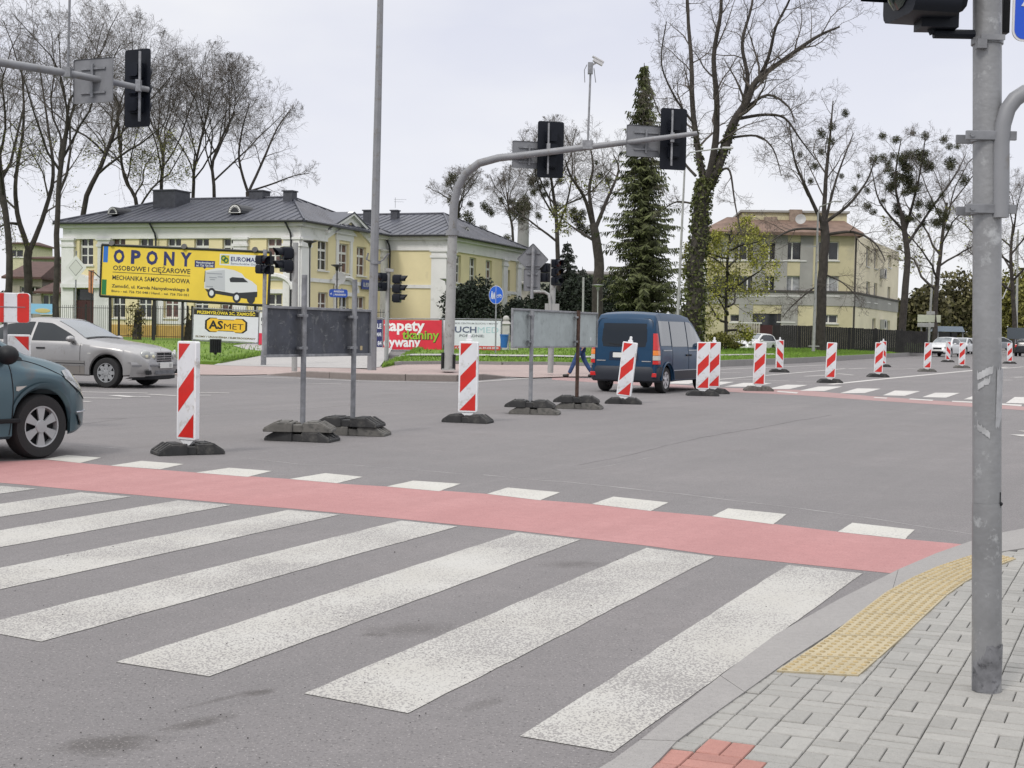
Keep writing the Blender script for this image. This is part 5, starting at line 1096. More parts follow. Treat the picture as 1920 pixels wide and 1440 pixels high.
mb = MB(); mb.ball(Fp @ Vector((.31, .44, .011)), .03, 8, 6, sc=(1, .1, 1)); mb.prism([(.27, .40), (.34, .40), (.36, .28), (.40, .15), (.37, .15), (.31, .27), (.25, .15), (.21, .15), (.28, .30)], .0105, .012, Fp); mb.build('walking_figure', M['ink'], sp)
# --- lamp posts and small poles
lb = G(697, 694, .165); o = thing('lamp_post', 'tall tapered grey lamp post rising out of the picture left of the middle', 'lamp post', lb)
mb = MB(); t = A(716.5, -140, lb.y) - lb; mb.tube([(0, 0, 0), (0, 0, .9), t * .55, t], [.13, .127, .105, .075], 8); mb.build('pole', M['grey_paint'], o)
mb = MB(); p = A(703.5, 491, lb.y) - lb; mb.tube([p + Vector((0, 0, -.06)), p + Vector((0, 0, .03))], .15, 10)
for a in (2.6, 3.1, 3.6, -.2, .4): d = Vector((cos(a), -.3, 0)); mb.tube([p + d * .12, p + d * .25 + Vector((0, 0, .06)), p + d * (.3 + .1 * cos(a)) + Vector((0, 0, .24))], .016, 5)
mb.build('flag_holder', M['galv_dark'], o)
mb = MB(); mb.tube([t, t + Vector((.3, -.3, .6)), t + Vector((1.2, -1.2, .8))], .05, 8); mb.build('arm', M['grey_paint'], o); mb = MB(); mb.box(t + Vector((1.5, -1.5, .8)), (.7, .3, .12), rotz(-.78)); mb.build('luminaire', M['galv'], o)
def pole_thing(name, label, cat, px, pyb, pyt, r, m, z=.17, Y=None, dx=None, group=None, r1=None):
    b = G(px, pyb, z) if Y is None else Vector((A(px, pyb, Y).x, Y, A(px, pyb, Y).z)); o = thing(name, label, cat, b, 0, group); t = A(px + (dx if dx is not None else 0), pyt, b.y) - b
    mb = MB(); mb.tube([(0, 0, -.05), t], [r, r1 or r], 12); mb.build('pole', m, o, smooth=True); return o, b, t
TG = 'traffic light poles on the far corner'
o, b, t = pole_thing('traffic_light_pole', 'far traffic light pole with two heads at the right end of the yellow billboard', 'traffic light', 494, 686, 468, .06, M['galv'], .1, dx=3, group=TG)
signal(o, A(486, 496, b.y) - b + Vector((-.02, .0, 0)), radians(62), 2, .9); signal(o, A(507, 497, b.y) - b + Vector((.02, .0, 0)), radians(-118), 2, .9)
mb = MB(); mb.tube([(0, 0, 0), (0, 0, .45)], .085, 12); mb.build('foot_sleeve', M['galv_dark'], o)
o, b, t = pole_thing('traffic_light_pole', 'far pale traffic light pole with one black head on its left, behind the dark board', 'traffic light', 552, 693, 455, .078, M['pale_paint'], .16, dx=2, group=TG)
signal(o, A(544, 487, b.y) - b, radians(-58), 2, 1.08); mb = MB(); q = A(546, 466, b.y) - b; mb.tube([q + Vector((-.15, 0, 0)), q + Vector((.15, 0, .02))], .03, 6); q = A(547, 510, b.y) - b; mb.tube([q + Vector((-.15, 0, 0)), q + Vector((.1, 0, 0))], .03, 6); mb.build('hanger', M['black_plastic'], o)
o, b, t = pole_thing('traffic_light_pole', 'far white traffic light pole with visored head facing right, in front of the red banner', 'traffic light', 724, 677, 503, .075, M['pale_paint'], .2, dx=4, group=TG)
signal(o, A(736, 541, b.y) - b + Vector((.06, 0, 0)), radians(82), 3, 1.02); signal(o, A(721, 529, b.y) - b + Vector((-.02, -.05, 0)), radians(-40), 2, 1.0); mb = MB(); q = A(727, 508, b.y) - b; mb.box(q + Vector((.05, 0, .02)), (.3, .25, .1)); mb.build('hanger', M['pale_paint'], o)
o, b, t = pole_thing('traffic_light_pole', 'far traffic light pole with side arm and grey diamond sign back', 'traffic light', 1032, 696, 486, .09, M['pale_paint'], .165, dx=6, group=TG)
signal(o, A(1040, 511, b.y) - b, radians(35), 3, .82); signal(o, A(1030, 511, b.y) - b + Vector((-.03, .1, 0)), radians(-120), 2, .9)
mb = MB(); e = lambda x, y: A(x, y, b.y - .15) - b; mb.tube([e(1032, 582), e(1031, 562), e(1029, 552), e(1021, 547.5), e(1000, 546.5)], .045, 10); mb.build('side_arm', M['pale_paint'], o, smooth=True)
mb = MB(); mb.tube([e(997, 560), e(1000, 462)], .05, 10); mb.build('sign_post', M['galv'], o, smooth=True)
panel_back(o, e(999, 486) + Vector((0, .09, 0)), .68, .68, radians(8), True, facem=mat('yellow_sign_face', (.6, .42, .02), .4)); panel_back(o, e(997.5, 525) + Vector((0, .08, 0)), .50, .66, radians(8))
mb = MB(); q = A(1035, 577, b.y) - b; mb.box(q, (.42, .3, .24)); mb.build('cable_box', M['pale_paint'], o)
# round blue sign for walkers and cyclists
o, b, t = pole_thing('pedestrian_cycle_sign', 'round blue walker and cyclist sign on a thin post before the dark yew', 'road sign', 929, 662, 534, .035, M['galv'], .3, Y=58, dx=1.5)
Fs = Matrix.Translation(A(930, 553, b.y) - b + Vector((0, -.05, 0))) @ rotz(radians(-38)) @ Matrix.Rotation(radians(90), 4, 'X'); R = .40
circ = lambda r, n=28, cx=0, cy=0: [(cx + r * cos(2 * pi * i / n), cy + r * sin(2 * pi * i / n)) for i in range(n)]
mb = MB(); mb.prism(circ(R), -.006, 0, Fs); d = mb.build('sign_plate', M['white_refl'], o); mb = MB(); mb.prism(circ(R * .955), .0005, .003, Fs); mb.build('sign_face', mat('roundel_blue', (.008, .09, .50), .4), d)
mb = MB(); mb.prism([(-.008, -R * .95), (.008, -R * .95), (.008, R * .95), (-.008, R * .95)], .0035, .005, Fs)
for cx, k in ((-.22, 1.0), (-.10, .7)): mb.prism(circ(.03 * k, 10, cx, .13 * k), .0035, .005, Fs); mb.prism([(cx - .03, .09 * k), (cx + .03, .09 * k), (cx + .035, -.02), (cx + .05, -.18), (cx + .02, -.18), (cx, -.04), (cx - .04, -.18), (cx - .07, -.18), (cx - .035, 0)], .0035, .005, Fs)
for cx in (.10, .27): mb.add([Fs @ Vector((cx + .062 * cos(2 * pi * i / 16) * q_, -.06 + .062 * sin(2 * pi * i / 16) * q_, .005)) for i in range(16) for q_ in (1, .72)], [(2 * i, (2 * i + 2) % 32, (2 * i + 3) % 32, 2 * i + 1) for i in range(16)])
for a_, b_ in (((.10, -.06), (.16, .02)), ((.16, .02), (.25, .03)), ((.25, .03), (.27, -.06)), ((.16, .02), (.19, -.06)), ((.19, -.06), (.25, .03))): mb.tube([Fs @ Vector((*a_, .005)), Fs @ Vector((*b_, .005))], .009, 4)
mb.build('pictogram', M['white_paint'], d)
mb = MB(); mb.box(A(930, 553, b.y) - b + Vector((.0, -.0, 0)), (.05, .12, .3)); mb.build('clamp', M['galv'], o)
# priority road diamond, seen from its pale side
o, b, t = pole_thing('diamond_sign', 'pale diamond sign on a thin post before the left corner of the yellow house', 'road sign', 141, 600, 470, .035, M['galv'], .3, Y=62, dx=2)
Fd = Matrix.Translation(A(143, 502, b.y) - b + Vector((0, -.06, 0))) @ rotz(radians(-18)) @ Matrix.Rotation(radians(90), 4, 'X') @ Matrix.Rotation(radians(45), 4, 'Z')
mb = MB(); mb.prism(rrect(-.41, -.41, .41, .41, .05), -.006, 0, Fd); d = mb.build('sign_plate', mat('sign_pale', (.56, .57, .55), .4), o)
mb = MB(); mb.prism(rrect(-.27, -.27, .27, .27, .02), .001, .004, Fd); d2 = mb.build('inner_border', mat('sign_dark_line', (.12, .12, .11), .5), d); mb = MB(); mb.prism(rrect(-.25, -.25, .25, .25, .02), .0045, .006, Fd); mb.build('inner_field', mat('sign_inner', (.50, .51, .48), .4), d)
o, b, t = pole_thing('pennant', 'narrow orange and pale hanging pennant between the diamond sign and the billboard', 'flag', 171, 600, 508, .03, M['black_iron'], .3, Y=66)
mb = MB(); q = A(172, 527, b.y) - b; mb.prism([(-.16, -.55), (.05, -.62), (.12, .55), (-.16, .52)], 0, .01, Matrix.Translation(q) @ Matrix.Rotation(radians(90), 4, 'X')); mb.build('cloth', mat('pennant_cloth', (.45, .20, .10), .8, var=.3, vscale=3), o); mb = MB(); mb.tube([A(166, 507, b.y) - b, A(176, 510, b.y) - b, A(187, 520, b.y) - b], .03, 5); mb.build('bracket', M['black_iron'], o)
# street name sign
o, b, t = pole_thing('street_name_sign', 'blue street name plate on a post in front of the arched doorway', 'street sign', 640, 665, 540, .035, M['galv'], .3, Y=56, dx=1)
mb = MB(); Ft = Matrix.Translation(A(635.5, 550, b.y) - b + Vector((0, -.05, 0))) @ rotz(radians(4)) @ Matrix.Rotation(radians(90), 4, 'X'); mb.prism(rrect(-.40, -.17, .37, .17, .09), 0, .02, Ft); d = mb.build('sign_plate', mat('enamel_blue', (.012, .055, .30), .35), o)
mb = MB(); text_mb(mb, 'MARSZAŁKA', Ft, .075, -.20, .04, width=.42, bold=.02, depth=.022); text_mb(mb, 'J. PIŁSUDSKIEGO', Ft, .07, -.22, -.09, width=.52, bold=.02, depth=.022); text_mb(mb, 'ul.', Ft, .07, -.36, -.05, depth=.022, bold=.02); mb.build('lettering', M['white_paint'], d)
def park_lamp(px, pyb, pyt, Y, label, m):
    o, b, t = pole_thing('park_lamp', label, 'park lamp', px, pyb, pyt + 8, .035, m, Y=Y, dx=1, group='park lamps near the yellow house'); mb = MB(); T = Matrix.Translation(t); mb.lathe([(.02, -.05), (.07, .0), (.1, .17), (.34, .27), (.34, .30), (.02, .33)], 16, T); mb.build('lamp_shade', m, o, smooth=True)
park_lamp(580, 640, 455, 66, 'thin dark park lamp with flat hat in front of the white corner pilaster', M['black_iron']); park_lamp(631, 640, 499, 72, 'dark park lamp with flat hat between the satellite dish and the street sign', M['black_iron']); park_lamp(837, 640, 526, 64, 'pale park lamp just left of the gantry post', M['pale_paint']); park_lamp(1120, 650, 536, 76, 'pale park lamp in front of the evergreen hedge above the van', M['pale_paint'])
o, b, t = pole_thing('thin_post', 'thin pale post rising from the hedge behind the pale board', 'post', 1092, 650, 520, .06, M['pale_paint'], Y=72, dx=2)
def street_light(px, pyb, pyt, Y, dx, r, arms, label, cross=None):
    o, b, t = pole_thing('street_light', label, 'street light', px, pyb, pyt, r, M['pale_paint'], Y=Y, dx=dx, group='street lights along the far road', r1=r * .55)
    for ax_, ay_ in arms:
        e = A(ax_, ay_, Y - 1.0) - b; mb = MB(); mb.tube([t - Vector((0, 0, .15)), t + Vector(((e.x - t.x) * .15, 0, (e.z - t.z) * .6)), e], [r * .5, r * .45, r * .4], 8); mb.build('arm', M['pale_paint'], o, smooth=True); mb = MB(); mb.box(e + Vector((.3 * (1 if e.x > t.x else -1), 0, .02)), (.5, .2, .09)); mb.build('luminaire', mat('luminaire_grey', (.42, .42, .42), .5), o, bevel=.03)
    if cross:
        for q in cross: mb = MB(); c0 = A(q[0], q[2], Y) - b; c1 = A(q[1], q[2], Y) - b; mb.box((c0 + c1) / 2, ((c1 - c0).length, .08, .06)); mb.build('crossbar', M['pale_paint'], o)
street_light(1268, 650, 290, 62, 17, .075, [(1352, 278)], 'slender pale street light between the spruce and the ivy covered tree')
street_light(1525, 657, 398, 82, 9, .10, [(1562, 378)], 'pale street light just left of the spreading tree trunk', [(1511, 1531, 462), (1516, 1536, 649)])
street_light(1741, 640, 452, 122, 11, .13, [(1782, 441)], 'street light above the direction sign', [(1727, 1749, 510)])
street_light(1905, 648, 430, 150, 4, .16, [(1880, 560)], 'far street light right of the near pole')
o = thing('direction_sign', 'large pale direction sign on three posts far down the road', 'road sign', A(1740, 640, 112) * 1.0); b = o.location.copy()
mb = MB()
for px in (1727, 1737, 1752): mb.tube([A(px, 641, 112) - b, A(px + 1, 590, 112.2) - b], .07, 8); mb.build('post', M['galv'], o); mb = MB()
for x0, x1, y0, y1 in ((1719, 1763, 591, 604), (1719, 1756, 606, 613), (1736, 1752, 584, 590)):
    a_, c_ = A(x0, y1, 112) - b, A(x1, y0, 112) - b; mb = MB(); mb.box(((a_.x + c_.x) / 2, -.15, (a_.z + c_.z) / 2), (c_.x - a_.x, .05, c_.z - a_.z)); mb.build('sign_panel', mat('direction_panel', (.40, .42, .33), .5, var=.15, vscale=1) if y0 == 591 else M['pale_paint'], o, bevel=.02)
# ---------------------------------------------------------------- billboards and banners
def board(name, label, px0, px1, yt0, yb0, yt1, yb1, Y0, Y1, col, legs=(), legpy=642, frame_m=None, fr=.06, cat='billboard'):
    a = A(px0, yb0, Y0); b = A(px1, yb1, Y1); c = A(px0, yt0, Y0); ux = Vector((b.x - a.x, b.y - a.y, b.z - a.z)); W = ux.length; H = ((c.z - a.z) + (A(px1, yt1, Y1).z - b.z)) / 2
    root = thing(name, label, cat, a); F = frame(Vector((0, 0, 0)), ux)
    mb = MB(); mb.prism([(0, 0), (W, 0), (W, H), (0, H)], -.03, 0, F); p = mb.build('panel', col, root)
    for px in legs:
        t = (px - px0) / (px1 - px0); q = F @ Vector((W * t, 0, -.10)); mb = MB(); mb.box((q.x, q.y, (q.z + H * .0 + .1 + (A(px, legpy, Y0 + (Y1 - Y0) * t).z - .4 - a.z)) / 2 + H * .25), (.12, .12, (q.z + H * .5 + .1) - (A(px, legpy, Y0 + (Y1 - Y0) * t).z - .4 - a.z))); mb.build('leg', frame_m or M['black_iron'], root)
    if fr:
        mb = MB(); z = -.02
        for a_, b_ in (((-.05, -.06), (W + .05, -.06)), ((-.05, H + .06), (W + .05, H + .06)), ((-.05, -.06), (-.05, H + .06)), ((W + .05, -.06), (W + .05, H + .06))): mb.tube([F @ Vector((*a_, z)), F @ Vector((*b_, z))], fr, 6)
        mb.build('frame', frame_m or M['black_iron'], root)
    return root, F, W, H
def ink(root, name, m, fn): mb = MB(); fn(mb); return mb.build(name, m, root)
mfl = lambda n, c: mat(n, c, .5)
ylw = mat('billboard_yellow', (.72, .52, .055), .5, var=.06, vscale=.6); navy = mfl('print_navy', (.02, .025, .12)); pale = mfl('print_white', (.6, .62, .66)); dgrey = mfl('print_dark', (.02, .022, .03))
bb, F, W, H = board('billboard', 'long yellow tyre service billboard on black legs in front of the yellow house', 189, 501, 461, 553, 475, 571, 72, 69, ylw, (205, 290, 344, 478), fr=.075)
X = lambda f: W * f
def R2(mb, x0, y0, x1, y1, d=.003): mb.add([F @ Vector((X(x0), H * (1 - y1), d)), F @ Vector((X(x1), H * (1 - y1), d)), F @ Vector((X(x1), H * (1 - y0), d)), F @ Vector((X(x0), H * (1 - y0), d))], [(0, 1, 2, 3)])
ink(bb, 'blue_block', mfl('print_blue', (.02, .14, .52)), lambda m: R2(m, .006, -.0, .035, .33)); ink(bb, 'green_block', mfl('print_green', (.012, .16, .05)), lambda m: R2(m, .004, .68, .033, .99))
TX = lambda m, s, x0, x1, y1, h, bold=.03, d=.006: text_mb(m, s, F, H * h, X(x0), H * (1 - y1), width=X(x1 - x0), bold=bold, depth=d)
def big(m):
    for ch, x0, x1 in (('O', .070, .138), ('P', .178, .238), ('O', .272, .342), ('N', .379, .443), ('Y', .478, .545)): TX(m, ch, x0, x1, .32, .255, .045)
for L_x in ((('O', .070, .138),), (('P', .178, .238),), (('O', .272, .342),), (('N', .379, .443),), (('Y', .478, .545),)): ink(bb, 'large_letter', navy, lambda m: [TX(m, ch, x0, x1, .32, .255, .045) for ch, x0, x1 in L_x])
def small(m):
    TX(m, 'OSOBOWE I CIĘŻAROWE', .070, .541, .478, .095, .015); R2(m, .068, .515, .541, .527); TX(m, 'MECHANIKA SAMOCHODOWA', .068, .541, .672, .09, .012)
    TX(m, 'Zamość, ul. Karola Namysłowskiego 8', .066, .538, .83, .062, .02); TX(m, 'Biuro - tel. 726 720 048 / Hand. - tel. 726 720 051', .066, .538, .925, .045, .015)
ink(bb, 'lettering', dgrey, small)
ink(bb, 'logo_panel', pale, lambda m: R2(m, .712, .05, .995, .275)); ink(bb, 'logo_square', mfl('logo_yellow', (.5, .42, .03)), lambda m: R2(m, .719, .075, .768, .245, .006))
def rings(m):
    for cx, cy in ((.735, .135), (.750, .175)):
        c = (X(cx), H * (1 - cy)); m.add([F @ Vector((c[0] + r * cos(2 * pi * i / 20), c[1] + r * sin(2 * pi * i / 20), .009)) for i in range(20) for r in (.15, .07)], [(2 * i, (2 * i + 2) % 40, (2 * i + 3) % 40, 2 * i + 1) for i in range(20)])
ink(bb, 'logo_rings', mfl('logo_green', (.03, .14, .05)), rings)
ink(bb, 'logo_lettering', navy, lambda m: (TX(m, 'EUROMASTER', .778, .992, .185, .085, .02, .008), TX(m, 'Samochodów Osobowych', .778, .992, .25, .04, .0, .008)))
ink(bb, 'phone_bubble', navy, lambda m: (R2(m, .565, .20, .685, .335), m.add([F @ Vector((X(x), H * (1 - y), .003)) for x, y in ((.615, .33), (.635, .33), (.625, .37))], [(0, 2, 1)]))); ink(bb, 'phone_lettering', pale, lambda m: (TX(m, 'Namysłowskiego 8', .574, .676, .26, .04, .02), TX(m, 'tel. 726 720 048', .574, .676, .32, .04, .02)))
def vanw(m):
    pts = lambda L, d: m.poly([F @ Vector((X(x), H * (1 - y), d)) for x, y in L][::-1])
    pts([(.628, .40), (.70, .335), (.735, .33), (.80, .36), (.845, .42), (.865, .50), (.905, .56), (.935, .64), (.94, .78), (.76, .86), (.755, .80), (.628, .75)], .003)
ink(bb, 'printed_van', mfl('print_van_white', (.58, .59, .62)), vanw)
ink(bb, 'printed_van_box', mfl('print_van_grey', (.44, .45, .49)), lambda m: (m.poly([F @ Vector((X(x), H * (1 - y), .0045)) for x, y in ((.632, .425), (.632, .735), (.752, .785), (.745, .365))]), ))
ink(bb, 'printed_van_lettering', mfl('print_soft_grey', (.25, .26, .30)), lambda m: [R2(m, x0, y, x1, y + .018, .0055) for x0, x1, y in ((.64, .73, .44), (.655, .70, .52), (.66, .69, .56), (.705, .735, .50), (.64, .68, .70))])
def vand(m):
    P = lambda L, d=.006: m.poly([F @ Vector((X(x), H * (1 - y), d)) for x, y in L][::-1])
    P([(.775, .53), (.79, .50), (.855, .505), (.885, .585), (.80, .60), (.78, .60)]); P([(.632, .76), (.755, .80), (.80, .82), (.84, .80), (.94, .76), (.94, .86), (.90, .92), (.65, .83)]); P([(.628, .40), (.631, .40), (.631, .62), (.626, .62)])
    for cx, cy in ((.673, .835), (.822, .895), (.905, .90)): c = (X(cx), H * (1 - cy)); m.poly([F @ Vector((c[0] + .24 * cos(2 * pi * i / 18), c[1] + .27 * sin(2 * pi * i / 18), .008)) for i in range(18)])
ink(bb, 'printed_van_dark', dgrey, vand)
def vanl(m):
    for cx, cy in ((.673, .835), (.822, .895)): c = (X(cx), H * (1 - cy)); m.poly([F @ Vector((c[0] + .13 * cos(2 * pi * i / 18), c[1] + .15 * sin(2 * pi * i / 18), .011)) for i in range(18)])
ink(bb, 'printed_wheels', pale, vanl)
mb = MB()
for px in (207, 345, 475): t = (px - 189) / 312; q = F @ Vector((W * t, H + .12, .0)); mb = MB(); mb.tube([q, q + Vector((0, -.1, .05))], .16, 8); mb.build('floodlight', M['black_iron'], bb)
def banner(name, label, c, Y, col, fr=.03, legs=None): px0, px1, a, b_, c_, d = c; return board(name, label, px0, px1, a, b_, c_, d, Y, Y - .6, col, legs if legs is not None else (px0 + 1, px1 - 1), 660, M['galv_dark'], fr, 'banner')
bn, F, W, H = banner('banner', 'white banner with black top strip and yellow eight sided logo below the billboard', (362, 483, 579, 636, 586, 642), 66, mat('banner_white', (.62, .63, .67), .6, var=.03))
ink(bn, 'top_strip', M['ink'], lambda m: R2(m, 0, 0, 1, .17)); ink(bn, 'top_lettering', mfl('print_yellow', (.75, .58, .05)), lambda m: TX(m, 'PRZEMYSŁOWA 2C, ZAMOŚĆ', .05, .95, .135, .095, .03))
octa = [(.19, .36), (.25, .26), (.36, .26), (.38, .30), (.63, .30), (.65, .26), (.76, .26), (.82, .36), (.82, .62), (.76, .72), (.65, .72), (.63, .68), (.38, .68), (.36, .72), (.25, .72), (.19, .62)]
OC = lambda m, k, d: m.poly([F @ Vector((X(.505 + (x - .505) * k), H * (1 - (.49 + (y - .49) * k)), d)) for x, y in octa][::-1])
ink(bn, 'logo_outline', M['ink'], lambda m: OC(m, 1.04, .004)); ink(bn, 'logo_field', mfl('logo_gold', (.75, .45, .03)), lambda m: OC(m, .94, .007)); ink(bn, 'logo_lettering', M['ink'], lambda m: (TX(m, 'AS', .235, .46, .61, .26, .035, .010), TX(m, 'MET', .475, .775, .61, .19, .0, .010)))
ink(bn, 'bottom_lettering', mfl('print_brown', (.13, .09, .02)), lambda m: TX(m, 'ZŁOMY / URZĄDZENIA / ELEKTROODPADY', .03, .97, .92, .055, .03))
bn, F, W, H = banner('banner', 'narrow white and red banner beside the far traffic light pole', (485, 514, 586, 648, 587, 650), 64, mat('banner_pale', (.6, .6, .62), .6)); ink(bn, 'red_block', mfl('print_crimson', (.55, .02, .06)), lambda m: R2(m, 0, .62, 1, 1)); ink(bn, 'lettering', dgrey, lambda m: (TX(m, 'FIRMA', .12, .9, .25, .1), TX(m, 'TEL.', .12, .6, .45, .1)))
bn, F, W, H = banner('banner', 'navy banner with white lettering, partly behind the tall lamp post', (690, 717, 598, 656, 600, 656), 65, mfl('banner_navy', (.015, .02, .10))); ink(bn, 'lettering', pale, lambda m: (TX(m, 'MEBLE', .1, .95, .3, .16), TX(m, 'NA WYMIAR', .1, .95, .55, .12), TX(m, 'TEL. 84', .1, .95, .85, .14)))
redb = mat('banner_red', (.60, .022, .045), .5, var=.1, vscale=1.2, bump=.6, bscale=2.5)
bn, F, W, H = banner('banner', 'bright red wallpaper and carpet banner with white and green words', (719, 828, 598, 655, 602.5, 656), 64, redb)
ink(bn, 'white_lettering', mfl('print_bright', (.74, .74, .74)), lambda m: (text_mb(m, 'tapety', F, H * .37, X(.012), H * .64, width=X(.70), bold=.03, depth=.012), text_mb(m, 'dywany', F, H * .33, X(.0), H * .10, width=X(.64), bold=.03, depth=.012)))
ink(bn, 'lettering_shadow', M['ink'], lambda m: text_mb(m, 'tkaniny', F, H * .30, X(.335), H * .345, width=X(.63), bold=.035, depth=.008)); ink(bn, 'green_lettering', mfl('print_leaf_green', (.26, .45, .03)), lambda m: text_mb(m, 'tkaniny', F, H * .30, X(.325), H * .36, width=X(.63), bold=.02, depth=.014))
bn, F, W, H = banner('banner', 'white hearing clinic banner with slate and pale teal name, right of the red banner', (830, 938, 599, 655, 602.5, 657), 64, mat('banner_ice', (.62, .65, .70), .5, var=.03))
ink(bn, 'top_lettering', mfl('print_grey', (.2, .21, .23)), lambda m: TX(m, 'ZAMOJSKIE CENTRUM SŁUCHU I MOWY', .04, .96, .13, .055, .015)); ink(bn, 'name_lettering', mfl('print_slate', (.08, .10, .17)), lambda m: TX(m, 'SŁUCH', .03, .585, .415, .20, .025)); ink(bn, 'name_lettering', mfl('print_teal', (.36, .52, .56)), lambda m: TX(m, 'MED', .605, .965, .415, .20, .0)); ink(bn, 'lettering', mfl('print_mid_grey', (.13, .14, .16)), lambda m: TX(m, 'PORADNIE:', .29, .72, .565, .085, .02)); ink(bn, 'red_strip', mfl('print_red_strip', (.5, .06, .05)), lambda m: R2(m, 0, .86, 1, 1)); ink(bn, 'strip_lettering', pale, lambda m: (TX(m, 'Zamość, ul. Peowiaków 1', .04, .5, .955, .06, .03, .009), TX(m, 'tel. 84 638 00 00', .62, .97, .955, .06, .03, .009)))
o = thing('blue_banner', 'light blue banner on the fence behind the silver car roof', 'banner', A(76, 586, 58)); mb = MB(); a_ = A(54, 588, 58) - o.location; c_ = A(98, 570, 58) - o.location; mb.box(((a_.x + c_.x) / 2, 0, (a_.z + c_.z) / 2), (c_.x - a_.x, .03, c_.z - a_.z)); mb.build('panel', mat('sky_blue_print', (.22, .45, .66), .5), o); mb = MB(); [mb.box((x, .06, (a_.z - 1.2) / 2 + .2), (.06, .06, 1.7)) for x in (a_.x + .1,)]; mb.build('post', M['galv'], o); mb = MB(); mb.ball((.1, -.02, (a_.z + c_.z) / 2 - .08), .34, 10, 6, sc=(1, .02, .3)); mb.build('print', mfl('print_sand', (.5, .42, .18)), o)
# ---------------------------------------------------------------- fences, bins, kiosk
def fence(name, label, P, hgt, rails, picket, m, base, r=.012, post=2.4, z0=None):
    root = thing(name, label, 'fence', P[0]); b = Vector(P[0]); rl = MB(); pk = MB()
    for i in range(len(P) - 1):
        a, c = Vector(P[i]) - b, Vector(P[i + 1]) - b; L = (c - a).length; n = int(L / picket)
        for h in rails: rl.tube([a + Vector((0, 0, h)), c + Vector((0, 0, h))], r * 1.8, 4)
        for k in range(n): q = a.lerp(c, (k + .5) / n); pk.tube([q + Vector((0, 0, .08)), q + Vector((0, 0, hgt))], r, 4, cap=False)
        for k in range(int(L / post) + 1): q = a.lerp(c, k * post / L); mb = MB(); mb.box(q + Vector((0, 0, hgt / 2)), (.09, .09, hgt + .1)); mb.build('post', m, root)
    rl.build('rails', m, root); pk.build('pickets', m, root); return root
f0 = A(100, 640, 78); f1 = A(360, 640, 74); f2 = A(720, 640, 70)
fence('iron_fence', 'black iron picket fence between the billboard legs and the yellow house', [Vector((f0.x, f0.y, .35)), Vector((f1.x, f1.y, .35)), Vector((f2.x, f2.y, .35))], 1.95, (.25, 1.8), .15, M['black_iron'], .3)
o = thing('board_fence', 'black solid board fence in front of the apartment house', 'fence', A(1450, 650, 99)); b = o.location.copy(); mb = MB(); rr = random.Random(6); xx = 0.0; x_end = A(1730, 650, 99).x - b.x
while xx < x_end: hh = 1.55 - .35 * max(0, (xx / x_end - .25)) + rr.uniform(-.02, .02); mb.box((xx, -1.0 * xx / x_end, hh / 2 - .1), (.14, .03, hh + .3)); xx += .15
mb.build('boards', mat('black_boards', (.014, .013, .014), .8, var=.4, vscale=2), o)
for k in range(7): mb = MB(); mb.box((x_end * k / 6, .1 - k / 6, .65), (.14, .14, 1.75)); mb.build('post', M['black_iron'], o)
o = thing('slat_gate', 'pale grey slatted gate left of the dark red door', 'gate', A(1358, 645, 98)); b = o.location.copy(); mb = MB(); xe = A(1424, 645, 98).x - b.x; k = 0
while k * .18 < xe: mb.box((k * .18, 0, .75), (.13, .03, 1.6)); k += 1
mb.build('slats', mat('grey_slats', (.33, .31, .25), .8, var=.15), o); mb = MB(); mb.box((xe / 2, .04, 1.3), (xe, .04, .1)); mb.box((xe / 2, .04, .3), (xe, .04, .1)); mb.build('frame', M['grey_paint'], o)
for i, px in enumerate((948, 964)):
    p = A(px, 655, 66); o = thing('gate_pillar', ('pale rendered gate pillar right beside the white banner', 'second pale gate pillar, half hidden by the pale traffic board')[i], 'pillar', (p.x, 66, .3), group='pale gate pillars by the white banner'); mb = MB(); mb.box((0, 0, .65), (.36, .36, 1.4)); mb.build('shaft', mat('pillar_render', (.45, .44, .42), .9, var=.15), o); mb = MB(); mb.box((0, 0, 1.42), (.5, .5, .14), taper=.6); mb.ball((0, 0, 1.6), .17, 8, 6); mb.build('cap', mat('pillar_cap', (.38, .37, .35), .9), o)
p = A(945, 652, 62); o = thing('waste_bin', 'small blue waste bin at the foot of the pale gate pillar', 'bin', (p.x, 62, p.z)); mb = MB(); mb.lathe([(.14, 0), (.19, .55), (.21, .56), (.21, .62), (.17, .62), (.15, .5)], 14); mb.build('body', mat('bin_blue', (.02, .12, .38), .5), o, smooth=True); mb = MB(); mb.box((.2, 0, .3), (.06, .06, .75)); mb.build('post', M['galv'], o)
p = G(404, 665, .2); p = Vector((A(404, 665, 47).x, 47, A(404, 665, 47).z)); o = thing('litter_bin', 'black slatted litter bin on the grass below the white banner', 'bin', p); mb = MB(); k = 47 / 2500
for i in range(16): a = 2 * pi * i / 16; mb.box((.19 * cos(a), .19 * sin(a), .3), (.025, .06, .46), rotz(a))
mb.build('slats', M['black_plastic'], o); mb = MB(); mb.lathe([(.05, .07), (.17, .07), (.17, .5), (.21, .52), (.21, .55), (.16, .55)], 16); mb.tube([(0, 0, 0), (0, 0, .08)], .05, 8); mb.build('liner', M['black_iron'], o)
p = A(1770, 642, 125); o = thing('bus_shelter', 'bus shelter with blue grey roof far behind the white car', 'shelter', (p.x, 125, .3)); mb = MB(); mb.box((.3, 0, 1.95), (2.6, 2, .5), taper=.85); mb.build('roof', mat('shelter_roof', (.16, .20, .25), .5), o); mb = MB(); mb.box((.3, .9, .85), (2.4, .05, 1.6)); mb.build('back_wall', M['glass_dark'], o)
for x in (-.85, 1.45): mb = MB(); mb.box((x, -.8, .85), (.1, .1, 1.8)); mb.build('post', M['galv'], o)
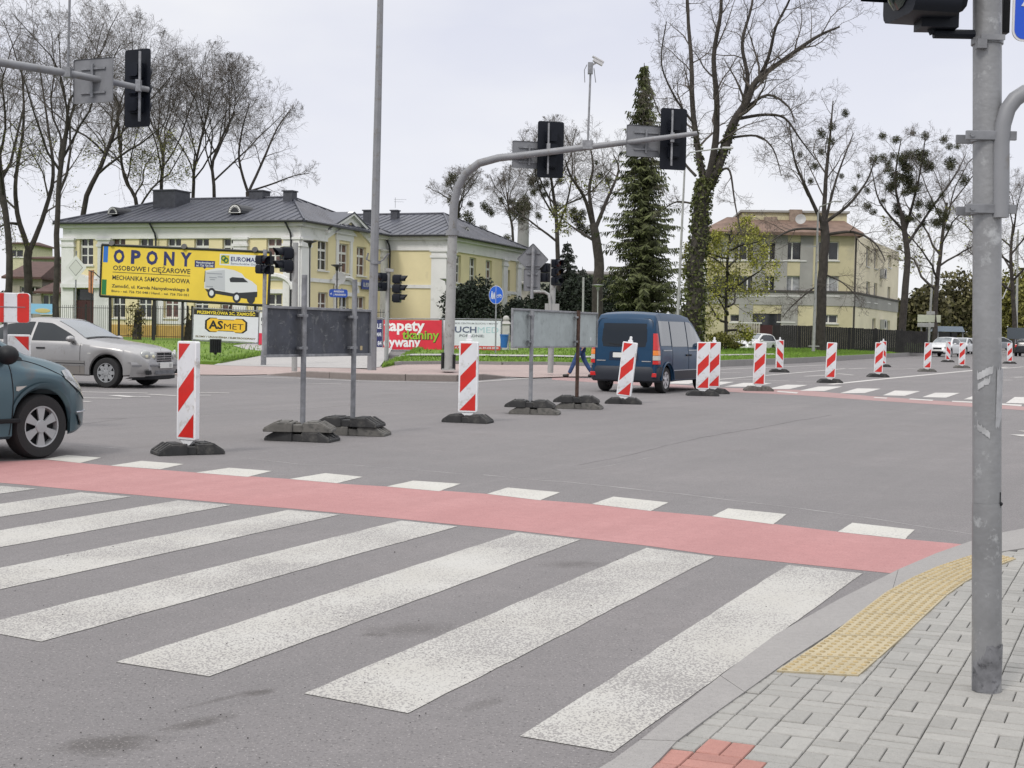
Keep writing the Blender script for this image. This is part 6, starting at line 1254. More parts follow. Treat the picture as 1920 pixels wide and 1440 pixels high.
p = A(1905, 625, 120); o = thing('far_sign', 'small dark sign board at the right edge far down the road', 'road sign', (p.x, 120, .2)); mb = MB(); mb.box((0, 0, p.z - .2), (1.6, .06, 1.0)); mb.build('sign_panel', mat('dark_sign', (.07, .085, .10), .5), o); mb = MB(); mb.tube([(0, .08, 0), (0, .08, p.z)], .07, 6); mb.build('post', M['galv'], o)
# ---------------------------------------------------------------- red and white beacons and the turned traffic boards
def foot_mesh(seed=1):
    mb = MB(); w_ = .20
    for s in (-1, 1):
        P = [(s * .41, 0), (s * .41, .035), (s * .39, .042), (s * .27, .108), (s * .25, .115), (s * .07, .115), (s * .06, .108), (s * .06, 0)]
        if s > 0: P = P[::-1]
        Mx = Matrix.Rotation(radians(90), 4, 'X'); mb.prism(P, -w_, w_, Mx)
        for y in (-.165, -.06, .06, .165): mb.prism([(s * .40, .05), (s * .275, .122), (s * .255, .128), (s * .255, .10), (s * .40, .03)][::(1 if s < 0 else -1)], y - .028, y + .028, Matrix.Translation((0, 0, 0)) @ Mx)
        mb.box((s * .17, 0, .119), (.12, .30, .016))
    mb.box((0, .095, .045), (.125, .17, .09)); mb.box((0, -.095, .045), (.125, .17, .088)); mb.box((0, 0, .06), (.1, .06, .10))
    mb.v = [(x, y, z * .98) for x, y, z in mb.v]
    return mb
_f = foot_mesh().build('rubber_foot', M['rubber'], bevel=0); FOOT = _f.data; FOOTD = FOOT.copy(); FOOTD.materials[0] = M['rubber_dusty']; bpy.data.objects.remove(_f)
def foot(root, loc, rz, dusty=False, flip=False, tilt=0.0, sc=1.0):
    o = bpy.data.objects.new('rubber_foot', FOOTD if dusty else FOOT); C.objects.link(o); o.parent = root; o.location = loc; o.rotation_euler = (pi if flip else 0, tilt, rz); o.scale = (sc, sc, 1)
    b = o.modifiers.new('bevel', 'BEVEL'); b.width = .012; b.segments = 2; b.limit_method = 'ANGLE'; b.angle_limit = radians(35); return o
def clip(P, x0, x1, y0, y1):
    for ax, lim, sg in ((0, x0, 1), (0, x1, -1), (1, y0, 1), (1, y1, -1)):
        out = []
        for i in range(len(P)):
            a, b = P[i], P[(i + 1) % len(P)]; da, db = sg * (a[ax] - lim), sg * (b[ax] - lim)
            if da >= 0: out.append(a)
            if da * db < 0: t = da / (da - db); out.append((a[0] + (b[0] - a[0]) * t, a[1] + (b[1] - a[1]) * t))
        P = out
        if not P: return []
    return P
def beacon(label, loc, rz, flip=False, handle=False, foot_rz=.3, dusty=False, lean=0.0, wb=.25, nofoot=False, group='red and white beacons'):
    r = thing('traffic_beacon', label, 'beacon', loc, 0, group); T = Matrix.Translation((0, 0, .12)) @ Matrix.Rotation(lean, 4, 'Y') @ rotz(rz) @ Matrix.Rotation(radians(90), 4, 'X')
    h0, h1 = .03, 1.07; w2 = wb / 2 + .02; mb = MB(); q = rrect(-w2, h0, w2, h1, .02, 3); mb.prism(q, -.03, .03, T); mb.prism([(-w2 + .03, h0 + .001), (w2 - .03, h0 + .001), (.04, -.03), (-.04, -.03)][::-1], -.02, .02, T); mb.prism([(-.03, -.11), (.03, -.11), (.03, -.03), (-.03, -.03)], -.02, .02, T)
    if handle: mb.prism(rrect(-.045, h1 - .002, .045, h1 + .04, .012), -.018, .018, T); mb.prism(rrect(-.025, h1 + .03, .025, h1 + .11, .018), -.014, .014, T)
    o = mb.build('frame', M['white_plastic'], r, bevel=.006)
    for sgn, nm in ((1, 'front'), (-1, 'back')):
        U = T if sgn > 0 else T @ Matrix.Rotation(pi, 4, 'Y')
        mb = MB(); mb.prism(rrect(-wb / 2, h0 + .02, wb / 2, h1 - .02, .008, 2), .0302, .0312, U); f = mb.build('stripe_panel', M['white_refl'], r)
        mb = MB(); H = h1 - h0 - .05; top = h1 - .025; fl = -1 if flip else 1
        for a, b in ((-.04, .20), (.50, .745), (1.0, 1.27)):
            P = [(-wb / 2 - .01, top - a), (-wb / 2 - .01, top - b), (wb / 2 + .01, top - b + .28), (wb / 2 + .01, top - a + .28)]; P = [(x * fl, y) for x, y in P]; P = P if not flip else P[::-1]
            P = clip(P, -wb / 2 + .006, wb / 2 - .006, h0 + .026, top)
            if len(P) > 2: mb.add([U @ Vector((x, y, .0322)) for x, y in P], [list(range(len(P)))])
        mb.build('red_stripes', M['red_refl'], f)
    if not nofoot: foot(r, (0, 0, 0), foot_rz, dusty, sc=.86)
    return r
BC = ((352, 851, -35, 0, 0, .52, 0, 0, 'nearest red and white beacon on its dark rubber foot, in front of the silver car'),
      (877, 792, -14, 0, 1, -.28, 0, 0, 'beacon standing alone between the two turned traffic boards'),
      (1169, 757, -22, 0, 1, -.12, 0, .10, 'leaning beacon in front of the rear of the blue van'),
      (1317, 742, -6, 0, 0, .0, 0, 0, 'front one of the two overlapping beacons at the nose of the blue van'),
      (1337, 738, -6, 0, 1, .1, 0, 0, 'rear one of the two overlapping beacons, with a handle on top'),
      (1422, 733, -8, 0, 0, .0, 1, .02, 'beacon on a pale dusty foot, first right of the overlapping pair'),
      (1461, 698, 12, 1, 1, .0, 0, 0, 'beacon with stripes falling to the right, alone by the lawn kerb'),
      (1556, 718, -8, 0, 0, .05, 0, .03, 'beacon on a thick dark foot at the end of the white solid line'),
      (1646, 707, -8, 0, 0, .1, 0, .03, 'beacon on the white line with another beacon right behind it'),
      (1655, 688, 12, 1, 1, .0, 0, 0, 'beacon almost hidden behind another one, only its right edge shows'),
      (1738, 697, -8, 0, 0, .0, 1, .02, 'beacon just left of the far white car front'),
      (1777, 679, 12, 1, 0, .0, 0, 0, 'small beacon right in front of the far white car'),
      (1803, 690, -8, 0, 0, .0, 1, 0, 'beacon just right of the far white car'),
      (1893, 682, -8, 0, 0, .0, 0, -.03, 'farthest beacon, alone right of the near grey pole'))
for px, py, rz_, fl, hd, fr, du_, ln, lab in BC: beacon(lab, G(px, py), radians(rz_), bool(fl), bool(hd), fr, bool(du_), ln)
bp = A(35, 760, 17.2); bp.z = 0; beacon('beacon at the left edge between the two cars, stripes falling to the right', bp, radians(20), True, False, .3)
# striped barrier board behind it
o = thing('barrier_board', 'red and white striped barrier board at the left edge above the silver car', 'barrier', (A(2, 700, 16.6).x, 16.6, 0)); b = o.location.copy(); x1 = A(57, 575, 16.6).x - b.x; z0, z1 = A(20, 605, 16.6).z, A(20, 549, 16.6).z
Tb = Matrix.Rotation(radians(90), 4, 'X'); mb = MB(); mb.prism(rrect(-1.6, z0, x1, z1, .05), -.03, .03, Tb); p = mb.build('board', M['white_refl'], o, bevel=.008)
def bar(xa, xb):
    mb = MB(); mb.prism(rrect(xa, z0 + .004, xb, z1 - .004, .035 if abs(xb - x1) < .02 else .002), .031, .034, Tb); mb.build('red_stripe', M['red_refl'], p)
k = x1 - .004; wst = .148
for i in range(6): bar(k - wst, k); k -= .315
mb = MB(); mb.box((x1 / 2 - .75, -.036, (z0 + z1) / 2 + .01), (x1 + 1.4, .004, .008)); mb.build('seam', M['galv_dark'], p)
for x in (.03, -1.2): mb = MB(); mb.tube([(x, .06, .06), (x, .06, z1 - .05)], .025, 10); mb.build('post', M['galv_dark'], o); foot(o, (x, .06, 0), .4)
# turned traffic boards: two posts, clamps, stacked rubber feet
def closure(label, P, R_, tops, corners, pm, fm, pms, feet, scr):
    r = thing('traffic_board', label, 'traffic board', P); b = Vector(P); d = (R_ - P).normalized(); nrm = Vector((-d.y, d.x, 0)); 
    if nrm.y < 0: nrm = -nrm
    off = P + nrm * .075; c = [hitv(px, py, off, d) - b for px, py in corners]        # left-bottom, right-bottom, right-top, left-top
    zb = (c[0].z + c[1].z) / 2; zt = (c[2].z + c[3].z) / 2; s0 = (c[0].dot(d) + c[3].dot(d)) / 2; s1 = (c[1].dot(d) + c[2].dot(d)) / 2; F = frame(nrm * .075, d); s = lambda x, z, q=0: F @ Vector((x, z, q))
    mb = MB(); mb.prism([(s0, zb), (s1, zb), (s1, zt), (s0, zt)], -.012, 0, F); pnl = mb.build('panel', pm, r)
    mb = MB(); mb.prism([(s0 + .01, zb + .01), (s1 - .01, zb + .01), (s1 - .01, zt - .01), (s0 + .01, zt - .01)], -.016, -.0125, F); mb.build('sign_face', mat('yellow_board_face', (.65, .45, .03), .4), pnl)
    mb = MB()
    for z in (zb, zt): fb = [(s0 - .01, z - .016), (s1 + .01, z - .016), (s1 + .01, z + .016), (s0 - .01, z + .016)]; mb.prism(fb, -.014, .028, F)
    for x in (s0, s1): mb.prism([(x - .012, zb + .017), (x + .012, zb + .017), (x + .012, zt - .017), (x - .012, zt - .017)], -.014, .024, F)
    mb.build('frame', fm, r, bevel=.004)
    for i, (q, top, m_) in enumerate(((P, tops[0], pms[0]), (R_, tops[1], pms[1]))):
        qb = q - b; zt_ = hitv(*top, q, d).z; mb = MB(); mb.tube([qb + Vector((0, 0, .15)), qb + Vector((0, 0, zt_))], .033, 14); mb.build('post', m_, r, smooth=True)
        for z in (zb + .09, zt - .09): mb = MB(); mb.box(qb + Vector((0, 0, z)) + nrm * .02, (.14, .07, .035), rotz(atan2(d.y, d.x))); mb.box(qb + Vector((0, 0, z)) - d * .085 - nrm * .01, (.05, .02, .03), rotz(atan2(d.y, d.x))); mb.build('clamp', M['galv_dark'], r, bevel=.004)
        for (dz, rz_, du_, fl, dx_) in feet[i]: foot(r, qb + Vector((dx_, 0, dz)), rz_, du_, fl)
    for kind, x, z, w_, h_, m_ in scr:
        mb = MB(); X0 = s0 + (s1 - s0) * x; Z0 = zb + (zt - zb) * z; mb.prism(rrect(X0, Z0, X0 + w_, Z0 + h_, .004, 2), .0005, .002, F); mb.build(kind, m_, pnl)
    rs = random.Random(len(label)); mb = MB()
    for k in range(34 if 'dark' in label else 8):
        x, z = s0 + (s1 - s0) * rs.uniform(.04, .96), zb + (zt - zb) * rs.uniform(.06, .94); a = rs.uniform(-.5, .5) + (1.5 if rs.random() < .25 else 0); l = rs.uniform(.01, .09) * (2.5 if rs.random() < .12 else 1); w_ = rs.uniform(.0008, .003)
        v = [(-l / 2, -w_), (l / 2, -w_ * .5), (l / 2, w_ * .5), (-l / 2, w_)]; mb.add([s(x + p * cos(a) - q * sin(a), z + p * sin(a) + q * cos(a), .0012) for p, q in v], [(0, 1, 2, 3)])
    mb.build('scratches', mat('scratch_pale', (.22, .23, .24), .7) if 'dark' in label else mat('scratch_dark', (.25, .26, .25), .7), pnl); return r
darkp = mat('scuffed_dark_panel', (.050, .055, .070), .55, var=.3, vscale=4, dirt=((.14, .145, .15), .22, 9)); palep = mat('weathered_pale_panel', (.33, .37, .37), .6, var=.1, vscale=3, dirt=((.25, .28, .28), .35, 5))
closure('dark scratched back of a traffic board on two posts, left of the lamp post', G(567, 826), G(661, 815), ((567, 515), (662, 524)), ((498, 668), (692, 664), (694, 583), (496, 575)), darkp, M['galv'], (M['galv_dark'], M['galv_dark']),
        (((0, -.22, False, False, 0), (.112, -.02, True, False, -.03)), ((0, -.15, True, False, .05), (.112, -.22, False, False, -.03))), (('sticker', .90, .10, .055, .055, mat('beige_sticker', (.45, .36, .2), .6)),))
closure('pale weathered back of a traffic board on two posts, in front of the walking person', G(994, 776), G(1081, 766), ((994, 581), (1081, 582)), ((961, 654), (1117, 647), (1120, 584), (958, 584)), palep, M['galv'], (M['galv'], M['rust']),
        (((0, -.15, True, False, .08), (.112, -.10, False, False, 0)), ((0, -.2, True, False, .05), (.112, -.1, False, False, 0))), (('sticker', .92, .18, .035, .06, M['white_refl']),))
# ---------------------------------------------------------------- vehicles
def lerp_tab(tab, x):
    if x <= tab[0][0]: return tab[0][1]
    for (a, p), (b, q) in zip(tab, tab[1:]):
        if x <= b: t = (x - a) / (b - a); return p + (q - p) * t
    return tab[-1][1]
def smooth_tab(tab, x, k=.05):
    return sum(lerp_tab(tab, x + o * k) * w_ for o, w_ in ((-1, .25), (0, .5), (1, .25)))
class Car:
    def __init__(s, name, label, cat, loc, head, paint, prof, belt, half, top, axles, r, sill=.24, arch=.065, group=None, trim=None, smooth=.05):
        s.root = thing(name, label, cat, loc, head, group); s.prof = prof; s.belt = belt; s.half = half; s.top = top; s.ax = axles; s.r = r; s.sill = sill; s.arch = arch; s.k = smooth
        s.x0, s.x1 = prof[0][0], prof[-1][0]; xs = set()
        x = s.x0
        while x < s.x1: xs.add(round(x, 4)); x += .05
        for q, _ in prof: xs.add(q)
        for a in axles:
            R = r + arch
            for i in range(33): xs.add(round(a - R + 2 * R * (1 - cos(pi * i / 32)) / 2, 4))
            xs.add(round(a - R - .002, 4)); xs.add(round(a + R + .002, 4))
        xs = sorted(q for q in xs if s.x0 <= q <= s.x1); mb = MB(); n = None
        for x in xs:
            sec = s.sec(x); full = [(x, y, z) for y, z in sec] + [(x, -y, z) for y, z in sec[::-1][1:]]; n = len(full); mb.v += full
        for i in range(len(xs) - 1):
            for j in range(n - 1): mb.f.append([i * n + j, (i + 1) * n + j, (i + 1) * n + j + 1, i * n + j + 1]); mb.m.append(0)
        e = (len(xs) - 1) * n; mb.f.append(list(range(n))); mb.m.append(0); mb.f.append([e + k for k in range(n)][::-1]); mb.m.append(0)
        s.body = mb.build('body', paint, s.root, smooth=True, sharp=42)
        mb = MB(); wi = lerp_tab(half, 0) - .27; mb.box(((s.x0 + s.x1) / 2, 0, .42), (s.x1 - s.x0 - .5, wi * 2, .36)); mb.build('underbody', M['black_plastic'], s.root)
    def zb(s, x):
        z = s.sill + .10 * max(0, (x - (s.x1 - .55)) / .55) ** 2 + .10 * max(0, ((s.x0 + .5) - x) / .5) ** 2; R = s.r + s.arch
        for a in s.ax:
            if abs(x - a) < R: z = max(z, s.r + sqrt(R * R - (x - a) ** 2))
        return z
    def zt(s, x): return smooth_tab(s.prof, x, s.k)
    def sec(s, x):
        zt = s.zt(x); zm = min(smooth_tab(s.belt, x), zt - .03); wb = smooth_tab(s.half, x); wr = min(smooth_tab(s.top, x), wb - .02); zb = min(s.zb(x), zm - .05); h = zt - zm
        P = [(wb - .05, zb), (wb - .012, zb + .03)]
        for t in (.25, .5, .75, .92): P.append((wb - .02 * (2 * t - 1) ** 2, zb + .03 + (zm - zb - .03) * t))
        P.append((wb - .03, zm)); c = .02 + .012 * (wr > .6)
        for t in (.12, .35, .6, .8, .92): P.append((wb - .035 + (wr - wb + .035) * (t ** 1.15), zm + (h - .02) * t))
        P += [(wr - .05 * wr, zt - .004), (wr * .75, zt + c * .35), (wr * .4, zt + c * .8), (0, zt + c)]
        return P
    def y(s, x, z):
        P = s.sec(x)
        for a, b in zip(P, P[1:]):
            if a[1] <= z <= b[1] and b[1] > a[1]: return a[0] + (b[0] - a[0]) * (z - a[1]) / (b[1] - a[1])
        return P[0][0] if z < P[0][1] else P[-4][0]
    def xfront(s, y, z):
        x = s.x1
        while x > 0 and not (s.zt(x) > z and s.y(x, z) >= y): x -= .01
        return x
    def ztop(s, x, y):
        P = s.sec(x)[-5:]; y = abs(y)
        for a, b in zip(P, P[1:]):
            if b[0] <= y <= a[0] and a[0] > b[0]: return a[1] + (b[1] - a[1]) * (a[0] - y) / (a[0] - b[0])
        return P[0][1]
    def side(s, name, m, xa, xb, zlo, zhi, n=14, k=5, off=.006, parent=None, sides=(1, -1), th=0):
        for sg in sides:
            mb = MB(); cols = []
            for i in range(n + 1):
                x = xa + (xb - xa) * i / n; a, b = zlo(x) if callable(zlo) else zlo, zhi(x) if callable(zhi) else zhi; b = max(a + .001, b)
                for j in range(k + 1): z = a + (b - a) * j / k; mb.v.append((x, sg * (s.y(x, z) + off), z))
            for i in range(n):
                for j in range(k): q = [i * (k + 1) + j, (i + 1) * (k + 1) + j, (i + 1) * (k + 1) + j + 1, i * (k + 1) + j + 1]; mb.f.append(q if sg < 0 else q[::-1]); mb.m.append(0)
            mb.build(name, m, parent or s.root, smooth=True)
    def over(s, name, m, xa, xb, wfun, off=.008, n=12, k=10):
        mb = MB()
        for i in range(n + 1):
            x = xa + (xb - xa) * i / n; w_ = wfun(x); sl = (s.zt(x + .01) - s.zt(x - .01)) / .02; nx, nz = -sl / sqrt(1 + sl * sl), 1 / sqrt(1 + sl * sl)
            for j in range(k + 1): y = w_ * (2 * j / k - 1); mb.v.append((x + nx * off, y, s.ztop(x, y) + nz * off))
        for i in range(n):
            for j in range(k): mb.f.append([i * (k + 1) + j, (i + 1) * (k + 1) + j, (i + 1) * (k + 1) + j + 1, i * (k + 1) + j + 1]); mb.m.append(0)
        return mb.build(name, m, s.root, smooth=True)
    def seam(s, name, lines, m, r=.005):
        mb = MB()
        for L in lines:
            for sg in (1, -1): mb.tube([(x, sg * (s.y(x, z) + .001), z) for x, z in L], r, 4)
        mb.build(name, m, s.root)
    def wheels(s, track, wd=.2, style='six', rim=M['alloy'], rr=.64, steer=0.0):
        for ia, a in enumerate(s.ax):
            for sg in (1, -1):
                st = steer if a > 0 else 0; T = Matrix.Translation((a, sg * track, s.r)) @ rotz(st) @ Matrix.Rotation(radians(-90 * sg), 4, 'X'); r = s.r; ri = r * rr; h = wd / 2; mb = MB()
                mb.lathe([(ri * .98, -h), (r * .93, -h), (r * .985, -h * .75), (r, -h * .4), (r, h * .4), (r * .985, h * .75), (r * .93, h), (ri * 1.12, h * 1.02), (ri * .99, h * .96)], 40, T)
                w_ = mb.build('wheel', M['tyre'], s.root, smooth=True, sharp=30); mb = MB()
                mb.lathe([(ri * 1.0, h * .99), (ri * .93, h * .97), (ri * .90, h * .6), (ri * .9, -h)], 40, T)
                n = {'six': 6, 'eight': 8, 'seven': 7}[style]; hw = {'six': .26, 'eight': .27, 'seven': .2}[style]
                for k_ in range(n):
                    a_ = 2 * pi * k_ / n + pi / 2; f = lambda ang, rad: (rad * cos(ang), rad * sin(ang)); P = [f(a_ - .5, ri * .18), f(a_ - hw * (1.0 if style != 'eight' else .55), ri * .93), f(a_, ri * .945), f(a_ + hw * (1.0 if style != 'eight' else .55), ri * .93), f(a_ + .5, ri * .18)]
                    if style == 'eight': P = [f(a_ - .39, ri * .62), f(a_ - .16, ri * .93), f(a_ + .16, ri * .93), f(a_ + .39, ri * .62), f(a_ + .2, ri * .2), f(a_ - .2, ri * .2)]; P = P[::-1]
                    mb.prism(P[::1] if style == 'eight' else P, h * .70, h * .90, T)
                mb.lathe([(ri * .34, h * .86), (ri * .30, h * .98), (.001, h * 1.0)], 20, T); mb.build('rim', rim, w_, smooth=True, sharp=30)
                mb = MB(); mb.lathe([(ri * .9, h * .4), (.001, h * .4)], 24, T); mb.build('rim_backing', M['black_plastic'], w_)  # plain black backing disc that darkens the gaps between the spokes
    def blob(s, name, m, c, rad, sides=(1, -1), parent=None, rot=None):
        for sg in sides: mb = MB(); mb.ball((c[0], sg * c[1], c[2]), 1, 16, 10, sc=rad, M=(rotz(rot * sg).to_3x3() if rot else None)); mb.build(name, m, parent or s.root, smooth=True)
    def mirror(s, x, z, m, sc=(.07, .10, .075)):
        for sg in (1, -1): y = s.y(x, z); mb = MB(); mb.ball((x, sg * (y + .11), z + .04), 1, 12, 8, sc=sc); mb.box((x, sg * (y + .03), z + .01), (.06, .1, .04)); mb.build('mirror', m, s.root, smooth=True)
def paint(name, c, metal=.35, rough=.3, dirt=None): return mat(name, c, rough, metal, coat=.3, spec=.4, dirt=dirt, var=.04, vscale=3)
seam_m = mat('panel_gap', (.01, .01, .012), .8); lamp_h = mat('headlamp_glass', (.34, .35, .34), .1, .3, coat=.6); platem = mat('number_plate', (.62, .62, .6), .4)
# --- silver saloon
silver = paint('silver_paint', (.33, .325, .325), .6, .32, ((.25, .235, .215), .12, 2.5)); hd = radians(-15)
fw = G(203, 727); R2d = rotz(hd); o_ = fw - (R2d @ Vector((1.415, -.77, 0)))
c = Car('silver_saloon', 'silver saloon with round twin headlights waiting at the left, behind the beacon', 'car', (o_.x, o_.y, 0), hd, silver,
        [(-2.53, .70), (-2.5, .90), (-2.4, .98), (-1.85, 1.03), (-1.45, 1.20), (-1.05, 1.38), (-.5, 1.435), (.0, 1.41), (.45, 1.215), (.86, .99), (1.2, .945), (1.7, .885), (2.08, .80), (2.2, .73), (2.26, .60)],
        [(-2.53, .66), (-2.3, .90), (-1.5, .94), (0, .93), (.9, .90), (1.7, .82), (2.1, .73), (2.26, .55)],
        [(-2.53, .66), (-2.4, .80), (-2.0, .88), (-1, .90), (1, .90), (1.6, .88), (2.0, .82), (2.15, .74), (2.26, .60)],
        [(-2.53, .55), (-2.0, .74), (-1.8, .72), (-1.2, .60), (-.5, .57), (0, .58), (.5, .66), (.9, .76), (1.5, .76), (2.0, .66), (2.26, .50)], (-1.415, 1.415), .315)
c.wheels(.765, .21, 'eight'); zhi = lambda x: c.zt(x) - .085
gl = mat('tinted_glass', (.014, .018, .022), .05, spec=.35); wsg = mat('windscreen_glass', (.12, .14, .155), .05, spec=.7, coat=.4)
c.side('side_window', gl, -.36, .60, .955, zhi); c.side('side_window', gl, -1.42, -.42, .965, zhi); c.over('windscreen', wsg, .08, .80, lambda x: smooth_tab(c.top, x) - .07 * 1 - .0); c.over('rear_window', gl, -1.72, -1.12, lambda x: smooth_tab(c.top, x) - .09)
c.seam('panel_gaps', [[(-.39, z / 20 * .65 + .30) for z in range(21)], [(.82, z / 20 * .62 + .30) for z in range(21)], [(-1.1, .62 + z * .017) for z in range(20)]], seam_m)
c.side('side_moulding', mat('silver_moulding', (.22, .215, .21), .45, .3), -.95, .93, .455, .555, 20, 2, .014); c.side('rub_strip', M['black_plastic'], -.95, .93, .488, .503, 20, 1, .018); c.side('sill_panel', mat('road_dirt_silver', (.20, .185, .17), .6, .3), -.95, .93, .27, .44, 16, 2, .004)
for sg in (1, -1):
    for cx, cy, cz, rx, ry, rz_ in ((0, .60, .675, .05, .125, .125), (0, .415, .665, .04, .09, .09)):
        cx = c.xfront(cy, cz) - .005; mb = MB(); mb.ball((cx, sg * cy, cz), 1, 18, 12, sc=(rx, ry, rz_), M=rotz(sg * .55).to_3x3()); h = mb.build('headlight', lamp_h, c.root, smooth=True)
        mb = MB(); mb.ball((cx + .018, sg * (cy + .004), cz), 1, 14, 8, sc=(rx * .7, ry * .55, rz_ * .55), M=rotz(sg * .55).to_3x3()); mb.build('lamp_bowl', mat('warm_lamp', (.6, .57, .42), .15, coat=.8), h, smooth=True)
mb = MB(); mb.box((2.235, 0, .645), (.05, .62, .20), Matrix.Rotation(radians(-10), 4, 'Y'), taper=.96); gr = mb.build('grille', M['black_plastic'], c.root, bevel=.02)
mb = MB()
for z in (.585, .632, .68): mb.box((2.262 - (z - .64) * .18, 0, z), (.012, .60, .012))
mb.box((2.26, 0, .645), (.016, .014, .19))
for y in (-.31, .31): mb.box((2.255, y, .645), (.03, .022, .21))
mb.box((2.238, 0, .752), (.05, .62, .022)); mb.build('grille_bars', M['chrome'], gr)
mb = MB(); q = [];
def ring(xo, zs, m_, nm, ex=.0, y1=.86):
    mb = MB(); ny = 24; vs = []
    for j in range(ny + 1):
        y = -y1 + 2 * y1 * j / ny; t = abs(y) / y1; x = xo - .30 * max(0, (t - .35) / .65) ** 2.2
        for z, e in zs: vs.append((x + e, y, z))
    k = len(zs)
    for j in range(ny):
        for i in range(k - 1): mb.f.append([j * k + i, (j + 1) * k + i, (j + 1) * k + i + 1, j * k + i + 1]); mb.m.append(0)
    mb.v = vs; return mb.build(nm, m_, c.root, smooth=True, sharp=35)
ring(2.29, [(.20, -.14), (.24, -.03), (.40, .0), (.50, .015), (.545, .0), (.55, -.10)], silver, 'front_bumper'); ring(2.308, [(.455, .0), (.46, .012), (.495, .012), (.50, .0)], mat('bumper_strip', (.16, .16, .17), .5), 'bumper_strip', y1=.855); ring(2.285, [(.17, -.1), (.19, .0), (.255, .005), (.26, -.03)], M['black_plastic'], 'front_spoiler', y1=.80)
for sg in (1, -1): mb = MB(); mb.box((2.225, sg * .52, .335), (.08, .32, .09), rotz(-sg * .28)); f = mb.build('fog_light', M['black_plastic'], c.root, bevel=.01); mb = MB(); mb.box((2.262, sg * .58, .335), (.03, .13, .065), rotz(-sg * .3)); mb.build('lamp_glass', lamp_h, f); 
mb = MB()
for z in (.305, .333, .361): mb.box((2.292, 0, z), (.02, .74, .010))
mb.box((2.282, 0, .333), (.01, .76, .085)); mb.build('lower_grille', M['galv_dark'], c.root)
mb = MB(); mb.box((2.325, .0, .475), (.012, .52, .115)); pl = mb.build('number_plate', platem, c.root, bevel=.004); mb = MB(); Fpl = frame(Vector((2.332, 0, .475)), (0, 1, 0)); text_mb(mb, '11', Fpl, .07, .12, -.035, bold=.02); mb.build('lettering', M['ink'], pl)
mb = MB(); mb.tube([(2.19, 0, .765), (2.19, 0, .80)], .004, 5); mb.tube([(2.19, .035 * cos(a * .5236), .835 + .035 * sin(a * .5236)) for a in range(13)], .004, 5); mb.build('hood_ornament', M['chrome'], c.root)
for sg in (1, -1):
    for x in (-.12, -.98): mb = MB(); mb.box((x, sg * (c.y(x, .80) + .012), .80), (.20, .03, .035)); mb.build('door_handle', M['black_plastic'], c.root, bevel=.008)
c.mirror(.62, .96, silver, (.085, .12, .07)); c.side('side_repeater', M['lamp_clear'], 1.0, 1.08, .70, .72, 3, 1, .006); c.over('wiper', M['black_plastic'], .80, .85, lambda x: .66, .012, 2)
for sg in (1, -1): mb = MB(); mb.box((-2.42, sg * .70, .80), (.16, .26, .2)); mb.build('tail_light', M['lamp_red'], c.root, bevel=.03)
mb = MB(); mb.ball((.28, -.30, 1.05), .11, 10, 8, sc=(.9, .8, 1.15)); mb.build('head_rest', M['black_plastic'], c.root, smooth=True)
# --- teal people carrier, only its front is in the picture
teal = paint('teal_paint', (.075, .125, .150), .45, .28, ((.10, .12, .13), .08, 3)); hd = radians(59)
fw = G(65, 859); o_ = fw - (rotz(hd) @ Vector((1.34, -.76, 0)))
c = Car('teal_people_carrier', 'dark teal people carrier cut off by the left edge, beside the cycle path', 'car', (o_.x, o_.y, 0), hd, teal,
        [(-2.08, .75), (-2.04, 1.1), (-1.9, 1.45), (-1.6, 1.58), (-.8, 1.62), (0, 1.60), (.5, 1.48), (.95, 1.18), (1.22, 1.04), (1.5, .99), (1.8, .91), (2.02, .78), (2.14, .66), (2.19, .5)],
        [(-2.08, .7), (-1.8, 1.0), (0, .98), (1.0, .93), (1.6, .84), (2.0, .68), (2.19, .45)],
        [(-2.08, .72), (-1.8, .88), (-1, .90), (1.2, .90), (1.6, .88), (1.85, .80), (2.05, .66), (2.19, .46)],
        [(-2.08, .6), (-1.6, .66), (0, .62), (.6, .68), (1.1, .78), (1.7, .74), (2.05, .55), (2.19, .35)], (-1.34, 1.34), .322, sill=.22, arch=.055)
c.wheels(.765, .2, 'six', mat('hubcap_silver', (.38, .39, .40), .35, .35, var=.05)); c.side('side_window', gl, -.3, .92, 1.0, lambda x: c.zt(x) - .08); c.side('side_window', gl, -1.6, -.36, 1.0, lambda x: c.zt(x) - .1); c.over('windscreen', wsg, .2, 1.12, lambda x: smooth_tab(c.top, x) - .07)
c.seam('panel_gaps', [[(.93 + .04 * sin(z / 20 * 3), .26 + z / 20 * .70) for z in range(21)], [(1.1 + z * .05, .985 - .006 * z - .0011 * z * z) for z in range(16)], [(-.33, .3 + z * .033) for z in range(21)]], seam_m, .005)
c.side('wheel_arch_lip', teal, 1.34 - .375, 1.34 + .375, lambda x: c.r + sqrt(max(0, .3755 ** 2 - (x - 1.34) ** 2)), lambda x: c.r + sqrt(max(0, .44 ** 2 - (x - 1.34) ** 2)), 24, 2, .016, sides=(-1, 1))
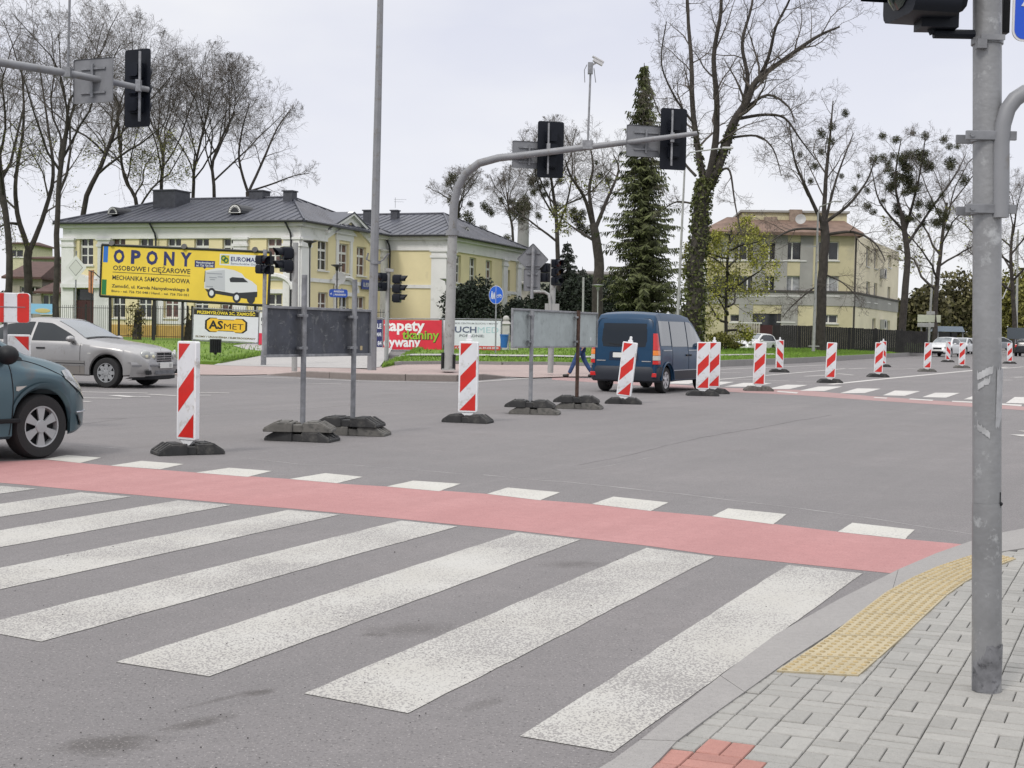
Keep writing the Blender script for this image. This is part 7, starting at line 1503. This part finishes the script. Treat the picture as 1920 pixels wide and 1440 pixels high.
for sg in (1, -1):
    mb = MB(); L = [(1.82, .42), (2.14, .40), (2.16, .30), (1.9, .30)]; mb.add([(x, sg * (c.y(x, z) + .016), z) for x, z in L], [list(range(4)) if sg > 0 else [3, 2, 1, 0]]); mb.build('bumper_insert', M['black_plastic'], c.root)
    mb = MB(); mb.tube([(x, sg * (c.y(x, .445) + .014), .445 + (x - 1.8) * .0) for x in (1.80, 1.88, 1.96, 2.04, 2.12)], .009, 5); mb.build('bumper_chrome', M['chrome'], c.root)
    mb = MB(); mb.add([(x, sg * (c.y(x, z) + .006), z) for x, z in ((1.0, .73), (1.13, .735), (1.03, .685), (1.0, .69))], [(0, 1, 2, 3) if sg > 0 else (3, 2, 1, 0)]); mb.build('side_repeater', M['lamp_clear'], c.root)
    mb = MB(); mb.box((.7, sg * (c.y(.7, .38) + .01), .40), (.7, .03, .045)); mb.build('rub_strip', M['black_plastic'], c.root, bevel=.01)
c.side('headlight', lamp_h, 1.62, 2.13, lambda x: max(.56, .80 - .55 * (x - 1.62)), lambda x: c.zt(x) - .035 - .05 * max(0, 1.75 - x) / .13, 14, 4, .010); c.mirror(.86, 1.0, M['black_plastic'], (.10, .12, .095)); c.side('mirror_triangle', M['black_plastic'], .90, 1.12, .985, lambda x: max(.99, c.zt(x) - .085), 6, 2, .010)
mb = MB(); mb.box((2.2, 0, .4), (.02, .5, .11)); mb.build('number_plate', platem, c.root)
# --- dark blue van turning right
navyp = mat('navy_van_paint', (.005, .036, .085), .28, .0, coat=.08, spec=.3, var=.04, vscale=3); hd = radians(90 - 27); fw = G(1241, 737); o_ = fw - (rotz(hd) @ Vector((-1.3, -.70, 0)))
c = Car('blue_van', 'dark blue family van seen from behind driving off to the right', 'van', (o_.x, o_.y, 0), hd, navyp,
        [(-1.93, .95), (-1.92, 1.15), (-1.885, 1.45), (-1.84, 1.66), (-1.75, 1.77), (-1.45, 1.82), (0, 1.81), (.45, 1.75), (.75, 1.60), (1.32, 1.14), (1.6, 1.05), (1.9, .92), (2.02, .78), (2.07, .6)],
        [(-1.93, .9), (-1.85, 1.04), (0, 1.02), (1.2, 1.0), (1.9, .8), (2.07, .5)], [(-1.93, .76), (-1.86, .81), (-1.7, .83), (1.2, .83), (1.6, .81), (1.9, .70), (2.07, .5)],
        [(-1.93, .72), (-1.8, .70), (-1.5, .67), (0, .66), (.6, .68), (1.3, .74), (1.8, .66), (2.07, .4)], (-1.30, 1.30), .30, sill=.26, arch=.05, smooth=.012)
c.wheels(.70, .185, 'six', mat('van_hubcap', (.5, .5, .52), .35, .3)); zh = lambda x: min(c.zt(x) - .13, 1.64)
vg = mat('van_glass', (.012, .017, .024), .05, spec=.3); vs = mat('reflecting_van_glass', (.02, .028, .036), .03, spec=.9, coat=1.0); c.side('side_window', vs, -1.70, -1.02, 1.08, zh); c.side('side_window', vs, -.95, .08, 1.06, zh); c.side('side_window', vs, .14, 1.08, 1.05, lambda x: min(zh(x), c.zt(x) - .09)); c.over('windscreen', vg, .70, 1.26, lambda x: .62)
xr = lambda z: next((a[0] + (b[0] - a[0]) * (z - a[1]) / (b[1] - a[1]) for a, b in zip(c.prof, c.prof[1:]) if a[1] <= z <= b[1]), c.x0)
def rear(name, m_, P, off, parent=None):
    from mathutils.geometry import tessellate_polygon
    mb = MB(); V = [(xr(z) - off, y, z) for y, z in P]; mb.add(V, [t[::-1] for t in tessellate_polygon([[Vector((y, z, 0)) for y, z in P]])]); return mb.build(name, m_, parent or c.root)
def rwin(w0, w1, z0, z1, r_): 
    P = rrect(-w0, z0, w0, z1, r_, 4); return [(y * (1 - (1 - w1 / w0) * (z - z0) / (z1 - z0)), z) for y, z in P]
mb = MB(); nz = 8; ny = 14
for i in range(nz + 1):
    z = 1.045 + .53 * i / nz; w_ = .655 - .035 * i / nz - (.06 if i in (0, nz) else 0)
    for j in range(ny + 1): y = w_ * (2 * j / ny - 1); mb.v.append((xr(z) - .014 + .03 * (y / .65) ** 4, y, z))
for i in range(nz):
    for j in range(ny): mb.f.append([i * (ny + 1) + j, (i + 1) * (ny + 1) + j, (i + 1) * (ny + 1) + j + 1, i * (ny + 1) + j + 1]); mb.m.append(0)
rwn = mb.build('rear_window', vg, c.root, smooth=True); rear('wiper', M['black_plastic'], [(-.02, 1.06), (.35, 1.11), (.35, 1.125), (-.02, 1.075)], .022, rwn)
rear('number_plate', platem, rrect(-.26, .80, .26, .91, .01, 2), .020); rear('plate_shade', mat('shaded_navy', (.003, .014, .04), .4), rwin(.36, .34, .74, .935, .03), .010); rear('brake_light', M['lamp_red'], [(-.09, 1.70), (.09, 1.70), (.09, 1.735), (-.09, 1.735)], .02)  # flat patch round the plate; the recess's shade is put into its darker navy
rear('tailgate_badge', M['chrome'], [(-.66, .715), (-.44, .715), (-.44, .735), (-.66, .735)], .012); rear('tailgate_badge', M['chrome'], [(.44, .715), (.66, .715), (.66, .735), (.44, .735)], .012)
mb = MB(); mb.tube([(xr(z) - .006, sg * w_, z) for sg in (1,) for w_, z in ((.70, .60), (.70, 1.0), (.66, 1.6), (.60, 1.68), (0, 1.70))], .006, 4); mb.tube([(xr(z) - .006, -w_, z) for w_, z in ((.70, .60), (.70, 1.0), (.66, 1.6), (.60, 1.68), (0, 1.70))], .006, 4); mb.build('tailgate_gap', seam_m, c.root)
for sg in (1, -1):
    for z0, z1, m_, nm in ((.98, 1.36, M['lamp_red'], 'tail_light'), (.86, .98, M['lamp_amber'], 'indicator_light'), (.75, .86, M['lamp_clear'], 'reversing_light'), (.66, .75, M['lamp_red'], 'tail_light')):
        mb = MB(); n = 5
        for i in range(n + 1):
            z = z0 + .004 + (z1 - z0 - .008) * i / n; xx = xr(max(z, .95)); f = .05 * max(0, (z - 1.1) / .26); yy = c.y(-1.80, z)
            mb.v += [(xx - .012, sg * (.705 - f * .3), z), (xx - .016, sg * (.755 - f), z), (xx + .03, sg * (yy + .008), z), (xx + .15 - f, sg * (yy + .014), z)]
        for i in range(n):
            for j in range(3): q = [i * 4 + j, i * 4 + j + 1, i * 4 + 5 + j, i * 4 + 4 + j]; mb.f.append(q if sg < 0 else q[::-1]); mb.m.append(0)
        mb.build(nm, m_, c.root, smooth=True)
bp_ = mat('dark_bumper_plastic', (.018, .022, .032), .6)
mb = MB(); ny = 24; zs = [(.25, .10), (.29, .0), (.42, -.04), (.54, -.045), (.60, -.02), (.61, .05)]
for j in range(ny + 1):
    y = -.835 + 1.67 * j / ny; t = abs(y) / .835; x = -1.945 + .14 * max(0, (t - .6) / .4) ** 2
    for z, e in zs: mb.v.append((x + e, y, z))
k = len(zs)
for j in range(ny):
    for i in range(k - 1): mb.f.append([j * k + i, j * k + i + 1, (j + 1) * k + i + 1, (j + 1) * k + i]); mb.m.append(0)
mb.build('rear_bumper', bp_, c.root, smooth=True, sharp=40); c.side('rear_bumper', bp_, -1.86, -1.655, .30, .605, 4, 3, .012)
for sg in (1, -1): mb = MB(); mb.box((-1.94, sg * .73, .42), (.03, .16, .09), rotz(sg * .4)); mb.build('reflector', M['lamp_red'], c.root, bevel=.01)
c.side('side_cladding', bp_, -.93, .93, .28, .50, 18, 2, .010); c.side('rub_strip', mat('pale_strip', (.32, .34, .37), .4), -.93, .93, .505, .525, 18, 1, .014); c.side('window_rail', mat('pale_rail', (.34, .36, .38), .4), -1.60, -1.05, .965, .985, 10, 1, .012); c.side('window_rail', mat('pale_rail', (.34, .36, .38), .4), .1, 1.0, .965, .985, 10, 1, .012)
c.seam('panel_gaps', [[(.11, .28 + z * .072) for z in range(20)], [(-.98, .62 + z * .05) for z in range(21)], [(1.12, .3 + z * .036) for z in range(20)]], seam_m)
for sg in (1, -1):
    for x in (.22, -.02): mb = MB(); mb.box((x, sg * (c.y(x, .86) + .012), .86), (.12, .03, .04)); mb.build('door_handle', M['black_plastic'], c.root, bevel=.008)
    mb = MB(); mb.tube([(-1.30 + .40 * cos(a), sg * (.835), .30 + .40 * sin(a)) for a in [pi * i / 14 for i in range(15)]], .022, 6); mb.build('wheel_arch_lip', navyp, c.root, smooth=True)
c.mirror(1.02, 1.04, navyp, (.07, .10, .10)); mb = MB(); mb.tube([(-1.80, .0, .34), (-1.95, .0, .33)], .03, 8); mb.build('exhaust_pipe', M['rust'], c.root)
for sg in (1, -1): mb = MB(); mb.ball((1.95, sg * .6, .78), 1, 12, 8, sc=(.1, .13, .12)); mb.build('headlight', lamp_h, c.root, smooth=True)
mb = MB()
for x, y in ((.35, .36), (.35, -.36), (-.75, .36), (-.75, -.36)): mb = MB(); mb.box((x, y, 1.22), (.10, .26, .2)); mb.build('head_rest', M['black_plastic'], c.root, bevel=.04)
# --- far cars
HATCH = dict(prof=[(-2.0, .7), (-1.96, 1.0), (-1.8, 1.28), (-1.3, 1.42), (-.5, 1.46), (.0, 1.43), (.4, 1.27), (.9, 1.0), (1.3, .94), (1.75, .84), (1.95, .7), (2.02, .5)], belt=[(-2.0, .66), (-1.8, .92), (0, .9), (1, .86), (1.7, .76), (2.02, .46)],
             half=[(-2.0, .68), (-1.8, .83), (-1, .86), (1.2, .86), (1.6, .82), (1.9, .68), (2.02, .5)], top=[(-2.0, .6), (-1.5, .60), (0, .58), (.5, .66), (1, .74), (1.6, .70), (2.02, .4)], axles=(-1.25, 1.25), r=.30)
def far_car(name, label, px, py, head, pm, Y=None, z=0.0):
    p = G(px, py, z) if Y is None else Vector((A(px, py, Y).x, Y, z)); c = Car(name, label, 'car', (p.x, p.y, z), radians(head), pm, **HATCH)
    c.wheels(.73, .19, 'seven'); c.side('side_window', gl, -1.55, .68, .93, lambda x: c.zt(x) - .09); c.over('windscreen', wsg, .05, .84, lambda x: smooth_tab(c.top, x) - .06); c.over('rear_window', gl, -1.86, -1.40, lambda x: .52)
    for sg in (1, -1):
        mb = MB(); mb.ball((1.86, sg * .60, .70), 1, 12, 8, sc=(.12, .15, .08)); mb.build('headlight', lamp_h, c.root, smooth=True); mb = MB(); mb.box((-1.93, sg * .66, .86), (.08, .16, .24)); mb.build('tail_light', M['lamp_red'], c.root, bevel=.02)
    mb = MB(); mb.box((2.01, 0, .62), (.04, .62, .14)); mb.box((2.01, 0, .36), (.05, .9, .12)); mb.build('grille', M['black_plastic'], c.root, bevel=.02); mb = MB(); mb.box((2.035, 0, .48), (.02, .5, .1)); mb.build('number_plate', platem, c.root); c.mirror(.66, .92, pm); return c
wcar = paint('white_car_paint', (.60, .61, .62), .0, .3); dk = paint('black_car_paint', (.02, .022, .026), .2, .3); gy = paint('grey_car_paint', (.25, .26, .28), .4, .35)
far_car('white_hatchback', 'white hatchback parked on the drive before the slatted gate', 1415, 662, 232, wcar, Y=96, z=.0)
far_car('white_car', 'white car with dark grille coming towards the camera between the far beacons', 1771, 668, -123, wcar, Y=100)
far_car('white_car.001', 'second white car right behind the oncoming one', 1801, 662, -123, wcar, Y=118)
far_car('dark_car', 'dark car cut by the right edge driving away', 1926, 660, 62, dk, Y=112)
far_car('grey_car', 'grey car parked far off right of the near pole', 1876, 655, 10, gy, Y=140, z=.2)
far_car('black_car', 'black car behind the beacon beside the near grey pole', 1826, 658, -120, dk, Y=124)
# ---------------------------------------------------------------- the walking person behind the pale board
def skin_mesh(name, V, E, R, m, parent, root=0, sub=2):
    me = bpy.data.meshes.new(name); me.from_pydata(V, E, []); o = bpy.data.objects.new(name, me); C.objects.link(o)
    o.modifiers.new('skin', 'SKIN'); me.skin_vertices[0].data[root].use_root = True
    for i, r in enumerate(R): me.skin_vertices[0].data[i].radius = (r, r) if not isinstance(r, tuple) else r
    s = o.modifiers.new('sub', 'SUBSURF'); s.levels = sub; s.render_levels = sub
    dg = bpy.context.evaluated_depsgraph_get(); nm = bpy.data.meshes.new_from_object(o.evaluated_get(dg)); bpy.data.objects.remove(o); nm.name = name
    nm.materials.clear(); nm.materials.append(m); nm.polygons.foreach_set('use_smooth', [True] * len(nm.polygons)); q = bpy.data.objects.new(name, nm); C.objects.link(q); q.parent = parent; return q
pp = G(1088, 707, .02); per = thing('person', 'person in dark jacket and blue jeans striding left behind the pale traffic board', 'person', pp, radians(0))
skin = mat('skin', (.45, .26, .19), .6, var=.05); jean = mat('blue_jeans', (.025, .055, .15), .85, var=.25, vscale=8); jack = mat('dark_brown_jacket', (.055, .045, .042), .85, var=.2, vscale=6); shoe = mat('dark_shoes', (.02, .018, .017), .5); hair = mat('dark_hair', (.03, .022, .018), .7)
# walking to the left (-x): left leg stretched forward, right leg trailing
bodyV = [(0, 0, .95), (-.02, 0, 1.12), (-.03, 0, 1.32), (-.05, 0, 1.46), (-.06, 0, 1.53), (-.075, 0, 1.60), (-.08, 0, 1.68), (-.075, 0, 1.74),
         (.0, -.09, .90), (-.16, -.09, .52), (-.33, -.09, .11), (-.39, -.09, .08), (.01, .09, .90), (.10, .09, .52), (.34, .09, .14), (.315, .09, .09),
         (-.04, -.20, 1.40), (.12, -.24, 1.13), (.05, -.25, .92), (-.04, .20, 1.40), (-.20, .25, 1.14), (-.36, .24, .98)]
bodyE = [(0, 1), (1, 2), (2, 3), (3, 4), (4, 5), (5, 6), (6, 7), (0, 8), (8, 9), (9, 10), (10, 11), (0, 12), (12, 13), (13, 14), (14, 15), (3, 16), (16, 17), (17, 18), (3, 19), (19, 20), (20, 21)]
bodyR = [.13, .12, .135, .09, .052, .075, .092, .06, .085, .058, .042, .032, .085, .058, .042, .032, .06, .045, .034, .06, .045, .034]
skin_mesh('body', bodyV, bodyE, bodyR, skin, per)
skin_mesh('trousers', [(0, 0, .95), (.0, -.09, .88), (-.08, -.09, .70), (-.16, -.09, .52), (-.25, -.09, .30), (-.34, -.09, .09), (.01, .09, .88), (.055, .09, .70), (.10, .09, .52), (.22, .09, .32), (.345, .09, .13)], [(0, 1), (1, 2), (2, 3), (3, 4), (4, 5), (0, 6), (6, 7), (7, 8), (8, 9), (9, 10)], [.145, .10, .088, .075, .068, .062, .10, .088, .075, .068, .062], jean, per)
skin_mesh('jacket', [(0, 0, .86), (-.01, 0, 1.0), (-.03, 0, 1.2), (-.04, 0, 1.36), (-.05, 0, 1.47), (-.055, 0, 1.51), (-.04, -.21, 1.40), (.04, -.24, 1.26), (.12, -.25, 1.13), (.07, -.26, .98), (-.04, .21, 1.40), (-.12, .24, 1.27), (-.20, .26, 1.14), (-.33, .25, 1.01)], [(0, 1), (1, 2), (2, 3), (3, 4), (4, 5), (3, 6), (6, 7), (7, 8), (8, 9), (3, 10), (10, 11), (11, 12), (12, 13)], [.165, .165, .165, .165, .10, .07, .085, .07, .062, .05, .085, .07, .062, .05], jack, per, 0)
for sg, c0, c1, c2, nm in ((-1, (-.335, -.09, .055), (-.42, -.09, .04), (-.53, -.09, .045), 'shoe'), (1, (.36, .09, .11), (.32, .09, .06), (.225, .09, .035), 'shoe')): skin_mesh(nm, [c0, c1, c2], [(0, 1), (1, 2)], [.055, .05, .038], shoe, per)
mb = MB(); mb.ball((-.065, 0, 1.70), .105, 14, 10, sc=(1.0, .9, 1.0)); mb.ball((-.025, 0, 1.66), .09, 12, 8, sc=(.9, 1.0, 1.1)); mb.build('hair', hair, per, smooth=True)
mb = MB(); mb.ball((-.175, 0, 1.655), .018, 8, 6, sc=(1, .8, 1.3))
for sg in (-1, 1): mb.ball((-.07, sg * .095, 1.655), .026, 8, 6, sc=(.7, .4, 1.2))
mb.build('nose_and_ears', skin, per, smooth=True)
mb = MB()
for sg in (-1, 1): mb.ball((-.160, sg * .034, 1.685), .011, 8, 6)
mb.ball((-.160, 0, 1.615), .02, 8, 5, sc=(.5, 1.2, .3)); mb.build('eyes_and_mouth', mat('eye_dark', (.03, .02, .018), .4), per, smooth=True)
def hand(p, d, dn):
    """palm, four curled fingers and a thumb"""
    p = Vector(p); d = Vector(d).normalized(); n = Vector(dn).normalized(); s_ = d.cross(n); V = [p, p + d * .05, p + d * .085]; E = [(0, 1), (1, 2)]; R = [.026, .034, .032]
    skin_mesh('hand', V, E, [(.02, .034), (.018, .04), (.016, .038)], skin, per)
    for k, L in enumerate((.062, .072, .068, .052)):
        b = p + d * .085 + s_ * (.03 - .02 * k); f = [b, b + d * L * .4 + n * .004, b + d * L * .75 + n * .018, b + d * L * .9 + n * .04]; skin_mesh('finger', f, [(0, 1), (1, 2), (2, 3)], [.0095, .009, .008, .0065], skin, per, 0, 1)
    b = p + d * .03 + s_ * .036; skin_mesh('thumb', [b, b + d * .03 + s_ * .018 + n * .008, b + d * .055 + s_ * .016 + n * .02], [(0, 1), (1, 2)], [.012, .010, .008], skin, per, 0, 1)
hand((.05, -.25, .93), (-.15, 0, -1), (-1, 0, .1)); hand((-.36, .24, .985), (-.7, 0, -.7), (-.7, 0, .7))
